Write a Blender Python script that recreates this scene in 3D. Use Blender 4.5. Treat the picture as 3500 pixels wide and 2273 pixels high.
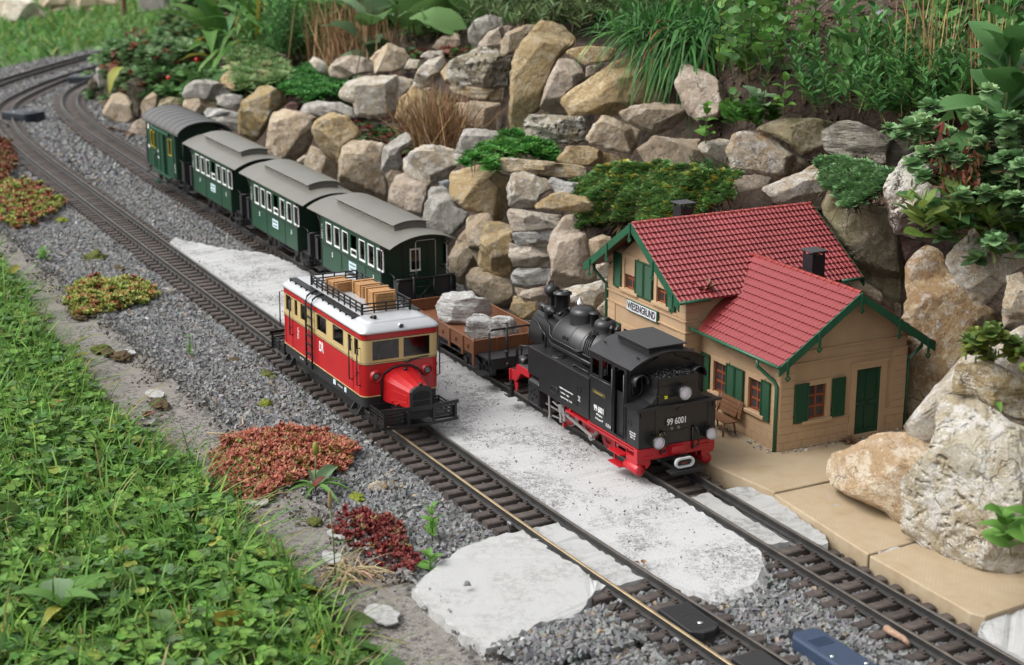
import bpy, bmesh, math, random
import numpy as np
from mathutils import Matrix, Vector, noise as mnoise
for o in list(bpy.data.objects): bpy.data.objects.remove(o)
S = bpy.context.scene
C = S.collection
R = random.Random(7)
NR = np.random.default_rng(11)
# ------------------------------------------------------------------ camera, sky, sun, exposure
CAM_POS = (1.37686, -0.79081, 0.65845)
yaw, pit, rol = 2.6426918, 0.2770951, 0.0037277
fw = Vector((math.cos(yaw)*math.cos(pit), math.sin(yaw)*math.cos(pit), -math.sin(pit)))
rt = Vector((math.sin(yaw), -math.cos(yaw), 0)); dn = fw.cross(rt)
r2 = rt*math.cos(rol)+dn*math.sin(rol); d2v = -rt*math.sin(rol)+dn*math.cos(rol)
cd = bpy.data.cameras.new('camera'); cam = bpy.data.objects.new('camera', cd); C.objects.link(cam)
m = Matrix.Identity(4)
for i in range(3):
    m[i][0] = r2[i]; m[i][1] = -d2v[i]; m[i][2] = -fw[i]; m[i][3] = CAM_POS[i]
cam.matrix_world = m
cd.sensor_width = 17.3; cd.lens = 17.3*5537.24/3500; cd.clip_start = .05; cd.clip_end = 200
cd.dof.use_dof = True; cd.dof.focus_distance = 1.95; cd.dof.aperture_fstop = 5.0
S.camera = cam
W = bpy.data.worlds.new('World'); S.world = W; W.use_nodes = True
nt = W.node_tree; nt.nodes.clear()
wo = nt.nodes.new('ShaderNodeOutputWorld'); bg = nt.nodes.new('ShaderNodeBackground')
sk = nt.nodes.new('ShaderNodeTexSky'); sk.sky_type = 'NISHITA'; sk.sun_disc = False
SUN_EL, SUN_AZ = 52, 200
sk.sun_elevation = math.radians(SUN_EL); sk.sun_rotation = math.radians(SUN_AZ)
sk.air_density = 1.0; sk.dust_density = 6.0; sk.ozone_density = 1.0
hs = nt.nodes.new('ShaderNodeHueSaturation'); hs.inputs['Saturation'].default_value = .12
nt.links.new(sk.outputs[0], hs.inputs['Color']); nt.links.new(hs.outputs[0], bg.inputs[0]); nt.links.new(bg.outputs[0], wo.inputs[0])
bg.inputs[1].default_value = .15
sl = bpy.data.lights.new('sun', 'SUN'); sl.energy = .6; sl.angle = math.radians(35); sl.color = (1, .97, .93)
so = bpy.data.objects.new('sun', sl); C.objects.link(so)
az, el = math.radians(SUN_AZ), math.radians(SUN_EL)
sd = Vector((math.sin(az)*math.cos(el), math.cos(az)*math.cos(el), math.sin(el)))
so.rotation_euler = sd.to_track_quat('Z', 'Y').to_euler()
vs = S.view_settings; S.display_settings.display_device = 'sRGB'
vs.view_transform = 'Standard'; vs.look = 'None'; vs.gamma = 1; vs.exposure = 0.78; vs.use_curve_mapping = False
S.cycles.use_denoising = True; S.cycles.max_bounces = 8; S.cycles.transparent_max_bounces = 8; S.cycles.caustics_reflective = False; S.cycles.caustics_refractive = False
# ------------------------------------------------------------------ materials
MATS = {}
def mat(name, col, rough=.5, metal=0., var=.0, vs_=40., bump=0., bs=300., col2=None, spec=.5, coat=0., rnd=0., trans=0., detail=6.):
    if name in MATS: return MATS[name]
    M = bpy.data.materials.new(name); M.use_nodes = True; n = M.node_tree.nodes; L = M.node_tree.links
    b = n['Principled BSDF']; b.inputs['Roughness'].default_value = rough; b.inputs['Metallic'].default_value = metal
    b.inputs['Specular IOR Level'].default_value = spec; b.inputs['Coat Weight'].default_value = coat
    b.inputs['Base Color'].default_value = (*col, 1)
    tc = n.new('ShaderNodeTexCoord')
    if var or col2:
        t = n.new('ShaderNodeTexNoise'); t.inputs['Scale'].default_value = vs_; t.inputs['Detail'].default_value = detail; t.inputs['Roughness'].default_value = .65
        L.new(tc.outputs['Object'], t.inputs['Vector'])
        r = n.new('ShaderNodeValToRGB'); r.color_ramp.elements[0].position = .32; r.color_ramp.elements[1].position = .68
        c2 = col2 or tuple(min(1, c*(1+var)) for c in col); c1 = tuple(c*(1-var) for c in col) if not col2 else col
        r.color_ramp.elements[0].color = (*c1, 1); r.color_ramp.elements[1].color = (*c2, 1)
        L.new(t.outputs['Fac'], r.inputs[0]); out = r.outputs[0]
        if rnd:
            oi = n.new('ShaderNodeObjectInfo'); h = n.new('ShaderNodeHueSaturation'); mr = n.new('ShaderNodeMapRange')
            mr.inputs[3].default_value = 1-rnd; mr.inputs[4].default_value = 1+rnd
            L.new(oi.outputs['Random'], mr.inputs[0]); L.new(mr.outputs[0], h.inputs['Value']); L.new(out, h.inputs['Color']); out = h.outputs[0]
        L.new(out, b.inputs['Base Color'])
    if bump:
        t = n.new('ShaderNodeTexNoise'); t.inputs['Scale'].default_value = bs; t.inputs['Detail'].default_value = 4
        L.new(tc.outputs['Object'], t.inputs['Vector'])
        bp = n.new('ShaderNodeBump'); bp.inputs['Strength'].default_value = bump; bp.inputs['Distance'].default_value = .001
        L.new(t.outputs['Fac'], bp.inputs['Height']); L.new(bp.outputs[0], b.inputs['Normal'])
    MATS[name] = M
    return M
def glass(name, tint, op):
    M = bpy.data.materials.new(name); M.use_nodes = True; n = M.node_tree.nodes; L = M.node_tree.links; n.clear()
    o = n.new('ShaderNodeOutputMaterial'); tr = n.new('ShaderNodeBsdfTransparent'); tr.inputs[0].default_value = (*tint, 1)
    g = n.new('ShaderNodeBsdfGlossy'); g.inputs['Roughness'].default_value = .05; fr = n.new('ShaderNodeFresnel'); fr.inputs[0].default_value = 1.5
    ad = n.new('ShaderNodeMath'); ad.operation = 'ADD'; ad.inputs[1].default_value = op; L.new(fr.outputs[0], ad.inputs[0])
    mx = n.new('ShaderNodeMixShader'); L.new(ad.outputs[0], mx.inputs[0]); L.new(tr.outputs[0], mx.inputs[1]); L.new(g.outputs[0], mx.inputs[2]); L.new(mx.outputs[0], o.inputs[0])
    return M
def leafmat(name, rough=.45, trans=.25):
    if name in MATS: return MATS[name]
    M = bpy.data.materials.new(name); M.use_nodes = True; n = M.node_tree.nodes; L = M.node_tree.links
    b = n['Principled BSDF']; a = n.new('ShaderNodeAttribute'); a.attribute_name = 'tint'
    t = n.new('ShaderNodeTexNoise'); t.inputs['Scale'].default_value = 120; t.inputs['Detail'].default_value = 3
    tc = n.new('ShaderNodeTexCoord'); L.new(tc.outputs['Object'], t.inputs['Vector'])
    mr = n.new('ShaderNodeMapRange'); mr.inputs[1].default_value = .3; mr.inputs[2].default_value = .7; mr.inputs[3].default_value = .75; mr.inputs[4].default_value = 1.25; L.new(t.outputs['Fac'], mr.inputs[0])
    h = n.new('ShaderNodeHueSaturation'); L.new(a.outputs['Color'], h.inputs['Color']); L.new(mr.outputs[0], h.inputs['Value'])
    L.new(h.outputs[0], b.inputs['Base Color']); b.inputs['Roughness'].default_value = rough; b.inputs['Specular IOR Level'].default_value = .25
    o = n['Material Output']; tl = n.new('ShaderNodeBsdfTranslucent'); L.new(h.outputs[0], tl.inputs[0])
    mx = n.new('ShaderNodeMixShader'); mx.inputs[0].default_value = trans; L.new(b.outputs[0], mx.inputs[1]); L.new(tl.outputs[0], mx.inputs[2]); L.new(mx.outputs[0], o.inputs[0])
    MATS[name] = M
    return M
# ------------------------------------------------------------------ mesh builder
class MB:
    def __init__(s): s.v = []; s.f = []; s.n = 0; s.sm = []
    def add(s, vs, fs, smooth=False):
        k = s.n; s.v.extend([tuple(p) for p in vs]); s.n += len(vs)
        for f in fs: s.f.append(tuple(i+k for i in f)); s.sm.append(smooth)
        return s
    def box(s, x0, x1, y0, y1, z0, z1, M=None):
        vs = [(x, y, z) for z in (z0, z1) for y in (y0, y1) for x in (x0, x1)]
        if M is not None: vs = [M @ Vector(p) for p in vs]
        return s.add(vs, [(0, 2, 3, 1), (4, 5, 7, 6), (0, 1, 5, 4), (2, 6, 7, 3), (0, 4, 6, 2), (1, 3, 7, 5)])
    def prism(s, pts, a, b, ax='y', smooth=False):
        # polygon pts in the plane normal to ax, extruded from a to b
        f = {'y': lambda p, t: (p[0], t, p[1]), 'x': lambda p, t: (t, p[0], p[1]), 'z': lambda p, t: (p[0], p[1], t)}[ax]
        n = len(pts); vs = [f(p, a) for p in pts]+[f(p, b) for p in pts]
        s.add(vs, [tuple(range(n))[::-1], tuple(range(n, 2*n))])
        s.add(vs, [(i, (i+1) % n, n+(i+1) % n, n+i) for i in range(n)], smooth)
        return s
    def tube(s, pts, r, n=8, closed=False, r1=None):
        pts = [Vector(p) for p in pts]; m = len(pts); rings = []; up = Vector((0.13, .21, .97)).normalized()
        for i, p in enumerate(pts):
            a = pts[(i-1) % m] if closed or i else p; b = pts[(i+1) % m] if closed or i < m-1 else p
            t = (b-a).normalized(); u = t.cross(up)
            if u.length < .05: u = t.cross(Vector((1, 0, 0)))
            u.normalize(); w = t.cross(u); rr = r if r1 is None else r+(r1-r)*i/max(1, m-1)
            rings.append([p+(u*math.cos(2*math.pi*k/n)+w*math.sin(2*math.pi*k/n))*rr for k in range(n)])
        vs = [q for g in rings for q in g]; fs = []
        for i in range(m if closed else m-1):
            j = (i+1) % m
            fs += [(i*n+k, i*n+(k+1) % n, j*n+(k+1) % n, j*n+k) for k in range(n)]
        s.add(vs, fs, True)
        if not closed: s.add(vs, [tuple(range(n))[::-1], tuple(range((m-1)*n, m*n))])
        return s
    def lathe(s, prof, o, ax='z', n=24, caps=True):
        # prof: (radius, height) pairs along ax from o
        vs = []; o = Vector(o)
        for r, h in prof:
            for k in range(n):
                c, d = r*math.cos(2*math.pi*k/n), r*math.sin(2*math.pi*k/n)
                vs.append(o+Vector({'z': (c, d, h), 'x': (h, c, d), 'y': (c, h, d)}[ax]))
        fs = [(i*n+k, i*n+(k+1) % n, (i+1)*n+(k+1) % n, (i+1)*n+k) for i in range(len(prof)-1) for k in range(n)]
        s.add(vs, fs, True)
        if caps: s.add(vs, [tuple(range(n))[::-1], tuple(range((len(prof)-1)*n, len(prof)*n))])
        return s
    def wall(s, us, vz, holes, w0, w1, fr):
        # sheet of thickness w0..w1 with rectangular holes; fr maps (u,v,w) to a point
        U = sorted(set([us[0], us[1]]+[h[0] for h in holes]+[h[1] for h in holes])); V = sorted(set([vz[0], vz[1]]+[h[2] for h in holes]+[h[3] for h in holes]))
        U = [u for u in U if us[0]-1e-9 <= u <= us[1]+1e-9]; V = [v for v in V if vz[0]-1e-9 <= v <= vz[1]+1e-9]
        def solid(i, j):
            if not (0 <= i < len(U)-1 and 0 <= j < len(V)-1): return False
            a, b = (U[i]+U[i+1])/2, (V[j]+V[j+1])/2
            return not any(h[0] < a < h[1] and h[2] < b < h[3] for h in holes)
        for i in range(len(U)-1):
            for j in range(len(V)-1):
                if not solid(i, j): continue
                q = [(U[i], V[j]), (U[i+1], V[j]), (U[i+1], V[j+1]), (U[i], V[j+1])]
                a = [fr(*p, w0) for p in q]; b = [fr(*p, w1) for p in q]
                fs = [(0, 3, 2, 1), (4, 5, 6, 7)]
                for k, (di, dj) in enumerate(((0, -1), (1, 0), (0, 1), (-1, 0))):
                    if not solid(i+di, j+dj): fs.append((k, (k+1) % 4, 4+(k+1) % 4, 4+k))
                s.add(a+b, fs)
        return s
    def mesh(s, name, m):
        me = bpy.data.meshes.new(name); me.from_pydata(s.v, [], s.f)
        me.polygons.foreach_set('use_smooth', s.sm); me.materials.append(m); me.update()
        return me
def link(name, me, parent=None):
    o = bpy.data.objects.new(name, me); C.objects.link(o)
    if parent is not None: o.parent = parent
    return o
def fixn(me):
    b = bmesh.new(); b.from_mesh(me); bmesh.ops.remove_doubles(b, verts=b.verts, dist=1e-6); bmesh.ops.recalc_face_normals(b, faces=b.faces); b.to_mesh(me); b.free()
def obj(name, mb, m, parent=None, bevel=0., fix=True):
    me = mb.mesh(name, m)
    if fix: fixn(me)
    o = link(name, me, parent)
    if bevel:
        b = o.modifiers.new('bevel', 'BEVEL'); b.width = bevel; b.segments = 2; b.limit_method = 'ANGLE'; b.angle_limit = math.radians(40); b.harden_normals = False
    return o
def tag(o, label=None, cat=None, group=None, kind=None):
    for k, v in (('label', label), ('category', cat), ('group', group), ('kind', kind)):
        if v: o[k] = v
    return o
def thing(name, label, cat, loc=(0, 0, 0), rz=0., group=None, rx=0., ry=0.):
    o = bpy.data.objects.new(name, None); C.objects.link(o); o.location = loc; o.rotation_euler = (rx, ry, rz); o.empty_display_size = .02
    return tag(o, label, cat, group)
def copy_tree(o, parent=None):
    c = o.copy(); C.objects.link(c); c.parent = parent
    for ch in list(KIDS.get(o.name, ())): copy_tree(ch, c)
    return c
KIDS = {}
def index_kids():
    KIDS.clear()
    for o in S.objects:
        if o.parent: KIDS.setdefault(o.parent.name, []).append(o)
def text(name, body, size, m, parent, loc, rot, sx=1., align='CENTER', depth=.00015, bold=0.):
    cu = bpy.data.curves.new(name, 'FONT'); cu.body = body; cu.size = size; cu.align_x = align; cu.align_y = 'CENTER'; cu.extrude = depth; cu.offset = bold; cu.resolution_u = 3; cu.space_line = 1.0
    t = bpy.data.objects.new(name, cu); C.objects.link(t)
    me = bpy.data.meshes.new_from_object(t); bpy.data.objects.remove(t); me.materials.clear(); me.materials.append(m)
    o = link(name, me, parent); o.location = loc; o.rotation_euler = rot; o.scale = (sx, 1, 1)
    return o
ROT_L = (math.pi/2, 0, 0)            # reads from the -Y side
ROT_F = (math.pi/2, 0, math.pi/2)    # reads from the +X side
def npmesh(name, v, f, m, tint=None, smooth=True):
    # v (n,3), f (k,3|4) numpy
    me = bpy.data.meshes.new(name); k, q = f.shape
    me.vertices.add(len(v)); me.vertices.foreach_set('co', np.asarray(v, np.float32).ravel())
    me.loops.add(k*q); me.loops.foreach_set('vertex_index', np.asarray(f, np.int32).ravel())
    me.polygons.add(k); me.polygons.foreach_set('loop_start', np.arange(0, k*q, q, dtype=np.int32)); me.polygons.foreach_set('loop_total', np.full(k, q, np.int32))
    me.polygons.foreach_set('use_smooth', np.full(k, smooth)); me.update(calc_edges=True); me.materials.append(m)
    if tint is not None:
        a = me.color_attributes.new('tint', 'FLOAT_COLOR', 'POINT'); a.data.foreach_set('color', np.concatenate([tint, np.ones((len(v), 1))], 1).astype(np.float32).ravel())
    return me
# ------------------------------------------------------------------ palette
plastic = mat('black_plastic', (.013, .013, .014), .36, var=.25, vs_=60, bump=.05, bs=900)
matteblk = mat('matte_black', (.016, .016, .017), .55, bump=.06, bs=900)
darkgrey = mat('dark_grey', (.05, .05, .052), .5)
red = mat('railbus_red', (.40, .010, .013), .3, coat=.2, var=.06, vs_=30)
locored = mat('frame_red', (.38, .012, .019), .35)
cream = mat('cream_paint', (.50, .375, .17), .38)
silver = mat('silver_roof', (.44, .45, .465), .34, metal=.25, var=.05, vs_=25)
green = mat('coach_green', (.010, .052, .026), .38, var=.12, vs_=30)
greend = mat('coach_green_dark', (.007, .030, .016), .45)
croof = mat('coach_roof', (.135, .13, .112), .42, var=.08, vs_=18, bump=.05, bs=1200)
vroof = mat('van_roof', (.068, .066, .064), .42, var=.12, vs_=20)
brown = mat('wagon_brown', (.155, .062, .028), .5, var=.1, vs_=40)
white = mat('white_print', (.75, .75, .74), .5)
palebl = mat('pale_plate', (.50, .62, .68), .5)
yellow = mat('yellow_trim', (.6, .45, .03), .5)
wood = mat('crate_wood', (.36, .19, .075), .5, var=.2, vs_=90, bump=.2, bs=200)
railm = mat('rail_side', (.05, .049, .048), .45, metal=.5, var=.3, vs_=60)
railt = mat('rail_top_brass', (.50, .38, .22), .38, metal=.85, var=.25, vs_=30)
railt2 = mat('rail_top_worn', (.12, .105, .09), .45, metal=.6, var=.3, vs_=30)
sleeper = mat('sleeper_brown', (.036, .026, .022), .6, col2=(.085, .068, .060), vs_=70, bump=.5, bs=500, rnd=.25)
gls = glass('window_glass', (.36, .31, .27), .015)
dgls = glass('coach_glass', (.22, .20, .19), .02)
lampw = mat('lamp_lens', (.62, .58, .66), .12, coat=.6)
chrome = mat('chrome', (.8, .8, .8), .08, metal=1.)
steel = mat('rod_steel', (.38, .38, .37), .35, metal=.7)
coalm = mat('coal', (.012, .012, .014), .35, var=.5, vs_=300)
# ------------------------------------------------------------------ track centre lines (x, y)
G = .045; PIT = .024
def smooth_path(P, step=.004, it=60):
    P = np.array(P, float); d = np.r_[0, np.cumsum(np.hypot(*np.diff(P, axis=0).T))]; t = np.arange(0, d[-1], step)
    Q = np.stack([np.interp(t, d, P[:, i]) for i in (0, 1)], 1); w = 25
    for _ in range(3):
        E = np.concatenate([2*Q[:1]-Q[w:0:-1], Q, 2*Q[-1:]-Q[-2:-w-2:-1]]); k = np.ones(2*w+1)/(2*w+1)
        Q = np.stack([np.convolve(E[:, i], k, 'valid') for i in (0, 1)], 1)
    return Q
PA = smooth_path([(.75, .006), (.327, .0025), (0, -.0025), (-.313, .003), (-.741, .010), (-1.49, .030), (-2.16, .051), (-2.58, .063), (-3.0, .087), (-3.35, .137), (-3.6, .20), (-3.9, .352), (-4.12, .482), (-4.32, .622), (-4.65, .90), (-5.1, 1.35)])
PB = smooth_path([(.75, .174), (.451, .178), (.219, .185), (.016, .193), (-.042, .195), (-.48, .21), (-.634, .213), (-1.314, .231), (-1.491, .240), (-2.171, .259), (-2.52, .277), (-2.9, .293), (-3.27, .327), (-3.55, .372), (-3.8, .45), (-4.02, .57), (-4.22, .72), (-4.5, 1.0)])
PC = smooth_path([(-2.75, -.13), (-3.3, -.06), (-3.75, .08), (-4.146, .298), (-4.48, .53), (-4.80, .762), (-5.3, 1.2)])
PD = smooth_path([(-3.02, .088), (-3.4, .10), (-3.8, .13), (-4.3, .15)])
def yB(x): return float(np.interp(-x, -PB[:, 0], PB[:, 1]))
def yA(x): return float(np.interp(-x, -PA[:, 0], PA[:, 1]))
def frame(P):
    T = np.gradient(P, axis=0); T /= np.linalg.norm(T, axis=1)[:, None]; N = np.stack([-T[:, 1], T[:, 0]], 1)
    return T, N
def sleeper_mesh(detail=True):
    b = MB(); L, w = .046, .0062
    # rounded wooden block
    b.prism([(-w, -.0195), (w, -.0195), (w, -.0105), (w-.0012, -.0092), (.001, -.0086), (-w+.0012, -.0092), (-w, -.0105)], -L, L, 'y')
    if detail:
        for s in (-1, 1):
            for q in (-1, 1):
                y = s*G/2+q*.0052
                b.box(-.0042, .0042, y-.0022, y+.0022, -.009, -.0068); b.box(-.0018, .0018, y-.0014, y+.0014, -.0068, -.0054)
    me = b.mesh('sleeper', sleeper); fixn(me); return me
SLP, SLF = sleeper_mesh(), sleeper_mesh(False)
def rail_obj(P, off, parent, top):
    T, N = frame(P); Q = P+N*off
    prof = [(-.0042, -.0085), (-.0042, -.0074), (-.0009, -.0062), (-.0009, -.0024), (-.00165, -.0018), (-.00165, -.0002), (-.0012, .0003), (.0012, .0003), (.00165, -.0002), (.00165, -.0018), (.0009, -.0024), (.0009, -.0062), (.0042, -.0074), (.0042, -.0085)]
    n = len(prof); V = np.concatenate([np.c_[Q+N*a, np.full(len(Q), z)] for a, z in prof]).reshape(n, len(Q), 3)
    idx = np.arange(n*len(Q)).reshape(n, len(Q)); F = []; M = []
    for i in range(n):
        j = (i+1) % n
        F.append(np.stack([idx[i, :-1], idx[i, 1:], idx[j, 1:], idx[j, :-1]], 1)); M.append(np.where(Q[:-1, 0] > -.42+.1*(i == 6), 1, 2) if i in (5, 6, 7) else np.zeros(len(Q)-1))
    me = npmesh('rail', V.reshape(-1, 3), np.concatenate(F), railm, smooth=False); me.materials.append(top); me.materials.append(railt2); me.polygons.foreach_set('material_index', np.concatenate(M).astype(np.int32)); fixn(me)
    return link('rail', me, parent)
def track(P, label, skip=(), tops=(railt2, railt2), xr=(-9, 9), pitch=PIT, far=-9):
    P = P[(P[:, 0] > xr[0]) & (P[:, 0] < xr[1])]
    t = thing('railway_track', label, 'railway track', (0, 0, 0))
    rail_obj(P, -G/2, t, tops[0]); rail_obj(P, G/2, t, tops[1])
    T, N = frame(P); k = max(1, int(round(pitch/.004))); 
    for i in range(2, len(P), k):
        x = P[i, 0]
        if any(a < x < b for a, b in skip): continue
        o = link('sleeper', SLP if x > -1.8 else SLF, t); o.location = (P[i, 0], P[i, 1], R.uniform(-.0004, .0003)); o.rotation_euler = (R.uniform(-.012, .012), 0, math.atan2(T[i, 1], T[i, 0])+R.uniform(-.015, .015))
    return t
# travel direction of the arrays is +x to -x, so the first rail (-G/2) lies on the +y side
track(PA, 'front track the red railbus stands on, running from the bottom edge to the far bend', skip=((-.003, .162),), tops=(railt2, railt))
track(PB, 'rear track under the steam engine and the green carriages', skip=((.004, .16),), tops=(railt2, railt2))
track(PC, 'far track curving along the edge of the lawn at the upper left')
track(PD, 'short branch track leaving the left edge at the far turnout', xr=(-9, -3.16))
# ------------------------------------------------------------------ ground, gravel, cement
def struct(o, name=None): o['kind'] = 'structure'; return o
gravm = mat('gravel_bed', (.075, .078, .082), .9, var=.5, vs_=160, bump=1., bs=400)
gb = MB()
gb.add([(-30, -8, -.0225), (6, -8, -.0225), (6, 14, -.0225), (-30, 14, -.0225)], [(0, 1, 2, 3)])
struct(obj('ground', gb, mat('soil', (.085, .055, .038), .95, col2=(.16, .11, .08), vs_=25, bump=1., bs=120)))
bedp = [(.9, -.26), (.9, .5), (-1.1, .56), (-3.2, .75), (-5.2, 1.9), (-5.75, 1.6), (-5.0, .72), (-4.45, .22), (-4.2, -.18), (-2.4, -.2)]
gb = MB(); gb.prism(bedp, -.0224, -.0185, 'z'); struct(obj('ballast_bed', gb, gravm))
def cement_mat(name, a, b_, c, sc=55, thr=(.42, .6), gs=430, gth=(.54, .62)):
    M = bpy.data.materials.new(name); M.use_nodes = True; n = M.node_tree.nodes; L = M.node_tree.links; b = n['Principled BSDF']; b.inputs['Roughness'].default_value = .9
    b.inputs['Specular IOR Level'].default_value = .15
    tc = n.new('ShaderNodeTexCoord')
    def nz(s, d=6, r=.6, off=0):
        t = n.new('ShaderNodeTexNoise'); t.inputs['Scale'].default_value = s; t.inputs['Detail'].default_value = d; t.inputs['Roughness'].default_value = r
        mp = n.new('ShaderNodeMapping'); mp.inputs['Location'].default_value = (off, off*2, 0); L.new(tc.outputs['Object'], mp.inputs[0]); L.new(mp.outputs[0], t.inputs['Vector']); return t.outputs['Fac']
    def ramp(f, p0, p1):
        r = n.new('ShaderNodeMapRange'); r.interpolation_type = 'SMOOTHSTEP'; r.inputs[1].default_value = p0; r.inputs[2].default_value = p1; L.new(f, r.inputs[0]); return r.outputs[0]
    def mix(f, x, y):
        m = n.new('ShaderNodeMix'); m.data_type = 'RGBA'; L.new(f, m.inputs[0])
        for i, v in ((6, x), (7, y)):
            if isinstance(v, tuple): m.inputs[i].default_value = (*v, 1)
            else: L.new(v, m.inputs[i])
        return m.outputs[2]
    big = ramp(nz(sc*.22, 5, .6), *thr); fine = ramp(nz(gs, 3, .7, 3), *gth); med = ramp(nz(sc*2.2, 6, .75, 7), .44, .6)
    mm = n.new('ShaderNodeMath'); mm.operation = 'MULTIPLY'; L.new(big, mm.inputs[0]); L.new(med, mm.inputs[1])
    col = mix(mm.outputs[0], a, b_); ff = n.new('ShaderNodeMath'); ff.operation = 'MULTIPLY'; L.new(fine, ff.inputs[0]); fm = n.new('ShaderNodeMath'); fm.operation = 'ADD'; fm.inputs[1].default_value = .25; L.new(big, fm.inputs[0]); fm.use_clamp = True
    L.new(fm.outputs[0], ff.inputs[1]); col = mix(ff.outputs[0], col, c); L.new(col, b.inputs['Base Color'])
    bp = n.new('ShaderNodeBump'); bp.inputs['Strength'].default_value = .55; bp.inputs['Distance'].default_value = .0012; ad = n.new('ShaderNodeMath'); ad.operation = 'ADD'; L.new(nz(sc*3, 8, .7, 2), ad.inputs[0]); L.new(nz(gs*1.6, 3, .6, 5), ad.inputs[1]); L.new(ad.outputs[0], bp.inputs['Height']); L.new(bp.outputs[0], b.inputs['Normal'])
    return M
whitecem = cement_mat('white_cement', (.43, .43, .428), (.235, .235, .23), (.10, .10, .10))
patchcem = cement_mat('patch_cement', (.385, .385, .38), (.30, .30, .29), (.14, .14, .14), gth=(.62, .70))
roughcem = cement_mat('rough_cement', (.36, .36, .35), (.23, .23, .225), (.2, .2, .2), gth=(.58, .68))
def slab(name, pts, zb, zt, m, rim=.009, jit=.0042, seg=.006, parent=None, zfun=None, dome=.0):
    # irregular cast patch: outline roughened, rim rounded over, fine grid inside with slight undulation
    P = [Vector((*p, 0)) for p in pts]; out = []
    for i, p in enumerate(P):
        q = P[(i+1) % len(P)]; k = max(1, int((q-p).length/seg))
        for j in range(k):
            r = p.lerp(q, j/k); t = mnoise.noise_vector(r*70+Vector((3, 7, 1)))*jit+mnoise.noise_vector(r*220)*jit*.4; out.append((r.x+t.x, r.y+t.y))
    cx = sum(p[0] for p in out)/len(out); cy = sum(p[1] for p in out)/len(out)
    b = bmesh.new(); vs_ = [b.verts.new((x, y, zt)) for x, y in out]; f = b.faces.new(vs_); b.normal_update()
    if f.normal.z < 0: f.normal_flip()
    bmesh.ops.inset_region(b, faces=[f], thickness=rim, depth=0, use_even_offset=False)
    rimv = [v for v in b.verts if any(e.is_boundary for e in v.link_edges)]
    for v in rimv: v.co.z = zt-.0045+R.uniform(-.0015, .0015)
    be = [e for e in b.edges if e.is_boundary]; ex = bmesh.ops.extrude_edge_only(b, edges=be)
    for v in ex['geom']:
        if isinstance(v, bmesh.types.BMVert): v.co.z = zb; v.co.x += (v.co.x-cx)*.02; v.co.y += (v.co.y-cy)*.02
    bmesh.ops.triangulate(b, faces=[g for g in b.faces if len(g.verts) > 4]); bmesh.ops.recalc_face_normals(b, faces=b.faces)
    me = bpy.data.meshes.new(name); b.to_mesh(me); b.free(); me.materials.append(m)
    o = link(name, me, parent); return o
ea = [(x, yA(x)+.0265) for x in np.arange(-1.52, .2, .06)]; eb = [(x, yB(x)-.0265) for x in np.arange(.12, -1.30, -.06)]
struct(slab('cement_road', ea+[(.215, .047), (.228, .062), (.226, .097), (.205, .125), (.183, .147), (.160, .158)]+eb+[(-1.36, .188), (-1.43, .135), (-1.50, .108), (-1.56, .085)], -.019, -.0012, whitecem, jit=.0022))
struct(slab('cement_patch', [(.071, -.19), (.034, -.146), (.004, -.098), (-.004, -.052), (-.006, -.0262), (.155, -.024), (.165, -.045), (.200, -.085), (.195, -.118), (.210, -.15), (.219, -.186), (.135, -.193)], -.019, -.0015, patchcem, jit=.004))
struct(slab('cement_infill', [(-.004, -.0185), (-.003, .016), (.158, .020), (.158, -.015)], -.019, -.0022, patchcem, rim=.003, jit=.0012))
struct(slab('cement_infill', [(.006, .176), (.002, .206), (.156, .199), (.150, .168)], -.019, -.002, roughcem, rim=.003, jit=.0012))
struct(slab('cement_shoulder', [(.012, .2195), (.012, .247), (.05, .256), (.11, .245), (.166, .238), (.186, .224), (.178, .2125), (.10, .2145)], -.019, .0015, roughcem, rim=.007, jit=.003))
# grey concrete edging slabs between lawn and gravel
concm = cement_mat('old_concrete', (.205, .19, .17), (.065, .06, .055), (.31, .30, .28), sc=70, thr=(.36, .54), gth=(.56, .64))
for k, (x0, x1) in enumerate(((-2.6, -1.815), (-1.81, -1.09), (-1.085, -.45), (-.447, .035), (.038, .62))):
    dy = (-.004, .001, -.003, .0015, 0)[k]
    struct(slab('concrete_edging', [(x0, -.335), (x0, -.176+dy), (x1, -.177+dy), (x1, -.335)], -.022, -.0105+(.0, .0008, .0, .001, 0)[k], concm, rim=.003, jit=.0012, seg=.02))
# ------------------------------------------------------------------ ballast stones
IV = np.array([(x, y, z) for z in (-.62, .62) for y in (-.62, .62) for x in (-.62, .62)]); IF = np.array([(0, 2, 3), (0, 3, 1), (4, 5, 7), (4, 7, 6), (0, 1, 5), (0, 5, 4), (2, 6, 7), (2, 7, 3), (0, 4, 6), (0, 6, 2), (1, 3, 7), (1, 7, 5)])
# an angular chip: 8 vertices, 12 faces
def chips(P, size, tint, squash=.62):
    n = len(P); V = np.repeat(IV[None], n, 0)+NR.uniform(-.36, .36, (n, 8, 3))
    V *= (size[:, None]*np.stack([NR.uniform(.8, 1.35, n), NR.uniform(.65, 1.05, n), NR.uniform(.5, .85, n)*squash/.62], 1))[:, None]
    q = NR.normal(size=(n, 4)); q /= np.linalg.norm(q, axis=1)[:, None]; w, x, y, z = q.T
    Rm = np.stack([1-2*(y*y+z*z), 2*(x*y-z*w), 2*(x*z+y*w), 2*(x*y+z*w), 1-2*(x*x+z*z), 2*(y*z-x*w), 2*(x*z-y*w), 2*(y*z+x*w), 1-2*(x*x+y*y)], 1).reshape(n, 3, 3)
    V = np.einsum('nij,nkj->nki', Rm, V)+P[:, None]
    F = (IF[None]+(np.arange(n)*8)[:, None, None]).reshape(-1, 3)
    return V.reshape(-1, 3), F, np.repeat(tint, 8, 0)
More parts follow.
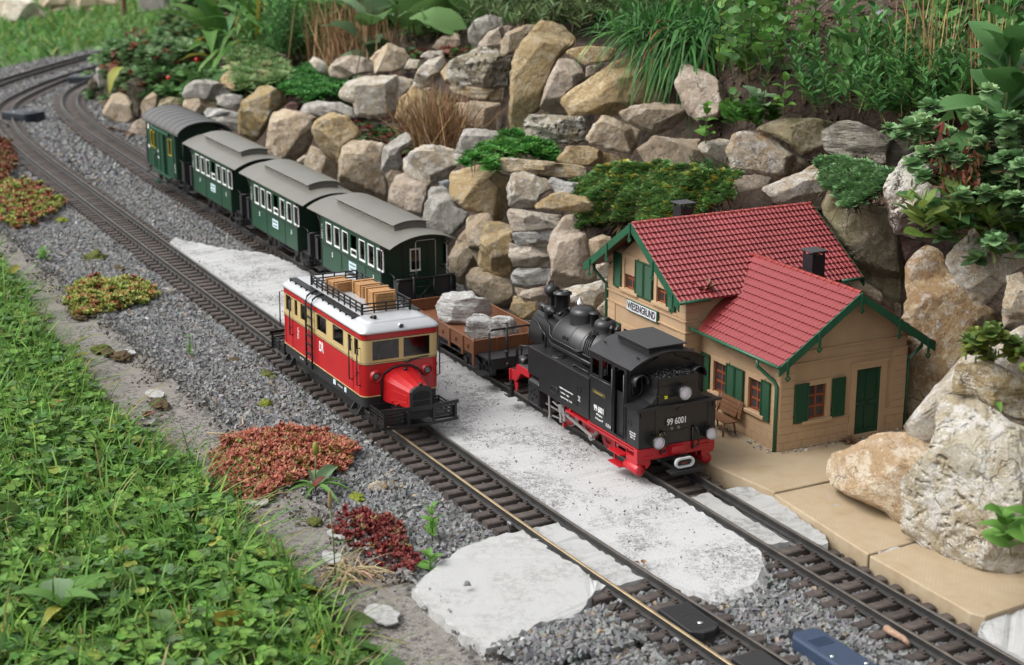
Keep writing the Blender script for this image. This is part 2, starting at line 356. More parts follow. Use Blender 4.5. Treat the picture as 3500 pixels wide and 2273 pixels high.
def inpoly(x, y, P):
    c = np.zeros(len(x), bool); j = len(P)-1
    for i in range(len(P)):
        xi, yi = P[i]; xj, yj = P[j]; t = ((yi > y) != (yj > y)) & (x < (xj-xi)*(y-yi)/(yj-yi+1e-12)+xi); c ^= t; j = i
    return c
rampx = np.array([-5.2, -4.0, -2.0, -1.0, 0, .6])
def scatter(n, box_, polyin, polyout, z, zr, sz, dens=None):
    x = NR.uniform(box_[0], box_[1], n); y = NR.uniform(box_[2], box_[3], n); k = np.ones(len(x), bool)
    if polyin is not None: k &= inpoly(x, y, polyin)
    for p in polyout: k &= ~inpoly(x, y, p)
    x, y = x[k], y[k]
    return np.c_[x, y, z+NR.uniform(0, zr, len(x))]
out = [[(.071, -.185), (.0, -.09), (-.004, .02), (.16, .02), (.2, -.085), (.21, -.18)], [(-1.45, .06), (.21, .045), (.22, .1), (.16, .155), (-.05, .17), (-1.25, .195), (-1.40, .17)],
       [(.01, .17), (.01, .25), (.17, .235), (.17, .16)], [(-.55, .245), (.4, .232), (.6, .235), (.6, .45), (-.55, .5)]]
def stones_for(x0, x1, n, sz0, sz1):
    P = scatter(n, (x0, x1, -.20, 1.5 if x1 < -2 else .47), bedp, out, -.0185, .004, None)
    k = ~((P[:, 1] < -.172) & (P[:, 0] > -2.6))
    P = P[k]; base = NR.beta(2.2, 2.6, len(P))[:, None]
    t = np.array([.160, .161, .160])*(.68+.85*base)+NR.normal(0, .006, (len(P), 3)); br = NR.random(len(P)) < .03; t[br] = np.array([.24, .19, .14])*NR.uniform(.6, 1.2, (br.sum(), 1)); wh = NR.random(len(P)) < .010; t[wh] = .34
    P[:, 2] -= .0022*((np.abs(P[:, 1]-np.interp(-P[:, 0], -PA[:, 0], PA[:, 1])) < .05) | (np.abs(P[:, 1]-np.interp(-P[:, 0], -PB[:, 0], PB[:, 1])) < .05))
    P[:, 2] += .0055*((P[:, 0] > .10) & (P[:, 0] < .27) & (P[:, 1] < -.05))
    P[:, 2] += .0035*np.clip((P[:, 0]-.1)/.08, 0, 1)*((P[:, 1] < .17))
    return chips(P, NR.uniform(sz0, sz1, len(P)), np.clip(t, .02, .7))
def stone_cloud(segs):
    Vs, Fs, Ts = [], [], []; k = 0
    for x0, x1, n, a, b_ in segs:
        V, F, T = stones_for(x0, x1, n, a, b_); Vs.append(V); Fs.append(F+k); Ts.append(T); k += len(V)
    return np.concatenate(Vs), np.concatenate(Fs), np.concatenate(Ts)
stonem = leafmat('ballast_stone', .85, 0.)
V, F, T = stone_cloud([(-.3, .75, 62000, .0026, .0048), (-1.0, -.3, 42000, .0028, .0050), (-2.2, -1.0, 58000, .0032, .0056), (-5.2, -2.2, 70000, .0045, .008)])
tag(link('ballast_gravel', npmesh('ballast_gravel', V, F, stonem, T, smooth=False)), 'loose grey ballast chippings around the sleepers of all tracks', 'gravel', kind='stuff')
# stray chippings and dirt spilled over the concrete edging
P = np.c_[NR.uniform(-2.4, .5, 1500), -.172-np.abs(NR.normal(0, .012, 1500)), np.full(1500, -.009)]; V, F, T = chips(P, NR.uniform(.0018, .0042, len(P)), np.array([.16, .158, .152])*NR.uniform(.5, 1.4, (len(P), 1)))
P2 = np.c_[NR.uniform(-2.4, .5, 5000), -.178-np.abs(NR.normal(0, .04, 5000)), np.full(5000, -.0098)]; k_ = np.array([mnoise.noise(Vector((p[0]*16, p[1]*22, 4.))) for p in P2]) > .12; P2 = P2[k_]; V2, F2, T2 = chips(P2, NR.uniform(.0006, .0020, len(P2)), np.array([.07, .048, .03])*NR.uniform(.4, 1.6, (len(P2), 1)))
tag(link('edge_litter', npmesh('edge_litter', np.concatenate([V, V2]), np.concatenate([F, F2+len(V)]), stonem, np.concatenate([T, T2]), smooth=False)), 'stray chippings and dark dirt crumbs on the concrete edging', 'litter', kind='stuff')
# a few stones and grains lying on the cement
P = np.c_[NR.uniform(-1.5, .2, 900), NR.uniform(.04, .17, 900), np.full(900, -.0008)]
P = P[(P[:, 1] < np.interp(P[:, 0], [-1.5, -1.2, .2], [.09, .17, .15])) & (P[:, 1] > .035)]
V, F, T = chips(P, NR.uniform(.0005, .0014, len(P)), np.repeat(NR.uniform(.08, .4, (len(P), 1)), 3, 1))
tag(link('cement_grit', npmesh('cement_grit', V, F, stonem, T, smooth=False)), 'fine grey grit scattered over the white cement road', 'grit', kind='stuff')
# ------------------------------------------------------------------ platform
pavm = mat('platform_tan', (.29, .215, .13), .65, col2=(.40, .32, .215), vs_=30)
def brickbump(M, sx, sy):
    n = M.node_tree.nodes; L = M.node_tree.links; b = n['Principled BSDF']; tc = n.new('ShaderNodeTexCoord'); br = n.new('ShaderNodeTexBrick')
    br.inputs['Scale'].default_value = 1; br.inputs['Brick Width'].default_value = sx; br.inputs['Row Height'].default_value = sy; br.inputs['Mortar Size'].default_value = .0003; br.inputs['Mortar Smooth'].default_value = .4
    L.new(tc.outputs['Object'], br.inputs['Vector']); mx = n.new('ShaderNodeMix'); mx.data_type = 'RGBA'; src = b.inputs['Base Color'].links[0].from_socket; mf = n.new('ShaderNodeMath'); mf.operation = 'MULTIPLY'; ge = n.new('ShaderNodeNewGeometry'); sx_ = n.new('ShaderNodeSeparateXYZ'); L.new(ge.outputs['True Normal'], sx_.inputs[0]); up_ = n.new('ShaderNodeMath'); up_.operation = 'GREATER_THAN'; up_.inputs[1].default_value = .7; L.new(sx_.outputs[2], up_.inputs[0]); wn = n.new('ShaderNodeTexNoise'); wn.inputs['Scale'].default_value = 30; wn.inputs['Detail'].default_value = 7; L.new(tc.outputs['Object'], wn.inputs['Vector']); wr_ = n.new('ShaderNodeMapRange'); wr_.inputs[1].default_value = .42; wr_.inputs[2].default_value = .62; wr_.inputs[4].default_value = .55; L.new(wn.outputs['Fac'], wr_.inputs[0]); m0 = n.new('ShaderNodeMath'); m0.operation = 'MULTIPLY'; L.new(up_.outputs[0], m0.inputs[0]); L.new(wr_.outputs[0], m0.inputs[1]); L.new(m0.outputs[0], mf.inputs[1]); L.new(br.outputs['Fac'], mf.inputs[0]); L.new(mf.outputs[0], mx.inputs[0]); L.new(src, mx.inputs[6]); mx.inputs[7].default_value = (.13, .095, .055, 1); L.new(mx.outputs[2], b.inputs['Base Color']); bp = n.new('ShaderNodeBump'); bp.invert = True; bp.inputs['Strength'].default_value = .3; bp.inputs['Distance'].default_value = .0005; L.new(mf.outputs[0], bp.inputs['Height']); L.new(bp.outputs[0], b.inputs['Normal'])
brickbump(pavm, .0052, .0026)
pl = thing('station_platform', 'tan paved platform of three slabs under the station and the front boulders', 'platform', (0, 0, 0))
for nm, pts, zt in (('paving_slab', [(-.52, .247), (-.057, .243), (.058, .2545), (.062, .62), (-.52, .66)], .004), ('paving_slab', [(.060, .2525), (.236, .2335), (.228, .45), (.064, .46)], .003), ('paving_slab', [(.2385, .2335), (.384, .2285), (.396, .235), (.386, .42), (.232, .44)], .0026)):
    b = MB(); b.prism(pts, -.021, zt, 'z'); obj(nm, b, pavm, pl, bevel=.0015)
struct(slab('cement_corner', [(.392, .236), (.41, .214), (.70, .20), (.75, .50), (.39, .45)], -.021, .0015, patchcem, rim=.006, jit=.002))
struct(slab('cement_skirt', [(.060, .335), (.085, .306), (.12, .286), (.165, .266), (.205, .252), (.235, .249), (.24, .30), (.15, .40), (.08, .42)], .0015, .0062, roughcem, rim=.004, jit=.0025))
# ------------------------------------------------------------------ shared vehicle pieces
def heading(P, x):
    T, N = frame(P); i = int(np.argmin(abs(P[:, 0]-x))); return math.atan2(-T[i, 1], -T[i, 0])
def wheel_mb(r=.0155, w=.006, spokes=8):
    b = MB(); b.lathe([(r*.55, -w/2), (r*1.0, -w/2), (r*1.0, w*.28), (r*1.14, w*.32), (r*1.14, w/2), (r*.82, w/2), (r*.82, -w*.1), (r*.55, -w*.1)], (0, 0, 0), 'y', 24, caps=False)
    b.lathe([(.0001, -w/2-.001), (r*.25, -w/2-.001), (r*.25, w/2)], (0, 0, 0), 'y', 12, caps=False)
    for k in range(spokes):
        a = 2*math.pi*k/spokes; M = Matrix.Rotation(a, 4, 'Y'); b.box(0, r*.85, -.0014, .0014, -.0011, .0011, M)
    return b
def wheelset(parent, x, m, r=.0155, name='wheel'):
    for s in (-1, 1):
        o = obj(name, wheel_mb(r), m, parent); o.location = (x, s*.0225, r); o.rotation_euler = (0, R.uniform(0, 3), math.pi if s > 0 else 0)
    b = MB(); b.tube([(x, -.022, r), (x, .022, r)], .0022, 8); obj('axle', b, darkgrey, parent)
def rrect(x0, x1, y0, y1, r, n=5):
    P = []
    for cx, cy, a0 in ((x1-r, y1-r, 0), (x0+r, y1-r, 90), (x0+r, y0+r, 180), (x1-r, y0+r, 270)):
        P += [(cx+r*math.cos(math.radians(a0+90*k/n)), cy+r*math.sin(math.radians(a0+90*k/n))) for k in range(n+1)]
    return P
def ring(b, P, t, z0, z1):
    # upright band that follows outline P, thickness t inwards
    n = len(P); cx = sum(p[0] for p in P)/n; cy = sum(p[1] for p in P)/n; Q = []
    for i in range(n):
        a, c = P[i-1], P[(i+1) % n]; tx, ty = c[0]-a[0], c[1]-a[1]; l = math.hypot(tx, ty) or 1; Q.append((P[i][0]-ty/l*t, P[i][1]+tx/l*t))
    vs_ = [(*p, z) for z in (z0, z1) for p in P]+[(*p, z) for z in (z0, z1) for p in Q]; fs = []
    for i in range(n):
        j = (i+1) % n; fs += [(i, j, n+j, n+i), (2*n+j, 2*n+i, 3*n+i, 3*n+j), (n+i, n+j, 3*n+j, 3*n+i), (j, i, 2*n+i, 2*n+j)]
    b.add(vs_, fs)
# ------------------------------------------------------------------ red railbus
BX, BL, BH = -.5125, .1425, .0515
bus = thing('railbus', 'red and cream railbus with silver roof and crates in its roof rack', 'railbus', (BX, yA(BX), 0), heading(PA, BX), rx=math.radians(-1.0))
bo = lambda x: x-BX
OUT = rrect(-BL, BL, -BH, BH, .009)
b = MB(); ring(b, OUT, .002, .0365, .0775); b.box(-BL+.012, BL-.012, -BH+.004, BH-.004, .036, .038); obj('lower_body', b, red, bus)
b = MB(); ring(b, rrect(-BL+.001, BL-.001, -BH+.001, BH-.001, .008), .002, .0235, .0365); obj('skirt', b, matteblk, bus)
b = MB(); ring(b, OUT, .002, .1095, .1165); obj('upper_band', b, red, bus)
OUTp = rrect(-BL-.0004, BL+.0004, -BH-.0004, BH+.0004, .0094)
b = MB(); ring(b, OUTp, .002, .0366, .0378); ring(b, OUTp, .002, .0782, .0794); obj('cream_stripe', b, cream, bus)
b = MB(); ring(b, OUTp, .002, .0775, .0782); ring(b, OUTp, .002, .0794, .0799); ring(b, OUTp, .002, .1089, .1094); obj('black_line', b, matteblk, bus)
# cream window band: side walls with openings and rounded corners
Z0, Z1 = .0799, .1089
sw = [(-.468, -.4315), (-.5245, -.4895), (-.5838, -.5576), (-.6065, -.5945), (-.4175, -.4055), (-.640, -.618), (-.397, -.383)]
holes = [(bo(a), bo(c), .0855, .1085) for a, c in sw]
b = MB()
for s in (-1, 1): b.wall((-BL+.009, BL-.009), (Z0, Z1), holes, 0, .0018, (lambda u, v, w, s=s: (u, s*(BH-w), v)))
for s in (-1, 1): b.wall((-BH+.009, BH-.009), (Z0, Z1), [(-.0385, -.0030, .0826, .1070), (.0030, .0385, .0826, .1070)], 0, .0018, (lambda u, v, w, s=s: (s*(BL-w), u, v)))
for cx, cy, a0 in ((1, 1, 0), (-1, 1, 90), (-1, -1, 180), (1, -1, 270)):
    P = [(math.cos(math.radians(a0+15*k)), math.sin(math.radians(a0+15*k))) for k in range(7)]; ox, oy = cx*(BL-.009), cy*(BH-.009)
    vs_ = [(ox+.009*p[0], oy+.009*p[1], z) for z in (Z0, Z1) for p in P]; b.add(vs_, [(i, i+1, 8+i, 7+i) for i in range(6)], True)
    vs_ = [(ox+.0072*p[0], oy+.0072*p[1], z) for z in (Z0, Z1) for p in P]; b.add(vs_, [(i+1, i, 7+i, 8+i) for i in range(6)], True)
wb = obj('window_band', b, cream, bus, fix=False)
for s in (-1, 1):
    for a, c, z0, z1 in holes:
        o = obj('window', MB().box(a, c, s*(BH-.0012)-.0002, s*(BH-.0012)+.0002, z0, z1), gls, bus)
        fr_ = MB(); fr_.wall((a-.0006, c+.0006), (z0-.0006, z1+.0004), [(a+.0006, c-.0006, z0+.0007, z1-.0006)], -.0003, .0012, (lambda u, v, w, s=s: (u, s*(BH-w), v))); obj('window_frame', fr_, cream, o)
    for y0, y1 in ((-.0385, -.003), (.003, .0385)):
        obj('windscreen', MB().box(s*(BL-.0012)-.0002, s*(BL-.0012)+.0002, y0, y1, .0826, .1070), gls, bus)
# roof: rolled edge then a shallow crown
def roofprof(L_, Wd, z):
    return rrect(-L_, L_, -Wd, Wd, .0095, 6), z
rings = [roofprof(BL+.0008, BH+.0008, .1165), roofprof(BL+.0022, BH+.0022, .1168), roofprof(BL+.0022, BH+.0022, .1185), roofprof(BL+.0004, BH+.0004, .1205), roofprof(BL-.0035, BH-.0035, .1238), roofprof(BL-.0085, BH-.0085, .1268), roofprof(BL-.010, BH-.010, .1274), roofprof(BL-.0102, BH-.0102, .1280), roofprof(BL-.014, BH-.016, .1288), roofprof(BL-.022, .026, .1300), roofprof(BL-.03, .014, .1306)]
b = MB(); n = len(rings[0][0]); vs_ = [(*p, z) for P, z in rings for p in P]
b.add(vs_, [(i*n+k, i*n+(k+1) % n, (i+1)*n+(k+1) % n, (i+1)*n+k) for i in range(len(rings)-1) for k in range(n)], True); b.add(vs_, [tuple(range((len(rings)-1)*n, len(rings)*n)), tuple(range(n))[::-1]])
roof = obj('roof', b, silver, bus)
o = obj('roof_lamp', MB().lathe([(.0030, -.0075), (.0036, -.002), (.0036, .0015), (.0027, .0015), (.0027, .0005)], (BL-.0005, .0, .1225), 'x', 16), silver, bus); obj('lens', MB().lathe([(.0026, 0), (.0026, .0006)], (BL, 0, .1225), 'x', 16), darkgrey, o)
b = MB(); b.box(-.002, .002, -.002, .002, 0, .004); b.tube([(.001, 0, .0045), (.007, .002, .0045)], .0014, 8, r1=.0026); o = obj('horn', b, plastic, bus); o.location = (BL-.026, -.028, .1275)
# luggage rack
rx0, rx1, ry, rz0, rz1 = bo(-.590), bo(-.416), .0325, .1300, .1435
b = MB()
for z in (rz0+.0035, rz0+.0075, rz1-.0010):
    t = .0008
    for s in (-1, 1): b.box(rx0, rx1, s*ry-t, s*ry+t, z-.0008, z+.0008)
    for x in (rx0, rx1): b.box(x-t, x+t, -ry-t, ry+t, z-.0008, z+.0008)
for s in (-1, 1):
    for k in range(10): x = rx0+(rx1-rx0)*k/9; q = .0013 if k in (0, 9) else .0008; b.box(x-q, x+q, s*ry-q, s*ry+q, .1275, rz1)
for x in (rx0, rx1):
    for k in range(1, 4): y = -ry+2*ry*k/4; b.box(x-.0008, x+.0008, y-.0008, y+.0008, .1280, rz1)
obj('luggage_rack', b, plastic, bus, fix=False)
for s in (-1, 1):
    b = MB(); xa, xb = bo(-.640), bo(-.413)
    for k in range(4): y = s*(.0365+k*.0027); b.box(xa, xb, y-.0010, y+.0010, .1276, .1290)
    for k in range(12): x = xa+.004+(xb-xa-.008)*k/11; b.box(x-.0014, x+.0014, s*.0405-.0056, s*.0405+.0056, .1248, .1275)
    obj('roof_walkway', b, plastic, bus, fix=False)
# ladder on the near side
b = MB(); la, lb = bo(-.5535), bo(-.5325)
for x in (la, lb): b.tube([(x, -BH-.004, .030), (x, -BH-.004, .1175), (x, -BH-.0015, .1245), (x, -BH+.004, .1285), (x, -BH+.010, .1305), (x, -BH+.013, .1295)], .0014, 6)
for k in range(7): z = .036+k*.0125; b.box(la, lb, -BH-.0045, -BH-.003, z-.0011, z+.0011)
obj('ladder', b, plastic, bus)
def handrail(parent, x, z0, z1, s=-1, off=.0045, h=BH):
    b = MB(); y = s*h; b.tube([(x, y, z0), (x, y+s*off, z0+.0012), (x, y+s*off, z1-.0012), (x, y, z1)], .0009, 6); return obj('handrail', b, plastic, parent)
for s in (-1, 1):
    for x, z0, z1 in ((bo(-.378), .0505, .0985), (bo(-.4035), .052, .1035), (bo(-.614), .056, .1065), (bo(-.652), .059, .1095)): handrail(bus, x, z0, z1, s)
# doors: shallow recessed leaf outlines and posts
for s in (-1, 1):
    for xa, xb in ((-.4005, -.380), (-.6415, -.6165)):
        b = MB(); b.wall((bo(xa)-.001, bo(xb)+.001), (.0385, .0772), [(bo(xa), bo(xb), .0394, .0772)], -.0006, .0004, (lambda u, v, w, s=s: (u, s*(BH-w), v))); o = obj('door', b, red, bus)
        obj('door_handle', MB().tube([(bo(xb)-.004, s*(BH+.0004), .066), (bo(xb)-.004, s*(BH+.003), .066), (bo(xb)-.004, s*(BH+.003), .062)], .0008, 6), plastic, o)
# headlights, bonnet, radiator
for s in (-1, 1):
    b = MB(); b.lathe([(.0085, -.001), (.0078, .0012), (.0068, .0018), (.0068, .0035), (.0056, .0040), (.0054, .0022)], (BL, s*.0345, .0625), 'x', 20, caps=False); o = obj('headlight', b, red, bus)
    obj('lens', MB().lathe([(.0001, .0034), (.003, .0032), (.0054, .0022)], (BL, s*.0345, .0625), 'x', 16), dgls if False else mat('grey_lens', (.12, .12, .115), .12, coat=.5), o)
def bonnet(sx):
    x0, x1 = sx*BL, sx*(BL+.055)
    def sec(x, w, zt, zs, zb): return [(x, -w, zb), (x, -w, zs), (x, -w*.86, zs+(zt-zs)*.45), (x, -w*.5, zs+(zt-zs)*.85), (x, 0, zt), (x, w*.5, zs+(zt-zs)*.85), (x, w*.86, zs+(zt-zs)*.45), (x, w, zs), (x, w, zb)]
    b = MB(); Q = [sec(x0, .0255, .0715, .058, .030), sec(x0+sx*.012, .0235, .0698, .057, .030), sec(x1, .0135, .0605, .0535, .0335)]; vs_ = [p for q in Q for p in q]
    fs = [(i*9+k, i*9+k+1, (i+1)*9+k+1, (i+1)*9+k) for i in range(2) for k in range(8)]+[(i*9+8, i*9, (i+1)*9, (i+1)*9+8) for i in range(2)]
    b.add(vs_, fs, False); b.add(vs_, [tuple(range(18, 27))]); o = obj('bonnet', b, red, bus, bevel=.0009)
    b = MB(); P = [(x0+sx*.0006, p[1]*1.06, p[2]+(.0012 if p[2] > .05 else 0)) for p in Q[0]]; b.tube(P, .0013, 6); obj('bonnet_edge', b, matteblk, o)
    b = MB(); P = [(y, z) for _, y, z in sec(0, .0145, .0625, .0555, .030)]; b.prism(P, x1, x1+sx*.005, 'x'); g = obj('radiator', b, plastic, bus, bevel=.0012)
    b = MB()
    for k in range(15): y = -.0105+k*.0015; b.box(x1+sx*.005, x1+sx*.0058, y-.0004, y+.0004, .0335, .0435); b.box(x1+sx*.005, x1+sx*.0058, y-.0004, y+.0004, .0455, .0565-abs(y)*.25)
    obj('grille', b, darkgrey if False else matteblk, g, fix=False)
    for x in (x1+sx*.002, x0+sx*.012): b = MB(); b.lathe([(.0018, -.002), (.0018, .0008), (.0027, .001), (.0027, .0022), (.0012, .003)], (x, 0, .0625 if x == x1+sx*.002 else .070), 'z', 12); obj('filler_cap', b, plastic, o)
    b = MB()
    for s in (-1, 1):
        for a, c, z0, z1 in ((.016, .05, .0375, .049),):
            ya = .0225-.0095*(a-.012)/.043; yb = .0225-.0095*(c-.012)/.043
            for (u0, v0), (u1, v1) in (((a, z0), (c, z0+.002)), ((a, z1), (c, z1-.001)), ((a, z0), (a, z1)), ((c, z0+.002), (c, z1-.001))):
                f = lambda u: ya+(yb-ya)*(u-a)/(c-a)
                b.tube([(x0+sx*u0, s*(f(u0)+.0006), v0), (x0+sx*u1, s*(f(u1)+.0006), v1)], .0005, 5)
        for xx in (.020, .034): b.box(x0+sx*xx-.002, x0+sx*xx+.002, s*.021-.002, s*.021+.002, .0335, .0355)
    obj('bonnet_panel', b, red, o, fix=False)
    # bumper: two curved rails, posts and slatted luggage trays
    b = MB(); xb = x1+sx*.004
    def xx(y): return xb-sx*.0045*abs(y/.051)**2.2
    for z, h in ((.0355, .0022), (.0135, .0017)):
        for k in range(12):
            ya, yb_ = -.0515+k*.103/12, -.0515+(k+1)*.103/12; vs_ = [(xx(y)+sx*d, y, zz) for y in (ya, yb_) for d in (0, .002) for zz in (z-h, z+h)]
            b.add(vs_, [(0, 1, 3, 2), (4, 6, 7, 5), (0, 4, 5, 1), (2, 3, 7, 6), (1, 5, 7, 3), (0, 2, 6, 4)])
    for y in (-.0475, -.0165, .0165, .0475): b.box(min(xx(y), xx(y)+sx*.0018), max(xx(y), xx(y)+sx*.0018), y-.0014, y+.0014, .0135, .0355)
    obj('bumper', b, plastic, bus, fix=False)
    for s in (-1, 1):
        b = MB(); a, c = sorted((x0+sx*.010, xb-sx*.007)); ym, yn = sorted((s*.0195, s*.046))
        for z in (.0165, .021, .0255, .0295):
            for y in (ym, yn): b.box(a, c, y-.0006, y+.0006, z-.001, z+.001)
            for x in (a, c): b.box(x-.0006, x+.0006, ym, yn, z-.001, z+.001)
        for k in range(9): x = a+(c-a)*k/8; b.box(x-.0008, x+.0008, ym, yn, .0148, .0158)
        for x in (a, (a+c)/2, c):
            for y in (ym, yn): b.box(x-.0011, x+.0011, y-.0011, y+.0011, .0145, .0305)
        obj('luggage_tray', b, plastic, bus, fix=False)
    b = MB(); b.box(*sorted((x0, x1)), -.017, .017, .020, .030); obj('frame_end', b, matteblk, bus)
bonnet(1); bonnet(-1)
b = MB(); b.tube([(BL+.0012, .010, .0775), (BL+.002, .024, .0805), (BL+.0012, .036, .0805)], .0009, 6); b.tube([(BL+.002, .004, .0765), (BL+.002, .013, .0785)], .0013, 6); obj('wiper', b, plastic, bus)
# underframe, steps, wheels, interior
b = MB(); b.box(-BL+.004, BL-.004, -.030, .030, .012, .024); b.box(-.11, .11, -.044, .044, .016, .024); obj('underframe', b, matteblk, bus)
for s in (-1, 1):
    for x in (bo(-.39), bo(-.629)):
        b = MB(); b.box(x-.013, x+.013, s*.052-.006, s*.052+.006, .0125, .0145)
        for q in (-.011, .011): b.prism([(s*.047, .0145), (s*.056, .0145), (s*.050, .024), (s*.047, .024)], x+q-.0008, x+q+.0008, 'x')
        obj('step', b, matteblk, bus)
for x in (-.075, .075): wheelset(bus, x, darkgrey, .0165)
b = MB(); inw = mat('interior_brown', (.10, .05, .03), .6)
for k in range(5):
    x = -.095+k*.042
    for s in (-1, 1): b.box(x, x+.015, s*.03-.014, s*.03+.014, .045, .062); b.box(x, x+.003, s*.03-.014, s*.03+.014, .045, .085)
b.box(-.108, -.107, -.049, .049, .04, .115); obj('seats', b, inw, bus, fix=False)
b = MB(); b.box(BL-.016, BL-.006, -.03, .03, .04, .075); obj('driver_desk', b, inw, bus)
# lettering
text('lettering', 'DR', .0185, white, bus, (bo(-.5085), -BH-.0003, .0655), ROT_L, .62, bold=.0004)
text('lettering', 'VT\n133 525\n6,0 t\nPl. 34\nBr. K', .0033, white, bus, (bo(-.5935), -BH-.0003, .0635), ROT_L, .8)
text('lettering', 'Unt. 12.8.66', .0034, white, bus, (bo(-.585), -BH+.0007, .0305), ROT_L, .8)
text('lettering', 'Bw Wernigerode', .003, white, bus, (bo(-.447), -BH+.0007, .0305), ROT_L, .75)
for x, w in ((-.4665, .0085), (-.4295, .0065)): obj('data_plate', MB().box(bo(x)-w/2, bo(x)+w/2, -BH+.0005, -BH+.0010, .0275, .034), palebl, bus)
# driver
skin = mat('skin', (.55, .32, .22), .5); blue = mat('driver_blue', (.015, .03, .16), .6)
dr = thing('person', 'driver in a blue jacket seated behind the railbus windscreen', 'person', (bus.location.x, bus.location.y, 0), bus.rotation_euler.z)
def skinned(name, pts, edges, m, parent, lv=1):
    me = bpy.data.meshes.new(name); me.from_pydata([p[:3] for p in pts], edges, []); o = link(name, me, parent)
    s = o.modifiers.new('skin', 'SKIN'); o.modifiers.new('sub', 'SUBSURF').levels = lv; o.modifiers['sub'].render_levels = lv; me.materials.append(m)
    for i, p in enumerate(pts): me.skin_vertices[0].data[i].radius = (p[3], p[3]*.8)
    me.skin_vertices[0].data[0].use_root = True
    return o
dx = BL-.033; dy = -.002
skinned('jacket', [(dx, dy, .055, .0085), (dx+.001, dy, .068, .009), (dx+.001, dy, .083, .0095), (dx+.001, dy, .089, .004), (dx, dy-.0125, .083, .0045), (dx+.004, dy-.015, .071, .004), (dx+.016, dy-.011, .067, .0032), (dx, dy+.0125, .083, .0045), (dx+.004, dy+.015, .071, .004), (dx+.016, dy+.011, .067, .0032)], [(0, 1), (1, 2), (2, 3), (2, 4), (4, 5), (5, 6), (2, 7), (7, 8), (8, 9)], blue, dr)
b = MB(); b.lathe([(.0001, .0885), (.0035, .0885), (.0036, .091), (.0056, .094), (.0061, .0985), (.0052, .1025), (.0001, .105)], (dx+.002, dy, 0), 'z', 14); b.box(dx+.007, dx+.0095, dy-.0011, dy+.0011, .096, .0985); obj('head', b, skin, dr)
b = MB(); b.lathe([(.0064, .1005), (.0066, .1025), (.0055, .1055), (.0001, .1062)], (dx+.002, dy, 0), 'z', 14); b.lathe([(.0064, .1005), (.0085, .1008), (.0064, .1012)], (dx+.0035, dy, 0), 'z', 14, caps=False); obj('cap', b, blue, dr)
for s in (-1, 1):
    b = MB(); b.lathe([(.0001, -.003), (.0026, -.002), (.003, 0), (.0024, .003), (.0001, .0035)], (dx+.019, dy+s*.0105, .0665), 'x', 10); obj('hand', b, skin, dr)
b = MB(); b.box(dx+.0105, dx+.0112, dy+.003, dy+.005, .078, .080); b.box(dx+.0105, dx+.0112, dy-.004, dy-.002, .076, .078); obj('badge', b, white, dr)
# crates in the roof rack
def crate(x, y, L_, Wd, H, rz, label, lid=.0):
    t = thing('wooden_crate', label, 'crate', tuple(bus.matrix_basis @ Vector((x, y, .1306))), bus.rotation_euler.z+rz, 'crates on the railbus roof')
    b = MB(); nb = 5
    for k in range(nb): z0, z1 = H*k/nb, H*(k+1)/nb-.0004; b.box(-L_/2, L_/2, -Wd/2, Wd/2, z0, z1)
    obj('box', b, wood, t, bevel=.0003, fix=False)
    b = MB(); nl = 4
    for k in range(nl): y0 = -Wd/2+Wd*k/nl; b.box(-L_/2-.0004, L_/2+.0004, y0, y0+Wd/nl-.0004, H, H+.0016)
    obj('lid', b, wood, t, bevel=.0003, fix=False)
    for x_ in (-L_*.33, L_*.33):
        b = MB(); q = .0014
        for y_ in (-Wd/2-.0008, Wd/2+.0008): b.box(x_-q*1.6, x_+q*1.6, y_-.0010, y_+.0010, -.0002, H+.0022)
        b.box(x_-q*1.6, x_+q*1.6, -Wd/2-.0017, Wd/2+.0017, H+.0016, H+.0032); obj('batten', b, wood, t, bevel=.0003)
    for s in (-1, 1):
        for y_ in (-Wd/2+.002, Wd/2-.002): obj('end_cleat', MB().box(s*(L_/2+.0004), s*(L_/2+.0014), y_-.0016, y_+.0016, 0, H), wood, t)
bpy.context.view_layer.update()
crate(bo(-.4415), .0035, .036, .0275, .020, -.05, 'largest wooden crate nearest the front of the railbus roof rack')
crate(bo(-.506), .0115, .036, .026, .014, -.02, 'middle wooden crate with dark scuffs on the railbus roof')
crate(bo(-.545), -.0115, .032, .024, .0115, .06, 'lowest wooden crate at the back of the railbus roof rack')
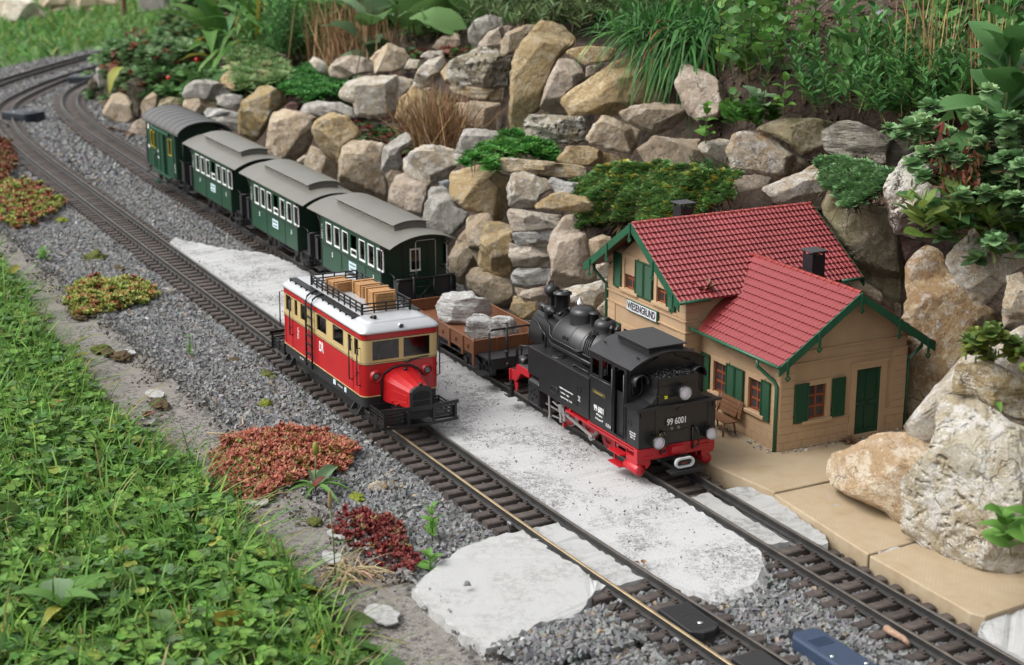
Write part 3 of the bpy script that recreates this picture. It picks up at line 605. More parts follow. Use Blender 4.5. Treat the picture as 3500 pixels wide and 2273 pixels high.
# ------------------------------------------------------------------ green carriages
def arcroof(hw, ze, za, n=14):
    # circular arc from (-hw,ze) over (0,za) to (hw,ze)
    h = za-ze; r = (hw*hw+h*h)/(2*h); c = za-r; a = math.asin(hw/r); return [(r*math.sin(-a+2*a*k/n), c+r*math.cos(-a+2*a*k/n)) for k in range(n+1)]
def roofshell(b, hw, ze, za, x0, x1, t=.0012, n=14):
    P = arcroof(hw, ze, za, n); Q = [(y, z-t) for y, z in P][::-1]; b.prism(P+Q, x0, x1, 'x')
def coach(first=True):
    t = thing('passenger_carriage', '', 'carriage', (0, 0, 0), 0, 'green passenger carriages')
    L_, Wd = .126, .0525; zs = .0395; zr = .127
    xw = [-1.3757+.0355*k+1.2725 for k in range(7)]; ww = .0243
    H = [(x, x+ww, .0840, .1180) for x in xw]
    for s in (-1, 1): obj('body_side', MB().wall((-L_, L_), (.0395, .1305), H, 0, .002, (lambda u, v, w, s=s: (u, s*(Wd-w), v))), green, t, fix=False)
    for s in (-1, 1):
        b = MB(); b.wall((-.0445, .0505), (.0395, .1290), [(-.0055, .0115, .0785, .1140)], 0, .002, (lambda u, v, w, s=s: (s*(L_-w), u, v)))
        P = arcroof(.0505, .129, .1445); b.prism(P, s*(L_-.002), s*L_, 'x'); b.box(min(s*L_, s*(L_-.002)), max(s*L_, s*(L_-.002)), -.0505, -.0445, .0395, .129); obj('end_wall', b, greend, t, fix=False)
    for s in (-1, 1):
        b = MB(); y0, y1 = sorted((s*Wd, s*(Wd+.0006)))
        b.box(-L_, L_, y0, y1, .0782, .0802); b.box(-L_, L_, y0, y1, .0390, .0402)
        for x in (-.0375, .062): b.box(x-.0006, x+.0006, y0, y1, .0402, .0782)
        for x in (-L_, L_): b.box(x-.0012, x+.0012, y0-.0002, y1+.0002, .0385, .128)
        for y in (-.018, .024): b.box(s*L_-.0007, s*L_+.0007, y-.001, y+.001, .04, .135)
        obj('moulding', b, matteblk, t, fix=False)
    for s in (-1, 1):
        for k, (a, c, z0, z1) in enumerate(H):
            fr = (lambda u, v, w, s=s: (u, s*(Wd-w), v)); low = k == 3
            zz = .0955 if low else z1
            b = MB(); b.wall((a, c), (z0, zz), [(a+.0019, c-.0010, z0+.0024, zz-.0019)], -.0003, .0012, fr); o = obj('window', b, white, t, fix=False)
            obj('pane', MB().box(a+.001, c-.001, s*(Wd-.0012)-.0001, s*(Wd-.0012)+.0001, z0+.001, zz-.001), dgls, o)
        text('lettering', '3', .0108, white, t, (-.0775, s*(Wd+.0003), .0676), ROT_L if s < 0 else (math.pi/2, 0, math.pi), .8, bold=.00035)
        text('lettering', '3', .0108, white, t, (.095, s*(Wd+.0003), .0676), ROT_L if s < 0 else (math.pi/2, 0, math.pi), .8, bold=.00035)
        o = obj('route_board', MB().box(-.0045, .0257, s*(Wd+.0004)-.0004, s*(Wd+.0004)+.0004, .0590, .0735), palebl, t)
        for z, tx, sz in ((.0693, 'Nach Mariendorf', .0042), (.0628, 'Leitzig - Wall Weg', .0034)): text('lettering', tx, sz, darkgrey, o, (.0106, s*(Wd+.0009), z), ROT_L if s < 0 else (math.pi/2, 0, math.pi), .75)
        text('lettering', '101\n7\n8 t\n4,5 m\n12 Pl\nKbr.', .0042, white, t, (-.1205*(-s if s > 0 else 1), s*(Wd+.0003), .0985), ROT_L if s < 0 else (math.pi/2, 0, math.pi), .7)
    b = MB(); roofshell(b, .0585, .1285, .1450, -.175, .175); obj('roof', b, croof, t, bevel=.0003)
    rf = S.objects[-1] if False else [o for o in S.objects if o.parent == t and o.name.startswith('roof')][-1]
    b = MB(); roofshell(b, .0305, .1515, .1568, -.1225, .1225, .0011); obj('clerestory_roof', b, croof, rf, bevel=.0003)
    b = MB(); b.wall((-.1165, .1165), (.1385, .1520), [(-.108+.0364*k, -.108+.0364*k+.027, .1465, .1505) for k in range(6)], 0, .0014, lambda u, v, w: (u, -.0262+w, v)); b.wall((-.1165, .1165), (.1385, .152), [(-.108+.0364*k, -.108+.0364*k+.027, .1465, .1505) for k in range(6)], 0, .0014, lambda u, v, w: (u, .0262-w, v))
    for s in (-1, 1): b.prism(arcroof(.0262, .1515, .1560)+[(.0262, .1385), (-.0262, .1385)], s*.1165-.0007, s*.1165+.0007, 'x')
    cl = obj('clerestory', b, croof, rf, fix=False)
    b = MB()
    for s in (-1, 1):
        for k in range(6): b.wall((-.1085+.0364*k, -.0805+.0364*k), (.146, .151), [(-.107+.0364*k, -.082+.0364*k, .1468, .1502)], 0, .0005, lambda u, v, w: (u, s*(.0265+w), v))
    obj('clerestory_frame', b, mat('grey_line', (.30, .30, .28), .5), cl, fix=False)
    # end platforms
    for s in (-1, 1):
        x0, x1 = s*L_, s*.171
        b = MB(); b.box(*sorted((x0, x1)), -.045, .045, .0395, .0425)
        for y0, y1 in ((-.0465, -.0165), (.0165, .0465)): b.box(*sorted((x1-s*.0012, x1)), y0, y1, .042, .0785)
        for y in (-.0465, .0465): b.box(*sorted((x1-s*.012, x1)), y-.0005, y+.0005, .042, .0785)
        pf = obj('end_platform', b, matteblk, t, fix=False)
        b = MB()
        for y0, y1 in ((-.0475, -.0155), (.0155, .0475)): b.tube([(x1, y0, .080), (x1, y1, .080)], .0012, 6)
        b.tube([(x1, -.0155, .080), (x1, -.012, .083), (x1, -.008, .080)], .0009, 6); b.tube([(x1, -.013, .076), (x1, .013, .076)], .0007, 6); b.tube([(x1, -.013, .066), (x1, .013, .066)], .0007, 6); b.tube([(x1, -.013, .048), (x1, .013, .072)], .0007, 6)
        b.tube([(x1-s*.002, .035, .042), (x1-s*.002, .035, .072), (x1-s*.008, .035, .074)], .0016, 6)
        for y in (-.044, .044): b.tube([(x1-s*.012, y, .0785), (x1-s*.02, y, .082), (x0, y, .0835)], .0009, 6)
        obj('railing', b, plastic, pf)
        b = MB(); b.tube([(x1+s*.001, -.016, .080), (x1+s*.001, -.016, .1340), (x1+s*.001, -.014, .1362), (x1+s*.001, .014, .1362), (x1+s*.001, .016, .1340), (x1+s*.001, .016, .080)], .0007, 6); obj('roof_support', b, mat('grey_wire', (.30, .29, .27), .4, metal=.4), t)
        b = MB(); b.wall((-.0058, .0118), (.0785, .1140), [(-.0036, .0096, .0812, .1115)], -.0004, .0014, lambda u, v, w: (s*(L_-w), u, v)); o = obj('end_window', b, white, t, fix=False)
        obj('pane', MB().box(s*(L_-.001)-.0001, s*(L_-.001)+.0001, -.0050, .011, .0795, .113), dgls, o); b = MB()
        for z in (.086, .0895, .093): b.box(s*(L_+.001)-.0003, s*(L_+.001)+.0003, -.005, .011, z-.0005, z+.0005)
        obj('window_bar', b, matteblk, o, fix=False)
        for y in (-.035, .038): obj('handrail', MB().tube([(s*L_, y, .060), (s*(L_+.003), y, .061), (s*(L_+.003), y, .074), (s*L_, y, .075)], .0008, 6), plastic, t)
        for q in (-1, 1):
            b = MB()
            for k, (yy, zz) in enumerate(((.047, .030), (.053, .017))): b.box(*sorted((x0+s*.006, x1-s*.008)), q*yy-.006, q*yy+.006, zz-.0007, zz+.0007)
            for x in (x0+s*.007, x1-s*.009): b.box(x-.0006, x+.0006, q*.0455-.001, q*.0455+.001, .016, .041); b.tube([(x, q*.046, .017), (x, q*.057, .017)], .0007, 5)
            obj('steps', b, matteblk, t, fix=False)
            b = MB(); xx = x0+s*.002
            b.tube([(xx, q*.0525, .108), (xx+s*.006, q*.0525, .118), (xx+s*.018, q*.0525, .1255)], .0008, 5); b.tube([(xx, q*.0525, .1255), (xx+s*.018, q*.0525, .1265)], .0008, 5)
            b.tube([(xx+s*(.006+.004*math.cos(a)), q*.0525, .1205+.004*math.sin(a)) for a in np.linspace(0, 5.5, 9)], .0006, 5); obj('roof_bracket', b, matteblk, t)
        b = MB(); b.tube([(x1, 0, .024), (x1+s*.012, 0, .022)], .0022, 6); b.box(*sorted((x1+s*.010, x1+s*.0125)), -.008, .008, .0205, .0235); b.box(*sorted((x1-s*.002, x1)), -.04, .04, .026, .0395); obj('coupling', b, matteblk, t)
    # underframe, axle boxes, wheels, seats
    b = MB(); b.box(-L_, L_, -.032, .032, .030, .0395)
    for s in (-1, 1):
        b.box(-L_+.004, L_-.004, s*.034-.0015, s*.034+.0015, .0315, .0385)
        for x in (-.072, .072):
            b.prism([(x-.010, .034), (x+.010, .034), (x+.004, .009), (x-.004, .009)], s*.036-.0015, s*.036+.0015, 'y'); b.box(x-.004, x+.004, s*.038-.003, s*.038+.003, .012, .020); b.tube([(x-.02, s*.037, .033), (x-.008, s*.037, .025), (x+.008, s*.037, .025), (x+.02, s*.037, .033)], .0012, 5)
        b.tube([(-.06, s*.03, .030), (-.03, s*.03, .018), (.03, s*.03, .018), (.06, s*.03, .030)], .0010, 5)
    obj('underframe', b, matteblk, t, fix=False)
    for x in (-.072, .072): wheelset(t, x, darkgrey, .0155)
    b = MB()
    for k in range(7): x = -.108+k*.0355; b.box(x, x+.004, -.05, -.012, .045, .092); b.box(x, x+.004, .012, .05, .045, .092); b.box(x-.010, x+.012, -.05, -.012, .045, .060); b.box(x-.010, x+.012, .012, .05, .045, .060)
    obj('seats', b, inw, t, fix=False)
    b = MB(); b.box(-L_+.003, L_-.003, -.05, .05, .043, .0445); obj('floor', b, inw, t)
    return t
c0 = coach(); index_kids()
for i, (x, lab) in enumerate(((-.9085, 'green carriage nearest the flat wagon with its end balcony in view'), (-1.2735, 'middle green carriage of three between the other two carriages'), (-1.6525, 'green carriage coupled directly to the dark roofed baggage van'))):
    o = c0 if i == 0 else copy_tree(c0)
    o.location = (x, yB(x), 0); o.rotation_euler = (0, 0, heading(PB, x)); o['label'] = lab
# ------------------------------------------------------------------ baggage van
VX = -2.016
vn = thing('baggage_van', 'green planked baggage van with dark ribbed roof at the train end', 'baggage van', (VX, yB(VX), 0), heading(PB, VX))
L_, Wd = .118, .0525; vo = lambda x: x-VX
planks = [(.0400+.0072*k, .0400+.0072*(k+1)-.0004) for k in range(13)]
vw = [(-2.0965, -2.0795), (-1.9565, -1.9355)]
for s in (-1, 1):
    b = MB()
    b.wall((-L_, L_), (.0398, .1345), [(vo(a), vo(c), .0850, .1185) for a, c in vw], .0006, .002, (lambda u, v, w: (u, s*(Wd-w), v))); obj('body_side', b, greend, vn, fix=False)
    for z0, z1 in planks:
        b = MB(); b.wall((-L_, L_), (z0, z1), [(vo(a), vo(c), .0850, .1185) for a, c in vw], -.0002, .0006, (lambda u, v, w: (u, s*(Wd-w), v))); obj('plank', b, green, vn, fix=False)
    o = obj('sliding_door', MB().wall((vo(-2.063), vo(-1.982)), (.0405, .1265), [(vo(-2.0600), vo(-2.0475), .086, .119)], -.003, -.0004, lambda u, v, w: (u, s*(Wd-w), v)), green, vn, fix=False)
    b = MB()
    for x in (-2.0445, -2.0145, -1.985, -2.0615): b.box(vo(x)-.0011, vo(x)+.0011, s*(Wd+.0036)-.0008, s*(Wd+.0036)+.0008, .0405, .1265)
    for z in (.0415, .078, .1255): b.box(vo(-2.0625), vo(-1.9825), s*(Wd+.0034)-.0006, s*(Wd+.0034)+.0006, z-.001, z+.001)
    obj('door_frame', b, green, o, fix=False)
    obj('door_latch', MB().tube([(vo(-2.0600), s*(Wd+.0045), .079), (vo(-2.0525), s*(Wd+.0055), .0715), (vo(-2.0500), s*(Wd+.0055), .0700)], .0012, 6), matteblk, o)
    obj('door_track', MB().box(vo(-2.066), vo(-1.9345), s*(Wd+.0045)-.0025, s*(Wd+.0045)+.0025, .1265, .1320), mat('door_track_green', (.016, .085, .042), .35), vn, bevel=.001)
    obj('door_sill', MB().box(vo(-2.066), vo(-1.930), s*(Wd+.0045)-.0025, s*(Wd+.0045)+.0025, .0345, .0400), green, vn, bevel=.0008)
    for x0, x1, z0, z1, yy in ((-2.0965, -2.0795, .0850, .1185, 0), (-2.0600, -2.0475, .086, .119, .003), (-1.9565, -1.9355, .0850, .1185, 0)):
        b = MB(); b.wall((vo(x0)-.0007, vo(x1)+.0007), (z0-.0007, z1+.0007), [(vo(x0)+.0002, vo(x1)-.0002, z0+.0002, z1-.0002)], -.0007-yy, .001-yy, lambda u, v, w: (u, s*(Wd-w), v)); o2 = obj('window', b, yellow, vn, fix=False)
        obj('pane', MB().box(vo(x0), vo(x1), s*(Wd-.0008+yy)-.0001, s*(Wd-.0008+yy)+.0001, z0, z1), dgls, o2)
    b = MB()
    for x in (-2.128, -1.974, -1.918, -1.901, -2.066): b.box(vo(x)-.0012, vo(x)+.0012, s*(Wd+.0006)-.0008, s*(Wd+.0006)+.0008, .0395, .134)
    obj('post', b, greend, vn, fix=False)
    obj('step_board', MB().box(vo(-2.063), vo(-2.028), s*.055-.006, s*.055+.006, .0130, .0150), green, vn)
    rr = ROT_L if s < 0 else (math.pi/2, 0, math.pi)
    text('lettering', 'LGB', .0072, white, vn, (vo(-2.030), s*(Wd+.0035), .0825), rr, .7); text('lettering', '3080', .0072, white, vn, (vo(-2.029), s*(Wd+.0035), .0685), rr, .7)
    text('lettering', 'D 46\n3,2 t\n10 m\nHbr.', .0048, white, vn, (vo(-1.9095), s*(Wd+.0008), .062), rr, .7); text('lettering', 'Post', .0048, white, vn, (vo(-2.0875), s*(Wd+.0008), .130), rr, .7); text('lettering', 'Hg 35', .004, white, vn, (vo(-1.9225), s*(Wd+.0008), .1215), rr, .8)
    for x, z, h in ((-2.112, .125, .010), (-2.113, .081, .006)): obj('data_plate', MB().box(vo(x)-.005, vo(x)+.005, s*(Wd+.0006)-.0004, s*(Wd+.0006)+.0004, z-h/2, z+h/2), white, vn)
for s in (-1, 1):
    b = MB()
    b.box(*sorted((s*L_, s*(L_-.002))), -.0505, .0505, .0395, .1345); b.prism(arcroof(.0505, .1344, .1590), s*(L_-.0015), s*L_-s*.0002, 'x'); obj('end_wall', b, greend, vn, fix=False)
    b = MB()
    for z0, z1 in planks: b.box(*sorted((s*L_, s*(L_+.0007))), -.050, .050, z0, z1)
    obj('end_planking', b, greend, vn, fix=False)
    b = MB(); x1 = s*(L_+.034); b.box(*sorted((s*L_, x1)), -.045, .045, .0385, .0415); b.box(*sorted((x1-s*.0012, x1)), -.046, -.016, .0415, .079); b.box(*sorted((x1-s*.0012, x1)), .016, .046, .0415, .079)
    for y in (-.046, .046): b.box(*sorted((x1-s*.02, x1)), y-.0006, y+.0006, .0415, .079)
    b.tube([(x1, -.047, .080), (x1, .047, .080)], .0012, 6); b.tube([(x1, -.047, .08), (s*L_, -.047, .083)], .0009, 5); obj('end_platform', b, matteblk, vn, fix=False)
    b = MB(); b.tube([(s*(L_+.02), -.044, .041), (s*(L_+.024), -.044, .132)], .0009, 6); obj('handrail', b, plastic, vn)
    for q in (-1, 1): b = MB(); b.box(*sorted((s*(L_+.008), s*(L_+.028))), q*.05-.006, q*.05+.006, .019, .0205); b.box(*sorted((s*(L_+.008), s*(L_+.028))), q*.047-.006, q*.047+.006, .030, .0314); b.box(*sorted((s*(L_+.008), s*(L_+.0095))), q*.045-.001, q*.045+.001, .019, .04); obj('steps', b, matteblk, vn, fix=False)
b = MB(); P = [(-.0585, .1365), (-.0575, .1410), (-.0545, .1455)]+[(.0545*-math.cos(math.pi*(.12+.76*k/14))/math.cos(math.pi*.12), .1455+.0180*(math.sin(math.pi*(.12+.76*k/14))-math.sin(.12*math.pi))/(1-math.sin(.12*math.pi))) for k in range(1, 14)]+[(.0545, .1455), (.0575, .1410), (.0585, .1365)]
b.prism(P+[(y*.975, z-.0015) for y, z in P[::-1]], -.132, .156, 'x'); rf = obj('roof', b, vroof, vn)
for k in range(9):
    x = -.128+.0355*k; b = MB(); b.tube([(x, y, z+.0002) for y, z in P], .0005, 4); obj('roof_seam', b, mat('seam', (.05, .052, .06), .5), rf)
b = MB(); b.box(-L_, L_, -.032, .032, .028, .0395)
for s in (-1, 1):
    for x in (-.075, .075): b.prism([(x-.010, .034), (x+.010, .034), (x+.004, .009), (x-.004, .009)], s*.036-.0015, s*.036+.0015, 'y'); b.box(x-.004, x+.004, s*.038-.003, s*.038+.003, .012, .020)
obj('underframe', b, matteblk, vn, fix=False)
for x in (-.075, .075): wheelset(vn, x, darkgrey, .0155)
# ------------------------------------------------------------------ brown flat wagon
FX = -.5835
fw_ = thing('flat_wagon', 'brown low sided wagon carrying three grey stones behind the engine', 'wagon', (FX, yB(FX), 0), heading(PB, FX))
fl, fw2 = .1175, .053
for k in range(26):
    x = -fl+.001+k*(2*fl-.002)/26; obj('floor_plank', MB().box(x, x+(2*fl-.002)/26-.0004, -fw2+.002, fw2-.002, .0385, .0405+R.uniform(-.0001, .0001)), brown, fw_)
for s in (-1, 1):
    b = MB(); y = s*(fw2-.001); b.box(-fl, fl, y-.001, y+.001, .0375, .0568); b.box(-fl, fl, y-.0016, y+.0016, .0562, .0578); sd_ = obj('side_board', b, brown, fw_, fix=False)
    for x in (-.1165, -.083, -.041, 0, .041, .083, .1165): b = MB(); b.box(x-.0028, x+.0028, s*(fw2+.0005)-.0012, s*(fw2+.0005)+.0012, .0305 if abs(x) < .1 else .0235, .0572); obj('stake', b, brown, sd_, bevel=.0004, fix=False)
    pass
    b = MB()
    for x in (-.1, -.062, -.02, .02, .062, .1): b.box(x-.012, x+.012, s*(fw2+.0002)-.0003, s*(fw2+.0002)+.0003, .0468, .0476); b.lathe([(.0022, -.0012), (.0022, .0012)], (x, s*fw2, .0472), 'y', 8); b.box(x-.0012, x+.0012, s*(fw2+.001)-.001, s*(fw2+.001)+.001, .0445, .0495)
    obj('board_fitting', b, brown, sd_, fix=False)
    b = MB(); x = s*(fl-.001); b.box(x-.001, x+.001, -fw2, fw2, .0375, .0568); b.box(x-.0016, x+.0016, -fw2, fw2, .0562, .0578); e = obj('end_board', b, brown, fw_, fix=False)
    b = MB()
    for y in (-.018, .018): b.box(x-.0022, x+.0022, y-.0022, y+.0022, .0375, .0575)
    for y0, y1 in ((-.05, -.022), (-.014, .014), (.022, .05)): b.box(x+s*.0008-.0004, x+s*.0008+.0004, y0, y1, .0435, .0445); b.box(x+s*.0008-.0004, x+s*.0008+.0004, y0, y1, .0515, .0525)
    obj('board_fitting', b, brown, e, fix=False)
    b = MB(); b.box(*sorted((s*fl, s*(fl+.036))), -.0485, .0485, .0375, .0400)
    for k in range(5): pass
    b.box(*sorted((s*(fl+.034), s*(fl+.037))), -.046, .046, .026, .0375); b.box(*sorted((s*fl, s*(fl+.034))), -.03, .03, .024, .0375); pf = obj('end_platform', b, darkgrey if False else matteblk, fw_, fix=False)
    b = MB(); x = s*(fl+.034); b.tube([(x, -.047, .030), (x, -.047, .076), (x, -.0435, .0795), (x, .0435, .0795), (x, .047, .076), (x, .047, .030)], .0015, 8)
    for y in (.012, ): b.tube([(x, y, .04), (x, y, .0795)], .0013, 6)
    b.tube([(x, .040, .04), (x, .040, .0795)], .0013, 6); obj('railing', b, plastic, pf)
    b = MB(); y = -.021; b.tube([(x, y, .026), (x, y, .0835)], .0020, 8); b.tube([(x, y, .0835), (x, y, .0885)], .0008, 6); b.tube([(x-.001, y-.006, .0865), (x+.001, y+.006, .0845), (x+.001, y+.006, .0890)], .0008, 6); b.lathe([(.003, 0), (.0042, .003), (.003, .007)], (x+s*.0015, y, .0265), 'z', 10); b.lathe([(.0028, 0), (.0028, .004)], (x, y, .045), 'z', 10); obj('brake_stand', b, plastic, pf)
    b = MB(); b.tube([(x+s*.003, -.008, .034), (x+s*.004, -.008, .050), (x+s*.006, -.005, .0525), (x+s*.008, -.003, .049), (x+s*.008, -.004, .040), (x+s*.005, -.006, .034)], .0017, 7); obj('brake_hose', b, plastic, fw_)
    for q in (-1, 1): b = MB(); b.box(*sorted((s*(fl+.006), s*(fl+.03))), q*.049-.008, q*.049+.008, .0165, .0178); b.tube([(s*(fl+.008), q*.044, .0178), (s*(fl+.008), q*.044, .038)], .0007, 5); b.tube([(s*(fl+.028), q*.044, .0178), (s*(fl+.028), q*.044, .038)], .0007, 5); obj('step', b, darkgrey if False else matteblk, fw_, fix=False)
    b = MB(); b.tube([(s*(fl+.036), 0, .024), (s*(fl+.05), 0, .022)], .0022, 6); obj('coupling', b, matteblk, fw_)
b = MB(); b.box(-fl, fl, -.034, .034, .030, .0385)
for s in (-1, 1): b.tube([(-.075, s*.036, .032), (-.045, s*.036, .019), (.045, s*.036, .019), (.075, s*.036, .032)], .0015, 6)
for x in (-.02, .05): b.lathe([(.008, -.02), (.008, .02)], (x, -.028, .026), 'x', 12)
obj('underframe', b, matteblk, fw_, fix=False)
for x0 in (-.083, .083):
    b = MB()
    for s in (-1, 1): b.prism([(x0-.030, .013), (x0+.030, .013), (x0+.030, .018), (x0+.012, .026), (x0-.012, .026), (x0-.030, .018)], s*.036-.0015, s*.036+.0015, 'y')
    for x in (x0-.019, x0+.019):
        for s in (-1, 1): b.box(x-.004, x+.004, s*.038-.002, s*.038+.002, .010, .019)
    obj('bogie', b, matteblk, fw_, fix=False)
    for x in (x0-.019, x0+.019): wheelset(fw_, x, darkgrey, .0135)
# ------------------------------------------------------------------ black tank engine
LX = -.19; lo = lambda x: x-LX
lc = thing('steam_locomotive', 'black tank engine with red frame and coal bunker facing the camera', 'steam locomotive', (LX, yB(LX), 0), heading(PB, LX))
# boiler, smokebox, bands
b = MB(); by, bz, br_ = 0, .1000, .0300
prof = [(.0001, 0), (.010, -.0012), (.0235, 0), (.0245, .0008), (.0285, .0008), (.0300, .0024), (.0300, .0600)]
b.lathe(prof, (lo(-.3515), 0, bz), 'x', 40, caps=False); b.lathe([(.0300, .06), (.0306, .0602), (.0306, .0630), (.0296, .0632), (.0296, .20)], (lo(-.3515), 0, bz), 'x', 40, caps=False); boiler = obj('boiler', b, plastic, lc)
b = MB()
for x in (-.249, -.2215, -.190, -.168): b.lathe([(.0298, -.0009), (.0301, -.0007), (.0301, .0007), (.0298, .0009)], (lo(x), 0, bz), 'x', 40, caps=False)
obj('boiler_band', b, plastic, boiler)
b = MB(); b.lathe([(.0125, -.006), (.0100, -.0015), (.0098, .002), (.0098, .0190), (.0118, .0195), (.0118, .0215), (.0080, .0220), (.0078, .0232), (.0055, .0234), (.0055, .008)], (lo(-.317), 0, .1305), 'z', 24, caps=False); b.lathe([(.0001, .008), (.0055, .008)], (lo(-.317), 0, .1305), 'z', 24, caps=False); obj('chimney', b, plastic, lc)
def dome(name, x, r, zt, zb, sx=1.0, round_=.4):
    h = zt-zb; b = MB(); P = [(r*1.18, 0), (r*1.05, h*.12), (r, h*.2), (r, h*(1-round_))]+[(r*math.cos(a)**.6, h*(1-round_)+h*round_*math.sin(a)) for a in np.linspace(.25, math.pi/2-.001, 7)]
    b.lathe(P, (0, 0, 0), 'z', 32, caps=False); o = obj(name, b, plastic, lc); o.location = (lo(x), 0, zb); o.scale = (sx, 1, 1); return o
d1o = dome('sand_dome', -.2634, .0165, .1468, .118, 1.12, .32)
d2o = dome('steam_dome', -.2095, .0138, .1440, .1235, 1.0, .42)
b = MB(); b.lathe([(.0060, 0), (.0060, .0016), (.0001, .0020)], (lo(-.2095), 0, .1435), 'z', 20, caps=False); b.box(lo(-.2050), lo(-.2025), -.003, .003, .1435, .1458); b.tube([(lo(-.2035), -.003, .146), (lo(-.2035), .003, .146)], .0007, 6); obj('dome_lid', b, plastic, lc)
b = MB(); b.lathe([(.0062, -.004), (.0058, 0), (.0058, .0165), (.0066, .0168), (.0066, .0188), (.0001, .0192)], (lo(-.2355), 0, .1265), 'z', 20, caps=False); obj('valve_stand', b, plastic, lc)
b = MB()
for k, (x, y) in enumerate(((-.187, -.004), (-.1835, .003), (-.1795, -.001))): b.lathe([(.0028, 0), (.0028, .008), (.0034, .0085), (.0034, .0095), (.0015, .012), (.0001, .013)], (lo(x), y, .129), 'z', 10, caps=False)
b.box(lo(-.191), lo(-.176), -.008, .008, .127, .132); obj('safety_valve', b, plastic, lc)
o = obj('bell', MB().lathe([(.0048, 0), (.0045, .0035), (.0036, .0062), (.0018, .0074), (.0010, .0080), (.0012, .0092), (.0001, .0098)], (lo(-.298), .014, .1375), 'z', 16, caps=False), chrome, lc); obj('bell_stand', MB().lathe([(.004, -.008), (.0036, 0), (.0048, .0003)], (lo(-.298), .014, .1375), 'z', 12), plastic, o)
b = MB(); b.lathe([(.0040, 0), (.0040, .004), (.0032, .0045), (.0032, .0060)], (lo(-.304), .004, .130), 'z', 12); b.tube([(lo(-.304), .0, .135), (lo(-.296), -.012, .1325), (lo(-.292), -.016, .130)], .0013, 6); b.tube([(lo(-.293), -.013, .1335), (lo(-.293), -.019, .1305)], .0022, 8); obj('whistle_valve', b, plastic, lc)
# lamp above the smokebox and turbo generator
b = MB(); b.lathe([(.0001, -.009), (.0060, -.0085), (.0080, -.006), (.0084, -.002), (.0084, .006), (.0001, .0062)], (lo(-.3445), 0, .1475), 'x', 20, caps=False); b.box(lo(-.350), lo(-.340), -.004, .004, .128, .142); b.tube([(lo(-.3475), -.003, .155), (lo(-.3475), -.003, .1595), (lo(-.3475), .003, .1595), (lo(-.3475), .003, .155)], .0007, 6); o = obj('headlamp', b, plastic, lc); obj('lens', MB().lathe([(.0075, 0), (.0001, -.0008)], (lo(-.3536), 0, .1475), 'x', 18, caps=False), lampw, o)
b = MB(); b.lathe([(.0001, -.017), (.0055, -.0165), (.0058, -.006), (.0050, -.0055), (.0050, .002), (.0060, .0025), (.0060, .010), (.0040, .013), (.0024, .014), (.0022, .018), (.0001, .018)], (lo(-.318), -.0205, .1325), 'x', 18, caps=False); b.box(lo(-.322), lo(-.314), -.023, -.016, .121, .129); b.box(lo(-.328), lo(-.323), -.0265, -.0235, .131, .136); obj('generator', b, plastic, lc)
# pipework on the left flank of the boiler
def onb(x, a, r=.0312): return (lo(x), -r*math.cos(math.radians(a)), bz+r*math.sin(math.radians(a)))
b = MB()
for P in ([(-.345, 44), (-.318, 40), (-.300, 30), (-.2925, 12), (-.2850, 8), (-.16, 8)], [(-.348, 30), (-.330, 26), (-.316, 14), (-.3125, -6)], [(-.335, 58), (-.315, 54)], [(-.340, 20), (-.300, 8), (-.286, -10), (-.165, -10)], [(-.345, 66), (-.327, 62)]): b.tube([onb(x, a) for x, a in P], .0009, 6)
for k in range(4): b.tube([onb(-.217+k*.0042, 62-k*2), onb(-.214+k*.0042, 38), onb(-.211+k*.0042, 12), onb(-.2095+k*.0042, -18)], .0009, 6)
b.tube([onb(-.285, -2, .0335), onb(-.16, -2, .0335)], .0016, 8)
obj('pipework', b, plastic, lc)
b = MB(); b.box(lo(-.222), lo(-.209), -.0385, -.0285, .1065, .1080); obj('boiler_shelf', b, plastic, lc); b = MB()
for x in (-.262, -.254):
    b.lathe([(.0026, -.0012), (.0026, .0012)], onb(x, 22, .0300), 'y', 10)
b.box(lo(-.214), lo(-.204), -.014, -.006, .127, .131); b.box(lo(-.2135), lo(-.2045), -.0205, -.0150, .1235, .1275); obj('boiler_fitting', b, plastic, lc)
b = MB(); b.tube([onb(-.3035, -5, .034), (lo(-.3035), -.0345, .1065), (lo(-.3005), -.0345, .1085), (lo(-.2975), -.0345, .1065), (lo(-.2975), -.0345, .0905)], .0015, 7); obj('tank_pipe', b, plastic, lc)
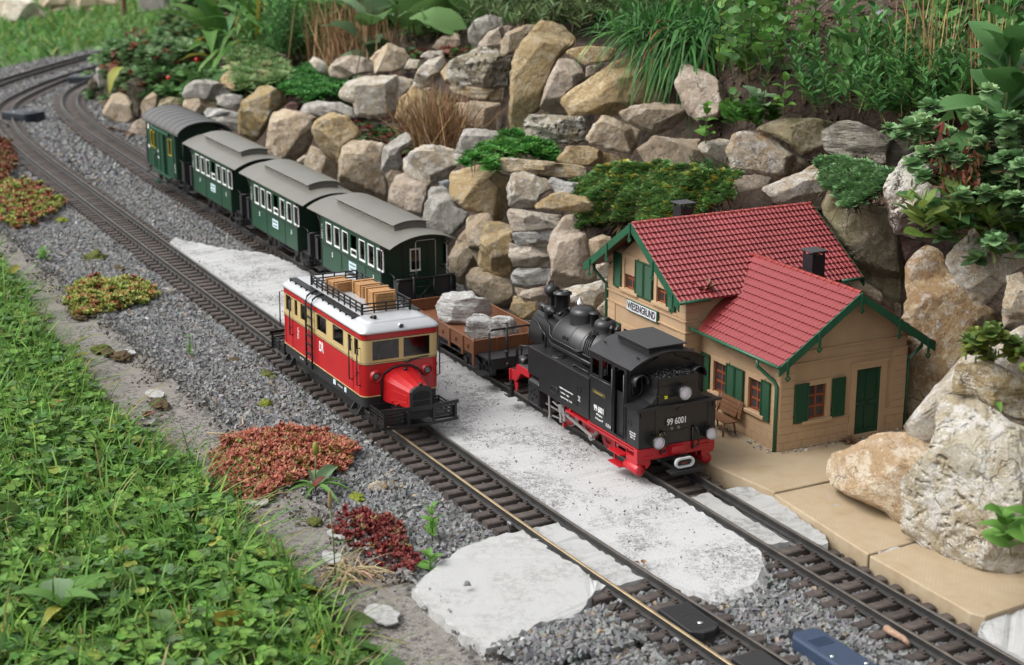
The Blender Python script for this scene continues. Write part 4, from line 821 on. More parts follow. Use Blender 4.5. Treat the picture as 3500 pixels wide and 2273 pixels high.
# side tanks
for s in (-1, 1):
    b = MB(); P = [(lo(-.3145), .0902), (lo(-.3145), .0550), (lo(-.2850), .0550), (lo(-.2850), .0405), (lo(-.1590), .0395), (lo(-.1590), .0902)]; b.prism(P, *sorted((s*.0503, s*.0265)), 'y'); tk = obj('side_tank', b, plastic, lc, bevel=.0007)
    b = MB(); b.lathe([(.0085, 0), (.0085, .0012), (.0075, .0016), (.0001, .0018)], (lo(-.2525), s*.0395, .0902), 'z', 20, caps=False); b.box(lo(-.2585), lo(-.2475), s*.0385-.004, s*.0385+.004, .0914, .0930)
    for k in range(5):
        for q in (-1, 1): b.box(lo(-.2580)+k*.0024, lo(-.2570)+k*.0024, s*.0385+q*.0033-.0006, s*.0385+q*.0033+.0006, .093, .0937)
    obj('tank_lid', b, plastic, tk)
    b = MB(); b.tube([(lo(-.2085), s*.0425, .0902), (lo(-.2085), s*.0425, .0930), (lo(-.1740), s*.0425, .0930), (lo(-.1740), s*.0425, .0902)], .0009, 6); b.lathe([(.0017, 0), (.0017, .0034)], (lo(-.2085), s*.0425, .0902), 'z', 8); obj('grab_rail', b, plastic, tk)
    b = MB()
    for x0, x1, z0, z1 in ((-.1865, -.1775, .0665, .0745), (-.1945, -.1860, .0485, .0545)): b.wall((lo(x0), lo(x1)), (z0, z1), [(lo(x0)+.001, lo(x1)-.001, z0+.001, z1-.001)], -.0005, .001, lambda u, v, w: (u, s*(.0503-w), v)); b.box(lo(x0)+.001, lo(x1)-.001, s*.0503-.0001, s*.0503+.0001, z0+.001, z1-.001)
    P = [(.0042*math.cos(a)*1+(.004 if math.cos(a) > 0 else -.004), .0042*math.sin(a)) for a in np.linspace(0, 2*math.pi, 16, endpoint=False)]
    b.tube([(lo(-.2435)+p[0], s*.0506, .0525+p[1]) for p in P], .0006, 5, closed=True); obj('tank_recess', b, plastic, tk)
    if s < 0:
        for tx, x, z, sz in (('Saugluftbremse Hardy, Scheibendrehgest.', -.2135, .0600, .0027), ('Hardy Bremse      Saugluft', -.217, .0545, .0027), ('Letzte Brems. Unt. Mgd.   27.11.82', -.2135, .0490, .0027), ('Fabriknr.\n(56)\n9.98 Tw', -.1815, .0590, .0024)): text('lettering', tx, sz, white, tk, (lo(x), -.0505, z), ROT_L, .75)
# cab
cx0, cx1 = lo(-.1560), lo(-.0720)
for s in (-1, 1):
    b = MB(); b.wall((cx0, cx1), (.0385, .1270), [(lo(-.1520), lo(-.1335), .0985, .1195), (lo(-.1275), lo(-.1065), .0985, .1215), (lo(-.1000), lo(-.0790), .0420, .1215)], 0, .0016, lambda u, v, w: (u, s*(.0505-w), v)); cs = obj('cab_side', b, plastic, lc, fix=False)
    b = MB(); b.wall((lo(-.1000), lo(-.0790)), (.0420, .0930), [], .0035, .0045, lambda u, v, w: (u, s*(.0505-w), v)); b.box(lo(-.1), lo(-.079), *sorted((s*.047, s*.0512)), .0405, .0420); obj('cab_door', b, plastic, cs)
    b = MB()
    for x in (-.1025, -.0765): b.tube([(lo(x), s*.0520, .044), (lo(x), s*.0520, .118)], .0010, 6)
    b.tube([(lo(-.154), s*.0512, .0965), (lo(-.104), s*.0512, .0965)], .0010, 6); obj('handrail', b, plastic, cs)
    b = MB(); b.wall((lo(-.1525), lo(-.1330)), (.098, .120), [(lo(-.1510), lo(-.1345), .0995, .1185)], -.0005, .0010, lambda u, v, w: (u, s*(.0505-w), v)); o = obj('cab_window', b, plastic, cs, fix=False); obj('pane', MB().box(lo(-.151), lo(-.1345), s*.0497-.0001, s*.0497+.0001, .0995, .1185), glass('cab_glass', (.75, .75, .72), .08) if s < 0 else bpy.data.materials['cab_glass'], o)
    b = MB()
    for x in (-.1545, -.0735, -.1045): 
        for k in range(12): z = .043+k*.007; b.box(lo(x)-.0004, lo(x)+.0004, *sorted((s*.0503, s*.0509)), z-.0004, z+.0004)
    for k in range(9): x = -.1525+k*.0058; b.box(lo(x)-.0004, lo(x)+.0004, *sorted((s*.0503, s*.0509)), .0400, .0408)
    rv = obj('rivets', b, plastic, cs, fix=False); rv['kind'] = 'stuff'
    rr = ROT_L if s < 0 else (math.pi/2, 0, math.pi)
    obj('number_plate', MB().box(lo(-.1480), lo(-.1185), s*.0507-.0003, s*.0507+.0003, .0560, .0640), matteblk, cs)
    text('lettering', '99 6001', .0100, white, cs, (lo(-.1332), s*.0512, .0598), rr, .72, bold=.00015)
    for tx, x, z, sz in (('RBD Magdeburg', -.133, .0530, .0030), ('Bw Wernigerode W', -.133, .0478, .0030), ('K 35,10', -.1115, .0465, .0055)): text('lettering', tx, sz, white, cs, (lo(x), s*.0508, z), rr, .7)
    obj('name_plate', MB().box(lo(-.149), lo(-.1195), s*.0507-.0003, s*.0507+.0003, .0770, .0815), mat('brass_plate', (.07, .055, .02), .4), cs); text('lettering', 'Deutsche Reichsbahn', .0034, mat('brass_letter', (.35, .28, .10), .4), cs, (lo(-.1343), s*.0512, .0792), rr, .62)
RP = arcroof(.0518, .1268, .1425, 16)
b = MB(); b.prism(RP+[(y, z-.0012) for y, z in RP[::-1]], lo(-.1585), lo(-.0625), 'x'); crf = obj('cab_roof', b, plastic, lc, bevel=.0003)
b = MB()
b.box(lo(-.141), lo(-.072), -.0225, .0225, .1370, .1440)
hb = obj('roof_ventilator', b, plastic, crf); b = MB(); b.box(lo(-.1435), lo(-.0695), -.0255, .0255, .1458, .1475); obj('ventilator_plate', b, mat('speckled_plate', (.03, .03, .031), .6, bump=.3, bs=1500), crf, bevel=.0003)
b = MB()
for x in (-.14, -.128, -.115, -.1, -.086, -.074):
    for y in (-.023, .023): b.box(lo(x)-.0005, lo(x)+.0005, y-.0005, y+.0005, .144, .1458)
obj('ventilator_post', b, plastic, crf, fix=False)
b = MB()
for x, y in ((-.1475, -.036), (-.0735, -.036), (-.0735, .036), (-.1475, .036)): b.tube([(lo(x)-.002, y, .1355), (lo(x)-.002, y, .1375), (lo(x)+.002, y, .1375), (lo(x)+.002, y, .1355)], .0006, 5)
obj('lifting_eye', b, plastic, crf)
for sx, x in ((-1, lo(-.1560)), (1, lo(-.0720))):
    b = MB(); ports = [(-.0455, -.0300, .0925, .1180), (.0300, .0455, .0925, .1180)]
    b.wall((-.0505, .0505), (.0385, .1268), ports, 0, .0016, lambda u, v, w: (x-sx*w, u, v)); b.prism(arcroof(.0505, .1267, .1410), *sorted((x-sx*.0016, x)), 'x'); ce = obj('cab_end', b, plastic, lc, fix=False)
    if sx > 0:
        for s in (-1, 1):
            # rounded spectacle window with a tubular hood
            P = [(s*.0380+.0062*math.cos(a), .1055+.0062*math.sin(a)+(.0062 if math.sin(a) > 0 else -.0062)) for a in np.linspace(0, 2*math.pi, 20, endpoint=False)]
            o = obj('spectacle_rim', MB().tube([(x+.0006, p[0], p[1]) for p in P], .0009, 5, closed=True), steel if False else plastic, ce)
            H = [(s*.0380+.0092*math.cos(a), .1105+.0092*math.sin(a)) for a in np.linspace(-.35, math.pi+.35, 13)]
            b = MB(); n = len(H); vs_ = [(x, *p) for p in H]+[(x+.0125, p[0], p[1]+.0004) for p in H]; b.add(vs_, [(i, i+1, n+i+1, n+i) for i in range(n-1)], True); h_ = obj('window_hood', b, plastic, ce, fix=False); h_.modifiers.new('solid', 'SOLIDIFY').thickness = .0008
            obj('pane', MB().box(x-.0009, x-.0007, *sorted((s*.030, s*.0455)), .0925, .118), gls, ce)
        b = MB()
        for y0, z0, y1, z1 in ((-.030, .1265, -.0115, .1345), (.0115, .1345, .030, .1265)): b.tube([(x+.0008, y0, z0), (x+.0008, y1, z1)], .0009, 6)
        obj('rain_strip', b, plastic, ce)
        for k in range(1): pass
        b = MB()
        for k in range(24): a, z = RP[0][0]*.94+(RP[-1][0]*.94-RP[0][0]*.94)*k/23, 0; zz = np.interp(a, [p[0] for p in RP], [p[1] for p in RP])-.0026; b.box(x, x+.0005, a-.0004, a+.0004, zz-.0004, zz+.0004)
        rv = obj('rivets', b, plastic, ce, fix=False); rv['kind'] = 'stuff'
obj('cab_floor', MB().box(cx0, cx1, -.049, .049, .039, .041), matteblk, lc)
b = MB(); b.box(cx0+.002, cx0+.012, -.026, .026, .041, .12); b.tube([(cx0+.013, -.02, .10), (cx0+.02, -.02, .105)], .003, 8); obj('backhead', b, matteblk, lc)
b = MB(); b.tube([(lo(-.145), -.038, .105), (lo(-.142), -.038, .118)], .0018, 6); obj('brake_column', b, locored, lc)
# bunker: lower box, flared shelf, narrower coal box
bx0, bx1 = lo(-.0720), lo(-.0450)
b = MB(); b.box(bx0, bx1, -.0505, .0505, .0390, .0835); bk = obj('bunker', b, plastic, lc, bevel=.0006)
b = MB(); sh = [(-.0505, .0830), (-.0518, .0850), (-.0440, .0868), (-.0345, .0905), (-.0290, .0970), (-.0268, .1060), (.0268, .1060), (.0290, .0970), (.0345, .0905), (.0440, .0868), (.0518, .0850), (.0505, .0830)]
b.prism(sh, bx0, bx1-.0006, 'x'); obj('flared_shelf', b, plastic, bk)
b = MB(); b.prism([(-.0555, .0838), (.0555, .0838), (.0555, .0858), (.0270, .0870), (-.0270, .0870), (-.0555, .0858)], bx1-.001, bx1+.0050, 'x'); b.box(bx0, bx1, -.0548, -.0500, .0838, .0850); b.box(bx0, bx1, .05, .0548, .0838, .0850); obj('shelf_lip', b, plastic, bk)
b = MB(); b.wall((-.0268, .0268), (.0850, .1180), [], 0, .0012, lambda u, v, w: (bx1-w, u, v))
for s in (-1, 1): b.wall((bx0, bx1), (.0850, .1180), [], 0, .0012, lambda u, v, w: (u, s*(.0268-w), v))
b.box(bx0, bx1, -.0256, .0256, .108, .1095); cbx = obj('coal_box', b, plastic, bk, fix=False)
n = 620; P = np.c_[NR.uniform(bx0+.001, bx1-.002, n), NR.uniform(-.0248, .0248, n), NR.uniform(.110, .1175, n)]; P[:, 2] += .003*(1-(P[:, 1]/.026)**2)
V, F, T = chips(P, NR.uniform(.0010, .0018, n), np.full((n, 3), .5)); o = link('coal', npmesh('coal', V, F, coalm, smooth=False), bk); o['kind'] = 'stuff'
b = MB(); b.tube([(bx1+.0004, -.0265, .0985), (bx1+.0012, -.022, .0970), (bx1+.0012, -.015, .0960), (bx1+.0012, -.0045, .0965)], .0006, 5); b.tube([(bx0+.004, -.0272, .1000), (bx1, -.0272, .0985)], .0008, 5); obj('lamp_wire', b, plastic, bk)
for y, z in ((-.0170, .0960), (-.0225, .0525)): obj('wire_connector', MB().box(bx1+.0002, bx1+.0022, y-.0016, y+.0016, z-.0016, z+.0016), mat('connector_yellow', (.55, .55, .02), .4), bk)
b = MB(); b.wall((-.0505, .0505), (.0395, .0835), [], 0, .0001, lambda u, v, w: (bx1+.0001-w, u, v))
for y in (-.0295, .0400): b.box(bx1, bx1+.0006, y-.0004, y+.0004, .0400, .0835)
b.box(bx1, bx1+.001, -.0285, .0390, .0540, .0550); b.box(bx1, bx1+.0014, -.0015, .0015, .0775, .0810); b.box(bx1, bx1+.0014, -.049, -.046, .076, .083); b.box(bx1, bx1+.0014, .046, .049, .076, .083); obj('rear_panel', b, plastic, bk, fix=False)
obj('number_plate', MB().box(bx1+.0004, bx1+.0012, -.0165, .0130, .0618, .0702), matteblk, bk); text('lettering', '99 6001', .0108, white, bk, (bx1+.0014, -.0018, .0660), ROT_F, .74, bold=.00015)
for y in (-.0075, .0015):
    b = MB(); b.lathe([(.0017, 0), (.0017, .0006), (.0011, .0006), (.0011, .0001)], (bx1, y, .0578), 'x', 12, caps=False); obj('socket', b, steel, bk)
for s in (-1, 1):
    b = MB(); b.wall((lo(-.0685), lo(-.0605)), (.0625, .0680), [(lo(-.0675), lo(-.0615), .0635, .067)], -.0005, .001, lambda u, v, w: (u, s*(.0505-w), v)); obj('hand_hole', b, plastic, bk, fix=False)
    text('lettering', 'Lok Gew. 48,3t\nWasser 5,8m³\nKohle   2,5t', .0030, white, bk, (lo(-.0575), s*.0509, .0525), ROT_L if s < 0 else (math.pi/2, 0, math.pi), .7)
for y, z, r in ((-.0300, .0470, .0072), (.0395, .0470, .0072), (.0030, .1005, .0078)):
    b = MB(); b.lathe([(r*.92, 0), (r*.92, .006), (r*1.04, .0064), (r*1.04, .0105), (r*.92, .0108), (r*.90, .0095)], (bx1, y, z), 'x', 24, caps=False); o = obj('lamp', b, plastic, lc)
    obj('lens', MB().lathe([(.0001, .0104), (r*.5, .0101), (r*.9, .0093)], (bx1, y, z), 'x', 24, caps=False), lampw, o); obj('lens_rim', MB().lathe([(r*.86, .0098), (r*.95, .0112), (r*1.0, .0108)], (bx1, y, z), 'x', 24, caps=False), steel, o)
    if r < .0075: obj('lamp_handle', MB().tube([(bx1+.004, y-.0035, z+r), (bx1+.004, y-.0035, z+r+.0025), (bx1+.004, y+.0035, z+r+.0025), (bx1+.004, y+.0035, z+r)], .0006, 5), plastic, o)
for y in (-.0185, .0235):
    b = MB(); b.tube([(bx1+.001, y-.002, .056), (bx1+.005, y-.001, .0555), (bx1+.007, y+.0005, .051), (bx1+.007, y+.001, .040), (bx1+.005, y, .0345), (bx1+.005, y-.003, .0335)], .0015, 8); b.tube([(bx1+.002, y-.004, .056), (bx1+.002, y-.004, .030)], .0012, 6); o = obj('brake_hose', b, plastic, lc)
# red frame and buffer beam
b = MB(); b.box(bx1-.007, bx1+.0004, -.0525, .0505, .0248, .0386); bm = obj('buffer_beam', b, locored, lc, bevel=.0006)
b = MB(); b.box(bx1, bx1+.006, -.0105, .0065, .0295, .0375); b.box(bx1-.002, bx1+.002, -.0445, -.0325, .0275, .0295); b.box(bx1-.002, bx1+.002, .0285, .0425, .0315, .0335)
for k in range(9):
    for z in (.027, .0368): y = -.05+k*.0122; b.box(bx1+.0003, bx1+.0009, y-.0005, y+.0005, z-.0005, z+.0005)
obj('beam_fitting', b, locored, bm, fix=False)
for s in (-1, 1):
    b = MB(); b.prism([(s*.0505, .0248), (s*.034, .0248), (s*.034, .0185), (s*.0385, .0140), (s*.0405, .0185), (s*.0505, .0215)][::s], bx1-.004, bx1-.0015, 'x'); obj('guard_plate', b, locored, bm)
# coupling
P = rrect(-.0125, .0125, -.0058, .0058, .0056, 6); b = MB(); n = len(P); Q = [(p[0]*.80, p[1]*.66) for p in P]
vs_ = [(bx1+.018, p[0], .0215+p[1]) for p in P]+[(bx1+.018, p[0], .0215+p[1]) for p in Q]+[(bx1+.0145, p[0], .0215+p[1]) for p in P]+[(bx1+.0145, p[0], .0215+p[1]) for p in Q]
fs = []
for i in range(n): j = (i+1) % n; fs += [(i, j, n+j, n+i), (2*n+j, 2*n+i, 3*n+i, 3*n+j), (i, 2*n+i, 2*n+j, j), (n+j, 3*n+j, 3*n+i, n+i)]
b.add(vs_, fs); obj('coupling_ring', b, mat('ring_grey', (.55, .58, .57), .4), lc, fix=False)
b = MB(); b.prism(Q, 0, .001, 'z'); o = obj('coupling_plate', MB().box(bx1+.0150, bx1+.0155, -.009, .009, .0180, .0250), matteblk, lc); obj('coupling_slot', MB().box(bx1+.0153, bx1+.0158, -.0035, .0035, .0192, .0215), mat('slot_red', (.18, .02, .02), .5), o)
b = MB(); b.box(bx1-.002, bx1+.015, -.004, .004, .0185, .0245); b.prism([(-.018, .0095), (.021, .0095), (.024, .0130), (.020, .0135), (-.017, .0135), (-.021, .0130)], bx1+.010, bx1+.022, 'x'); b.box(bx1-.02, bx1+.012, -.006, .006, .008, .013); obj('coupling_guard', b, darkgrey if False else matteblk, lc)
for s in (-1, 1):
    b = MB(); b.box(lo(-.2150), bx1-.007, *sorted((s*.0400, s*.0508)), .0335, .0355)
    for x in (-.208, -.16, -.115): b.box(lo(x), lo(x)+.003, *sorted((s*.034, s*.0495)), .0355, .0395)
    b.box(lo(-.205), bx1-.007, *sorted((s*.0300, s*.0320)), .018, .0385)
    b.box(lo(-.160), bx1-.0055, *sorted((s*.0500, s*.0512)), .0372, .0388); rb = obj('footplate', b, locored, lc, fix=False)
    b = MB(); xa, xb = lo(-.1045), lo(-.0760)
    for z in (.0225, .0085): b.box(xa, xb-.002, *sorted((s*.0440, s*.0555)), z-.0007, z+.0007)
    for x in (xa, xb-.002): b.box(x-.0009, x+.0009, *sorted((s*.0445, s*.0465)), .0075, .034)
    for x in (xa, xb-.002): b.tube([(x, s*.0462, .0215), (x, s*.0548, .0225)], .0007, 5)
    obj('cab_step', b, locored, lc, fix=False)
    b = MB(); b.lathe([(.0001, -.0150), (.0062, -.0148), (.0065, -.014), (.0065, .0130), (.0055, .0145), (.0001, .0150)], (lo(-.0640), s*.0445, .0115), 'x', 16, caps=False); b.box(lo(-.077), lo(-.053), s*.0445-.003, s*.0445+.003, .015, .026); obj('air_reservoir', b, locored, lc)
    # front end: red platform, smokebox saddle, cylinders, motion
    b = MB(); b.prism([(lo(-.3665), .0455), (lo(-.3665), .0325), (lo(-.3520), .0325), (lo(-.3380), .0470), (lo(-.3150), .0470), (lo(-.3150), .0560), (lo(-.3490), .0560), (lo(-.3540), .0455)], *sorted((s*.0485, s*.0462)), 'y'); obj('front_frame', b, locored, lc)
    b = MB(); b.prism([(lo(-.358), .0315), (lo(-.348), .0315), (lo(-.350), .021), (lo(-.354), .018)], *sorted((s*.046, s*.0475)), 'y'); obj('guard_iron', b, locored, lc)
    b = MB(); b.box(lo(-.365), lo(-.361), *sorted((s*.046, s*.050)), .010, .0315)
    for z in (.0255, .0105): b.box(lo(-.370), lo(-.358), *sorted((s*.047, s*.0555)), z-.0006, z+.0006); b.tube([(lo(-.370), s*.0555, z+.001), (lo(-.358), s*.0555, z+.001)], .0008, 5)
    obj('front_step', b, plastic, lc, fix=False)
    b = MB(); cyl = [(.0505, .0455), (.0505, .0180), (.0455, .0140), (.0280, .0140), (.0280, .0480), (.0450, .0500)]; b.prism([(s*y, z) for y, z in cyl][::s], lo(-.3150), lo(-.2855), 'x'); cy_ = obj('cylinder', b, plastic, lc, bevel=.0018)
    b = MB()
    for x, z in ((-.311, .040), (-.304, .033), (-.296, .038), (-.291, .030), (-.302, .024), (-.297, .0315)): b.box(lo(x)-.0009, lo(x)+.0009, *sorted((s*.0505, s*.0516)), z-.0012, z+.0012)
    obj('cylinder_fitting', b, plastic, cy_, fix=False)
    b = MB(); b.tube([(lo(-.2855), s*.0400, .0215), (lo(-.2400), s*.0400, .0215)], .0013, 6); b.box(lo(-.2420), lo(-.2340), s*.0400-.004, s*.0400+.004, .0165, .0285)
    for x, x2, z0, z1 in ((-.2610, -.2590, .0420, .0120), (-.2355, -.2290, .036, .0170), (-.2255, -.2200, .0355, .0210)): b.tube([(lo(x), s*.0485, z0), (lo(x2), s*.0485, z1)], .0015, 6); b.lathe([(.0024, -.0016), (.0024, .0016)], (lo(x2), s*.0485, z1), 'y', 10)
    b.box(lo(-.232), lo(-.2245), s*.0485-.002, s*.0485+.002, .0285, .0375); b.tube([(lo(-.258), s*.0455, .0145), (lo(-.238), s*.0455, .0165)], .0010, 5); b.tube([(lo(-.2565), s*.046, .0330), (lo(-.2300), s*.046, .0300)], .0010, 5)
    P = [(lo(-.2210), s*.0475, .0275), (lo(-.1545), s*.0475, .0200)]; d = Vector(P[1])-Vector(P[0])
    b.add([(P[0][0], s*.0465, P[0][2]-.0015), (P[1][0], s*.0465, P[1][2]-.0018), (P[1][0], s*.0465, P[1][2]+.0018), (P[0][0], s*.0465, P[0][2]+.0015), (P[0][0], s*.0485, P[0][2]-.0015), (P[1][0], s*.0485, P[1][2]-.0018), (P[1][0], s*.0485, P[1][2]+.0018), (P[0][0], s*.0485, P[0][2]+.0015)], [(0, 1, 2, 3), (4, 7, 6, 5), (0, 4, 5, 1), (3, 2, 6, 7), (1, 5, 6, 2), (0, 3, 7, 4)])
    b.lathe([(.0042, -.0022), (.0042, .0022)], (lo(-.1545), s*.048, .0195), 'y', 14); b.lathe([(.0020, -.0038), (.0020, .0038)], (lo(-.1545), s*.048, .0195), 'y', 10); b.lathe([(.0030, -.0022), (.0030, .0022)], (lo(-.2215), s*.0478, .0275), 'y', 12); obj('motion_rod', b, steel, lc, fix=False)
    b = MB(); b.box(lo(-.2310), lo(-.2270), s*.044-.002, s*.044+.002, .0090, .034); obj('motion_bracket', b, locored, lc)
b = MB(); b.box(lo(-.3665), lo(-.3540), -.0462, .0462, .0440, .0455); b.box(lo(-.3490), lo(-.3150), -.0462, .0462, .0545, .0560); pf = obj('front_platform', b, darkgrey, lc)
b = MB(); b.box(lo(-.368), lo(-.3645), -.050, .050, .0305, .0455); obj('front_beam', b, locored, lc)
b = MB(); b.lathe([(.0065, -.008), (.0072, -.006), (.0072, .006), (.0050, .008)], (lo(-.352), -.036, .0570), 'x', 16); b.tube([(lo(-.357), -.043, .046), (lo(-.357), -.043, .072), (lo(-.354), -.040, .0785), (lo(-.346), -.033, .0785), (lo(-.343), -.031, .072), (lo(-.343), -.031, .056)], .0012, 7); b.box(lo(-.3605), lo(-.3535), -.0465, -.0395, .0455, .0490); obj('air_pump', b, plastic, lc)
b = MB(); b.prism([(-.022, .052), (.022, .052), (.018, .078), (-.018, .078)], lo(-.345), lo(-.30), 'x'); b.box(lo(-.345), bx1-.008, -.017, .017, .016, .050); obj('chassis', b, matteblk, lc)
wr = mat('wheel_red', (.20, .02, .025), .5)
for x in (-.251, -.2025, -.1545, -.0935):
    for s in (-1, 1):
        o = obj('wheel', wheel_mb(.0155, .006, 10), wr if False else locored, lc); o.location = (lo(x), s*.0225, .0155); o.rotation_euler = (0, x*30, math.pi if s > 0 else 0)
        t_ = obj('tyre', MB().lathe([(.0150, -.0032), (.0158, -.0032), (.0158, .002), (.0176, .0024), (.0176, .003), (.0150, .003)], (0, 0, 0), 'y', 28, caps=False), steel, o)
    obj('axle', MB().tube([(lo(x), -.022, .0155), (lo(x), .022, .0155)], .0022, 8), darkgrey, lc)
# ------------------------------------------------------------------ station building
wallm = mat('wall_render', (.40, .27, .16), .7, var=.10, vs_=22, bump=.25, bs=900)
wallt = mat('wall_trim', (.44, .295, .175), .65, var=.05, vs_=30)
trim = mat('trim_green', (.016, .085, .042), .42, var=.15, vs_=40)
shut = mat('shutter_green', (.010, .058, .024), .45)
doorg = mat('door_green', (.008, .048, .024), .4)
sash = mat('window_rust', (.26, .065, .018), .5)
tilem = mat('roof_tile_red', (.235, .034, .037), .33, var=.2, vs_=9, spec=.6)
ridgem = mat('ridge_red', (.26, .04, .034), .4)
eavesm = mat('soffit_brown', (.10, .045, .025), .6)
iron = mat('chimney_black', (.012, .012, .014), .45); ironp = mat('chimney_cap', (.045, .045, .048), .6, bump=.4, bs=900)
wpane = mat('dusty_pane', (.045, .042, .05), .25, var=.4, vs_=60)
H0 = (-.04193, .33568, .0042); HY = -.0373736
st = thing('station_building', 'tan two part railway station with red tiled roofs and green shutters', 'station building', H0, HY)
AW = .1836; MX0, MX1, MD0, MD1 = -.3570, -.1660, -.0250, .2100
AHW, MHW = .1120, .1500
def facet(side):
    # (u,v,w) -> house coordinates: u along the wall, v up, w outward
    return {'A': lambda u, v, w: (u, -w, v), 'G': lambda u, v, w: (w, u, v), 'M': lambda u, v, w: (u, MD0-w, v), 'MR': lambda u, v, w: (MX1+w, u, v), 'ML': lambda u, v, w: (MX0-w, u, v), 'MB': lambda u, v, w: (u, MD1+w, v), 'AB': lambda u, v, w: (u, AW+w, v)}[side]
def fbox(b, fr, u0, u1, v0, v1, w0, w1):
    q = [(u0, v0), (u1, v0), (u1, v1), (u0, v1)]; vs_ = [fr(*p, w0) for p in q]+[fr(*p, w1) for p in q]
    b.add(vs_, [(0, 3, 2, 1), (4, 5, 6, 7), (0, 1, 5, 4), (1, 2, 6, 5), (2, 3, 7, 6), (3, 0, 4, 7)]); return b
winA = [(-.1375, -.1105, .0365, .0755), (-.0625, -.0360, .0365, .0755)]
winG = [(.0400, .0655, .0340, .0755)]; doorG = (.1090, .1460, .0030, .0855)
winM = [(-.3140, -.2865, .1310, .1705), (-.2340, -.2085, .1310, .1705)]; winMl = [(-.3140, -.2865, .0365, .0755), (-.2340, -.2085, .0365, .0755)]
zr_a = lambda d: .1845-.674*abs(d-.092)
b = MB(); b.wall((MX1, 0), (0, AHW), winA, -.002, 0, facet('A')); obj('wall', b, wallm, st, fix=False)
b = MB(); b.wall((0, AW), (0, .1195), winG+[doorG], -.002, 0, facet('G')); b.prism([(0, .1194), (AW, .1194), (.092, .1830)], -.002, 0, 'x'); obj('wall', b, wallm, st, fix=False)
b = MB(); b.wall((MX1, 0), (0, AHW), [], -.002, 0, facet('AB')); obj('wall', b, wallm, st, fix=False)
b = MB(); b.wall((MX0, MX1), (0, .1500), winM+winMl, -.002, 0, facet('M')); b.prism([(MX0, .1499), (MX1, .1499), (-.2615, .2190)], MD0, MD0+.002, 'y'); obj('wall', b, wallm, st, fix=False)
for sd_ in ('MR', 'ML'): b = MB(); b.wall((MD0+.002, MD1-.002), (0, MHW), [], -.002, 0, facet(sd_)); obj('wall', b, wallm, st, fix=False)
b = MB(); b.wall((MX0, MX1), (0, .15), [], -.002, 0, facet('MB')); b.prism([(MX0, .1499), (MX1, .1499), (-.2615, .2190)], MD1-.002, MD1, 'y'); obj('wall', b, wallm, st, fix=False)
# stone courses: base blocks, corner blocks (each a piece, slightly proud)
def blocks(fr, u0, u1, v0, v1, n, off, rows=1, skip=None, w=.0008):
    hh = (v1-v0)/rows
    for r in range(rows):
        e = [u0]+[x for x in np.linspace(u0, u1, n+1)[:-1]+((u1-u0)/n*.5 if (r+off) % 2 else (u1-u0)/n) if u0+.002 < x < u1-.002]+[u1]
        for a, c in zip(e[:-1], e[1:]):
            if skip and a < skip[1] and c > skip[0]:
                for a2, c2 in ((a, min(c, skip[0])), (max(a, skip[1]), c)):
                    if c2-a2 > .003: obj('stone_block', fbox(MB(), fr, a2+.0002, c2-.0002, v0+r*hh+.0002, v0+(r+1)*hh-.0002, 0, w), wallt, st)
                continue
            obj('stone_block', fbox(MB(), fr, a+.0002, c-.0002, v0+r*hh+.0002, v0+(r+1)*hh-.0002, 0, w), wallt, st)
blocks(facet('G'), 0, AW, .0, .0205, 14, 1, 2, skip=(.1075, .1475))
blocks(facet('A'), MX1+.02, 0, .0, .0205, 11, 0, 2)
def quoin(fr, u0, u1, v0, v1, n, w=.0010):
    for k in range(n): a = v0+(v1-v0)*k/n; obj('corner_block', fbox(MB(), fr, u0, u1, a+.0002, a+(v1-v0)/n-.0002, 0, w), wallt, st)
quoin(facet('G'), 0, .0190, .0207, .1040, 9); quoin(facet('G'), .1632, AW, .0207, .1040, 9)
quoin(facet('A'), -.0185, -.0001, .0207, .1060, 9); quoin(facet('A'), MX1+.0005, -.1640+.0005, .0207, .1, 1)
quoin(facet('M'), MX0, MX0+.0190, .0, .1040, 11); quoin(facet('M'), MX1-.0190, MX1-.0001, .0, .1040, 11); quoin(facet('M'), MX0, MX0+.0190, .1225, .1500, 3); quoin(facet('M'), MX1-.0190, MX1-.0001, .1225, .1500, 3)
quoin(facet('MR'), MD0-.0008, MD0+.0180, .0, .1040, 11); quoin(facet('MR'), MD0-.0008, MD0+.0180, .1225, .1500, 3); quoin(facet('ML'), MD0, MD0+.018, .1225, .15, 3)
# string courses
b = MB(); g_ = facet('G'); 
for v in (.1052, .1190): b = MB(); fbox(b, g_, -.0012, AW+.0008, v-.0013, v+.0002, 0, .0020); fbox(b, g_, -.0008, AW+.0004, v-.0022, v-.0013, 0, .0012); obj('string_course', b, wallt, st, fix=False)
m_ = facet('M')
for v in (.1062, .1203): b = MB(); fbox(b, m_, MX0-.0012, MX1+.0018, v-.0013, v+.0002, 0, .0022); fbox(b, m_, MX0-.0008, MX1+.0012, v-.0024, v-.0013, 0, .0013); fbox(b, facet('MR'), MD0+.0001, MD0+.16, v-.0013, v+.0002, 0, .0018); obj('string_course', b, wallt, st, fix=False)
b = MB(); fbox(b, g_, .0192, .1000, .0207, .0300, 0, .0009); fbox(b, g_, .0192, .1005, .0300, .0312, 0, .0016); obj('dado', b, wallt, st, fix=False); b = MB(); fbox(b, g_, .1525, .163, .0207, .0312, 0, .0010); obj('dado', b, wallt, st, fix=False); b = MB(); fbox(b, facet('A'), MX1+.02, -.0187, .0207, .0300, 0, .0009); fbox(b, facet('A'), MX1+.02, -.0187, .03, .0312, 0, .0016); obj('dado', b, wallt, st, fix=False); b = MB(); fbox(b, m_, MX0+.0192, MX1-.0192, .0, .030, 0, .001); obj('dado', b, wallt, st, fix=False); b = MB(); fbox(b, m_, MX0+.0195, MX1-.0195, .1225, .1262, 0, .0012); obj('dado', b, wallt, st, fix=False)
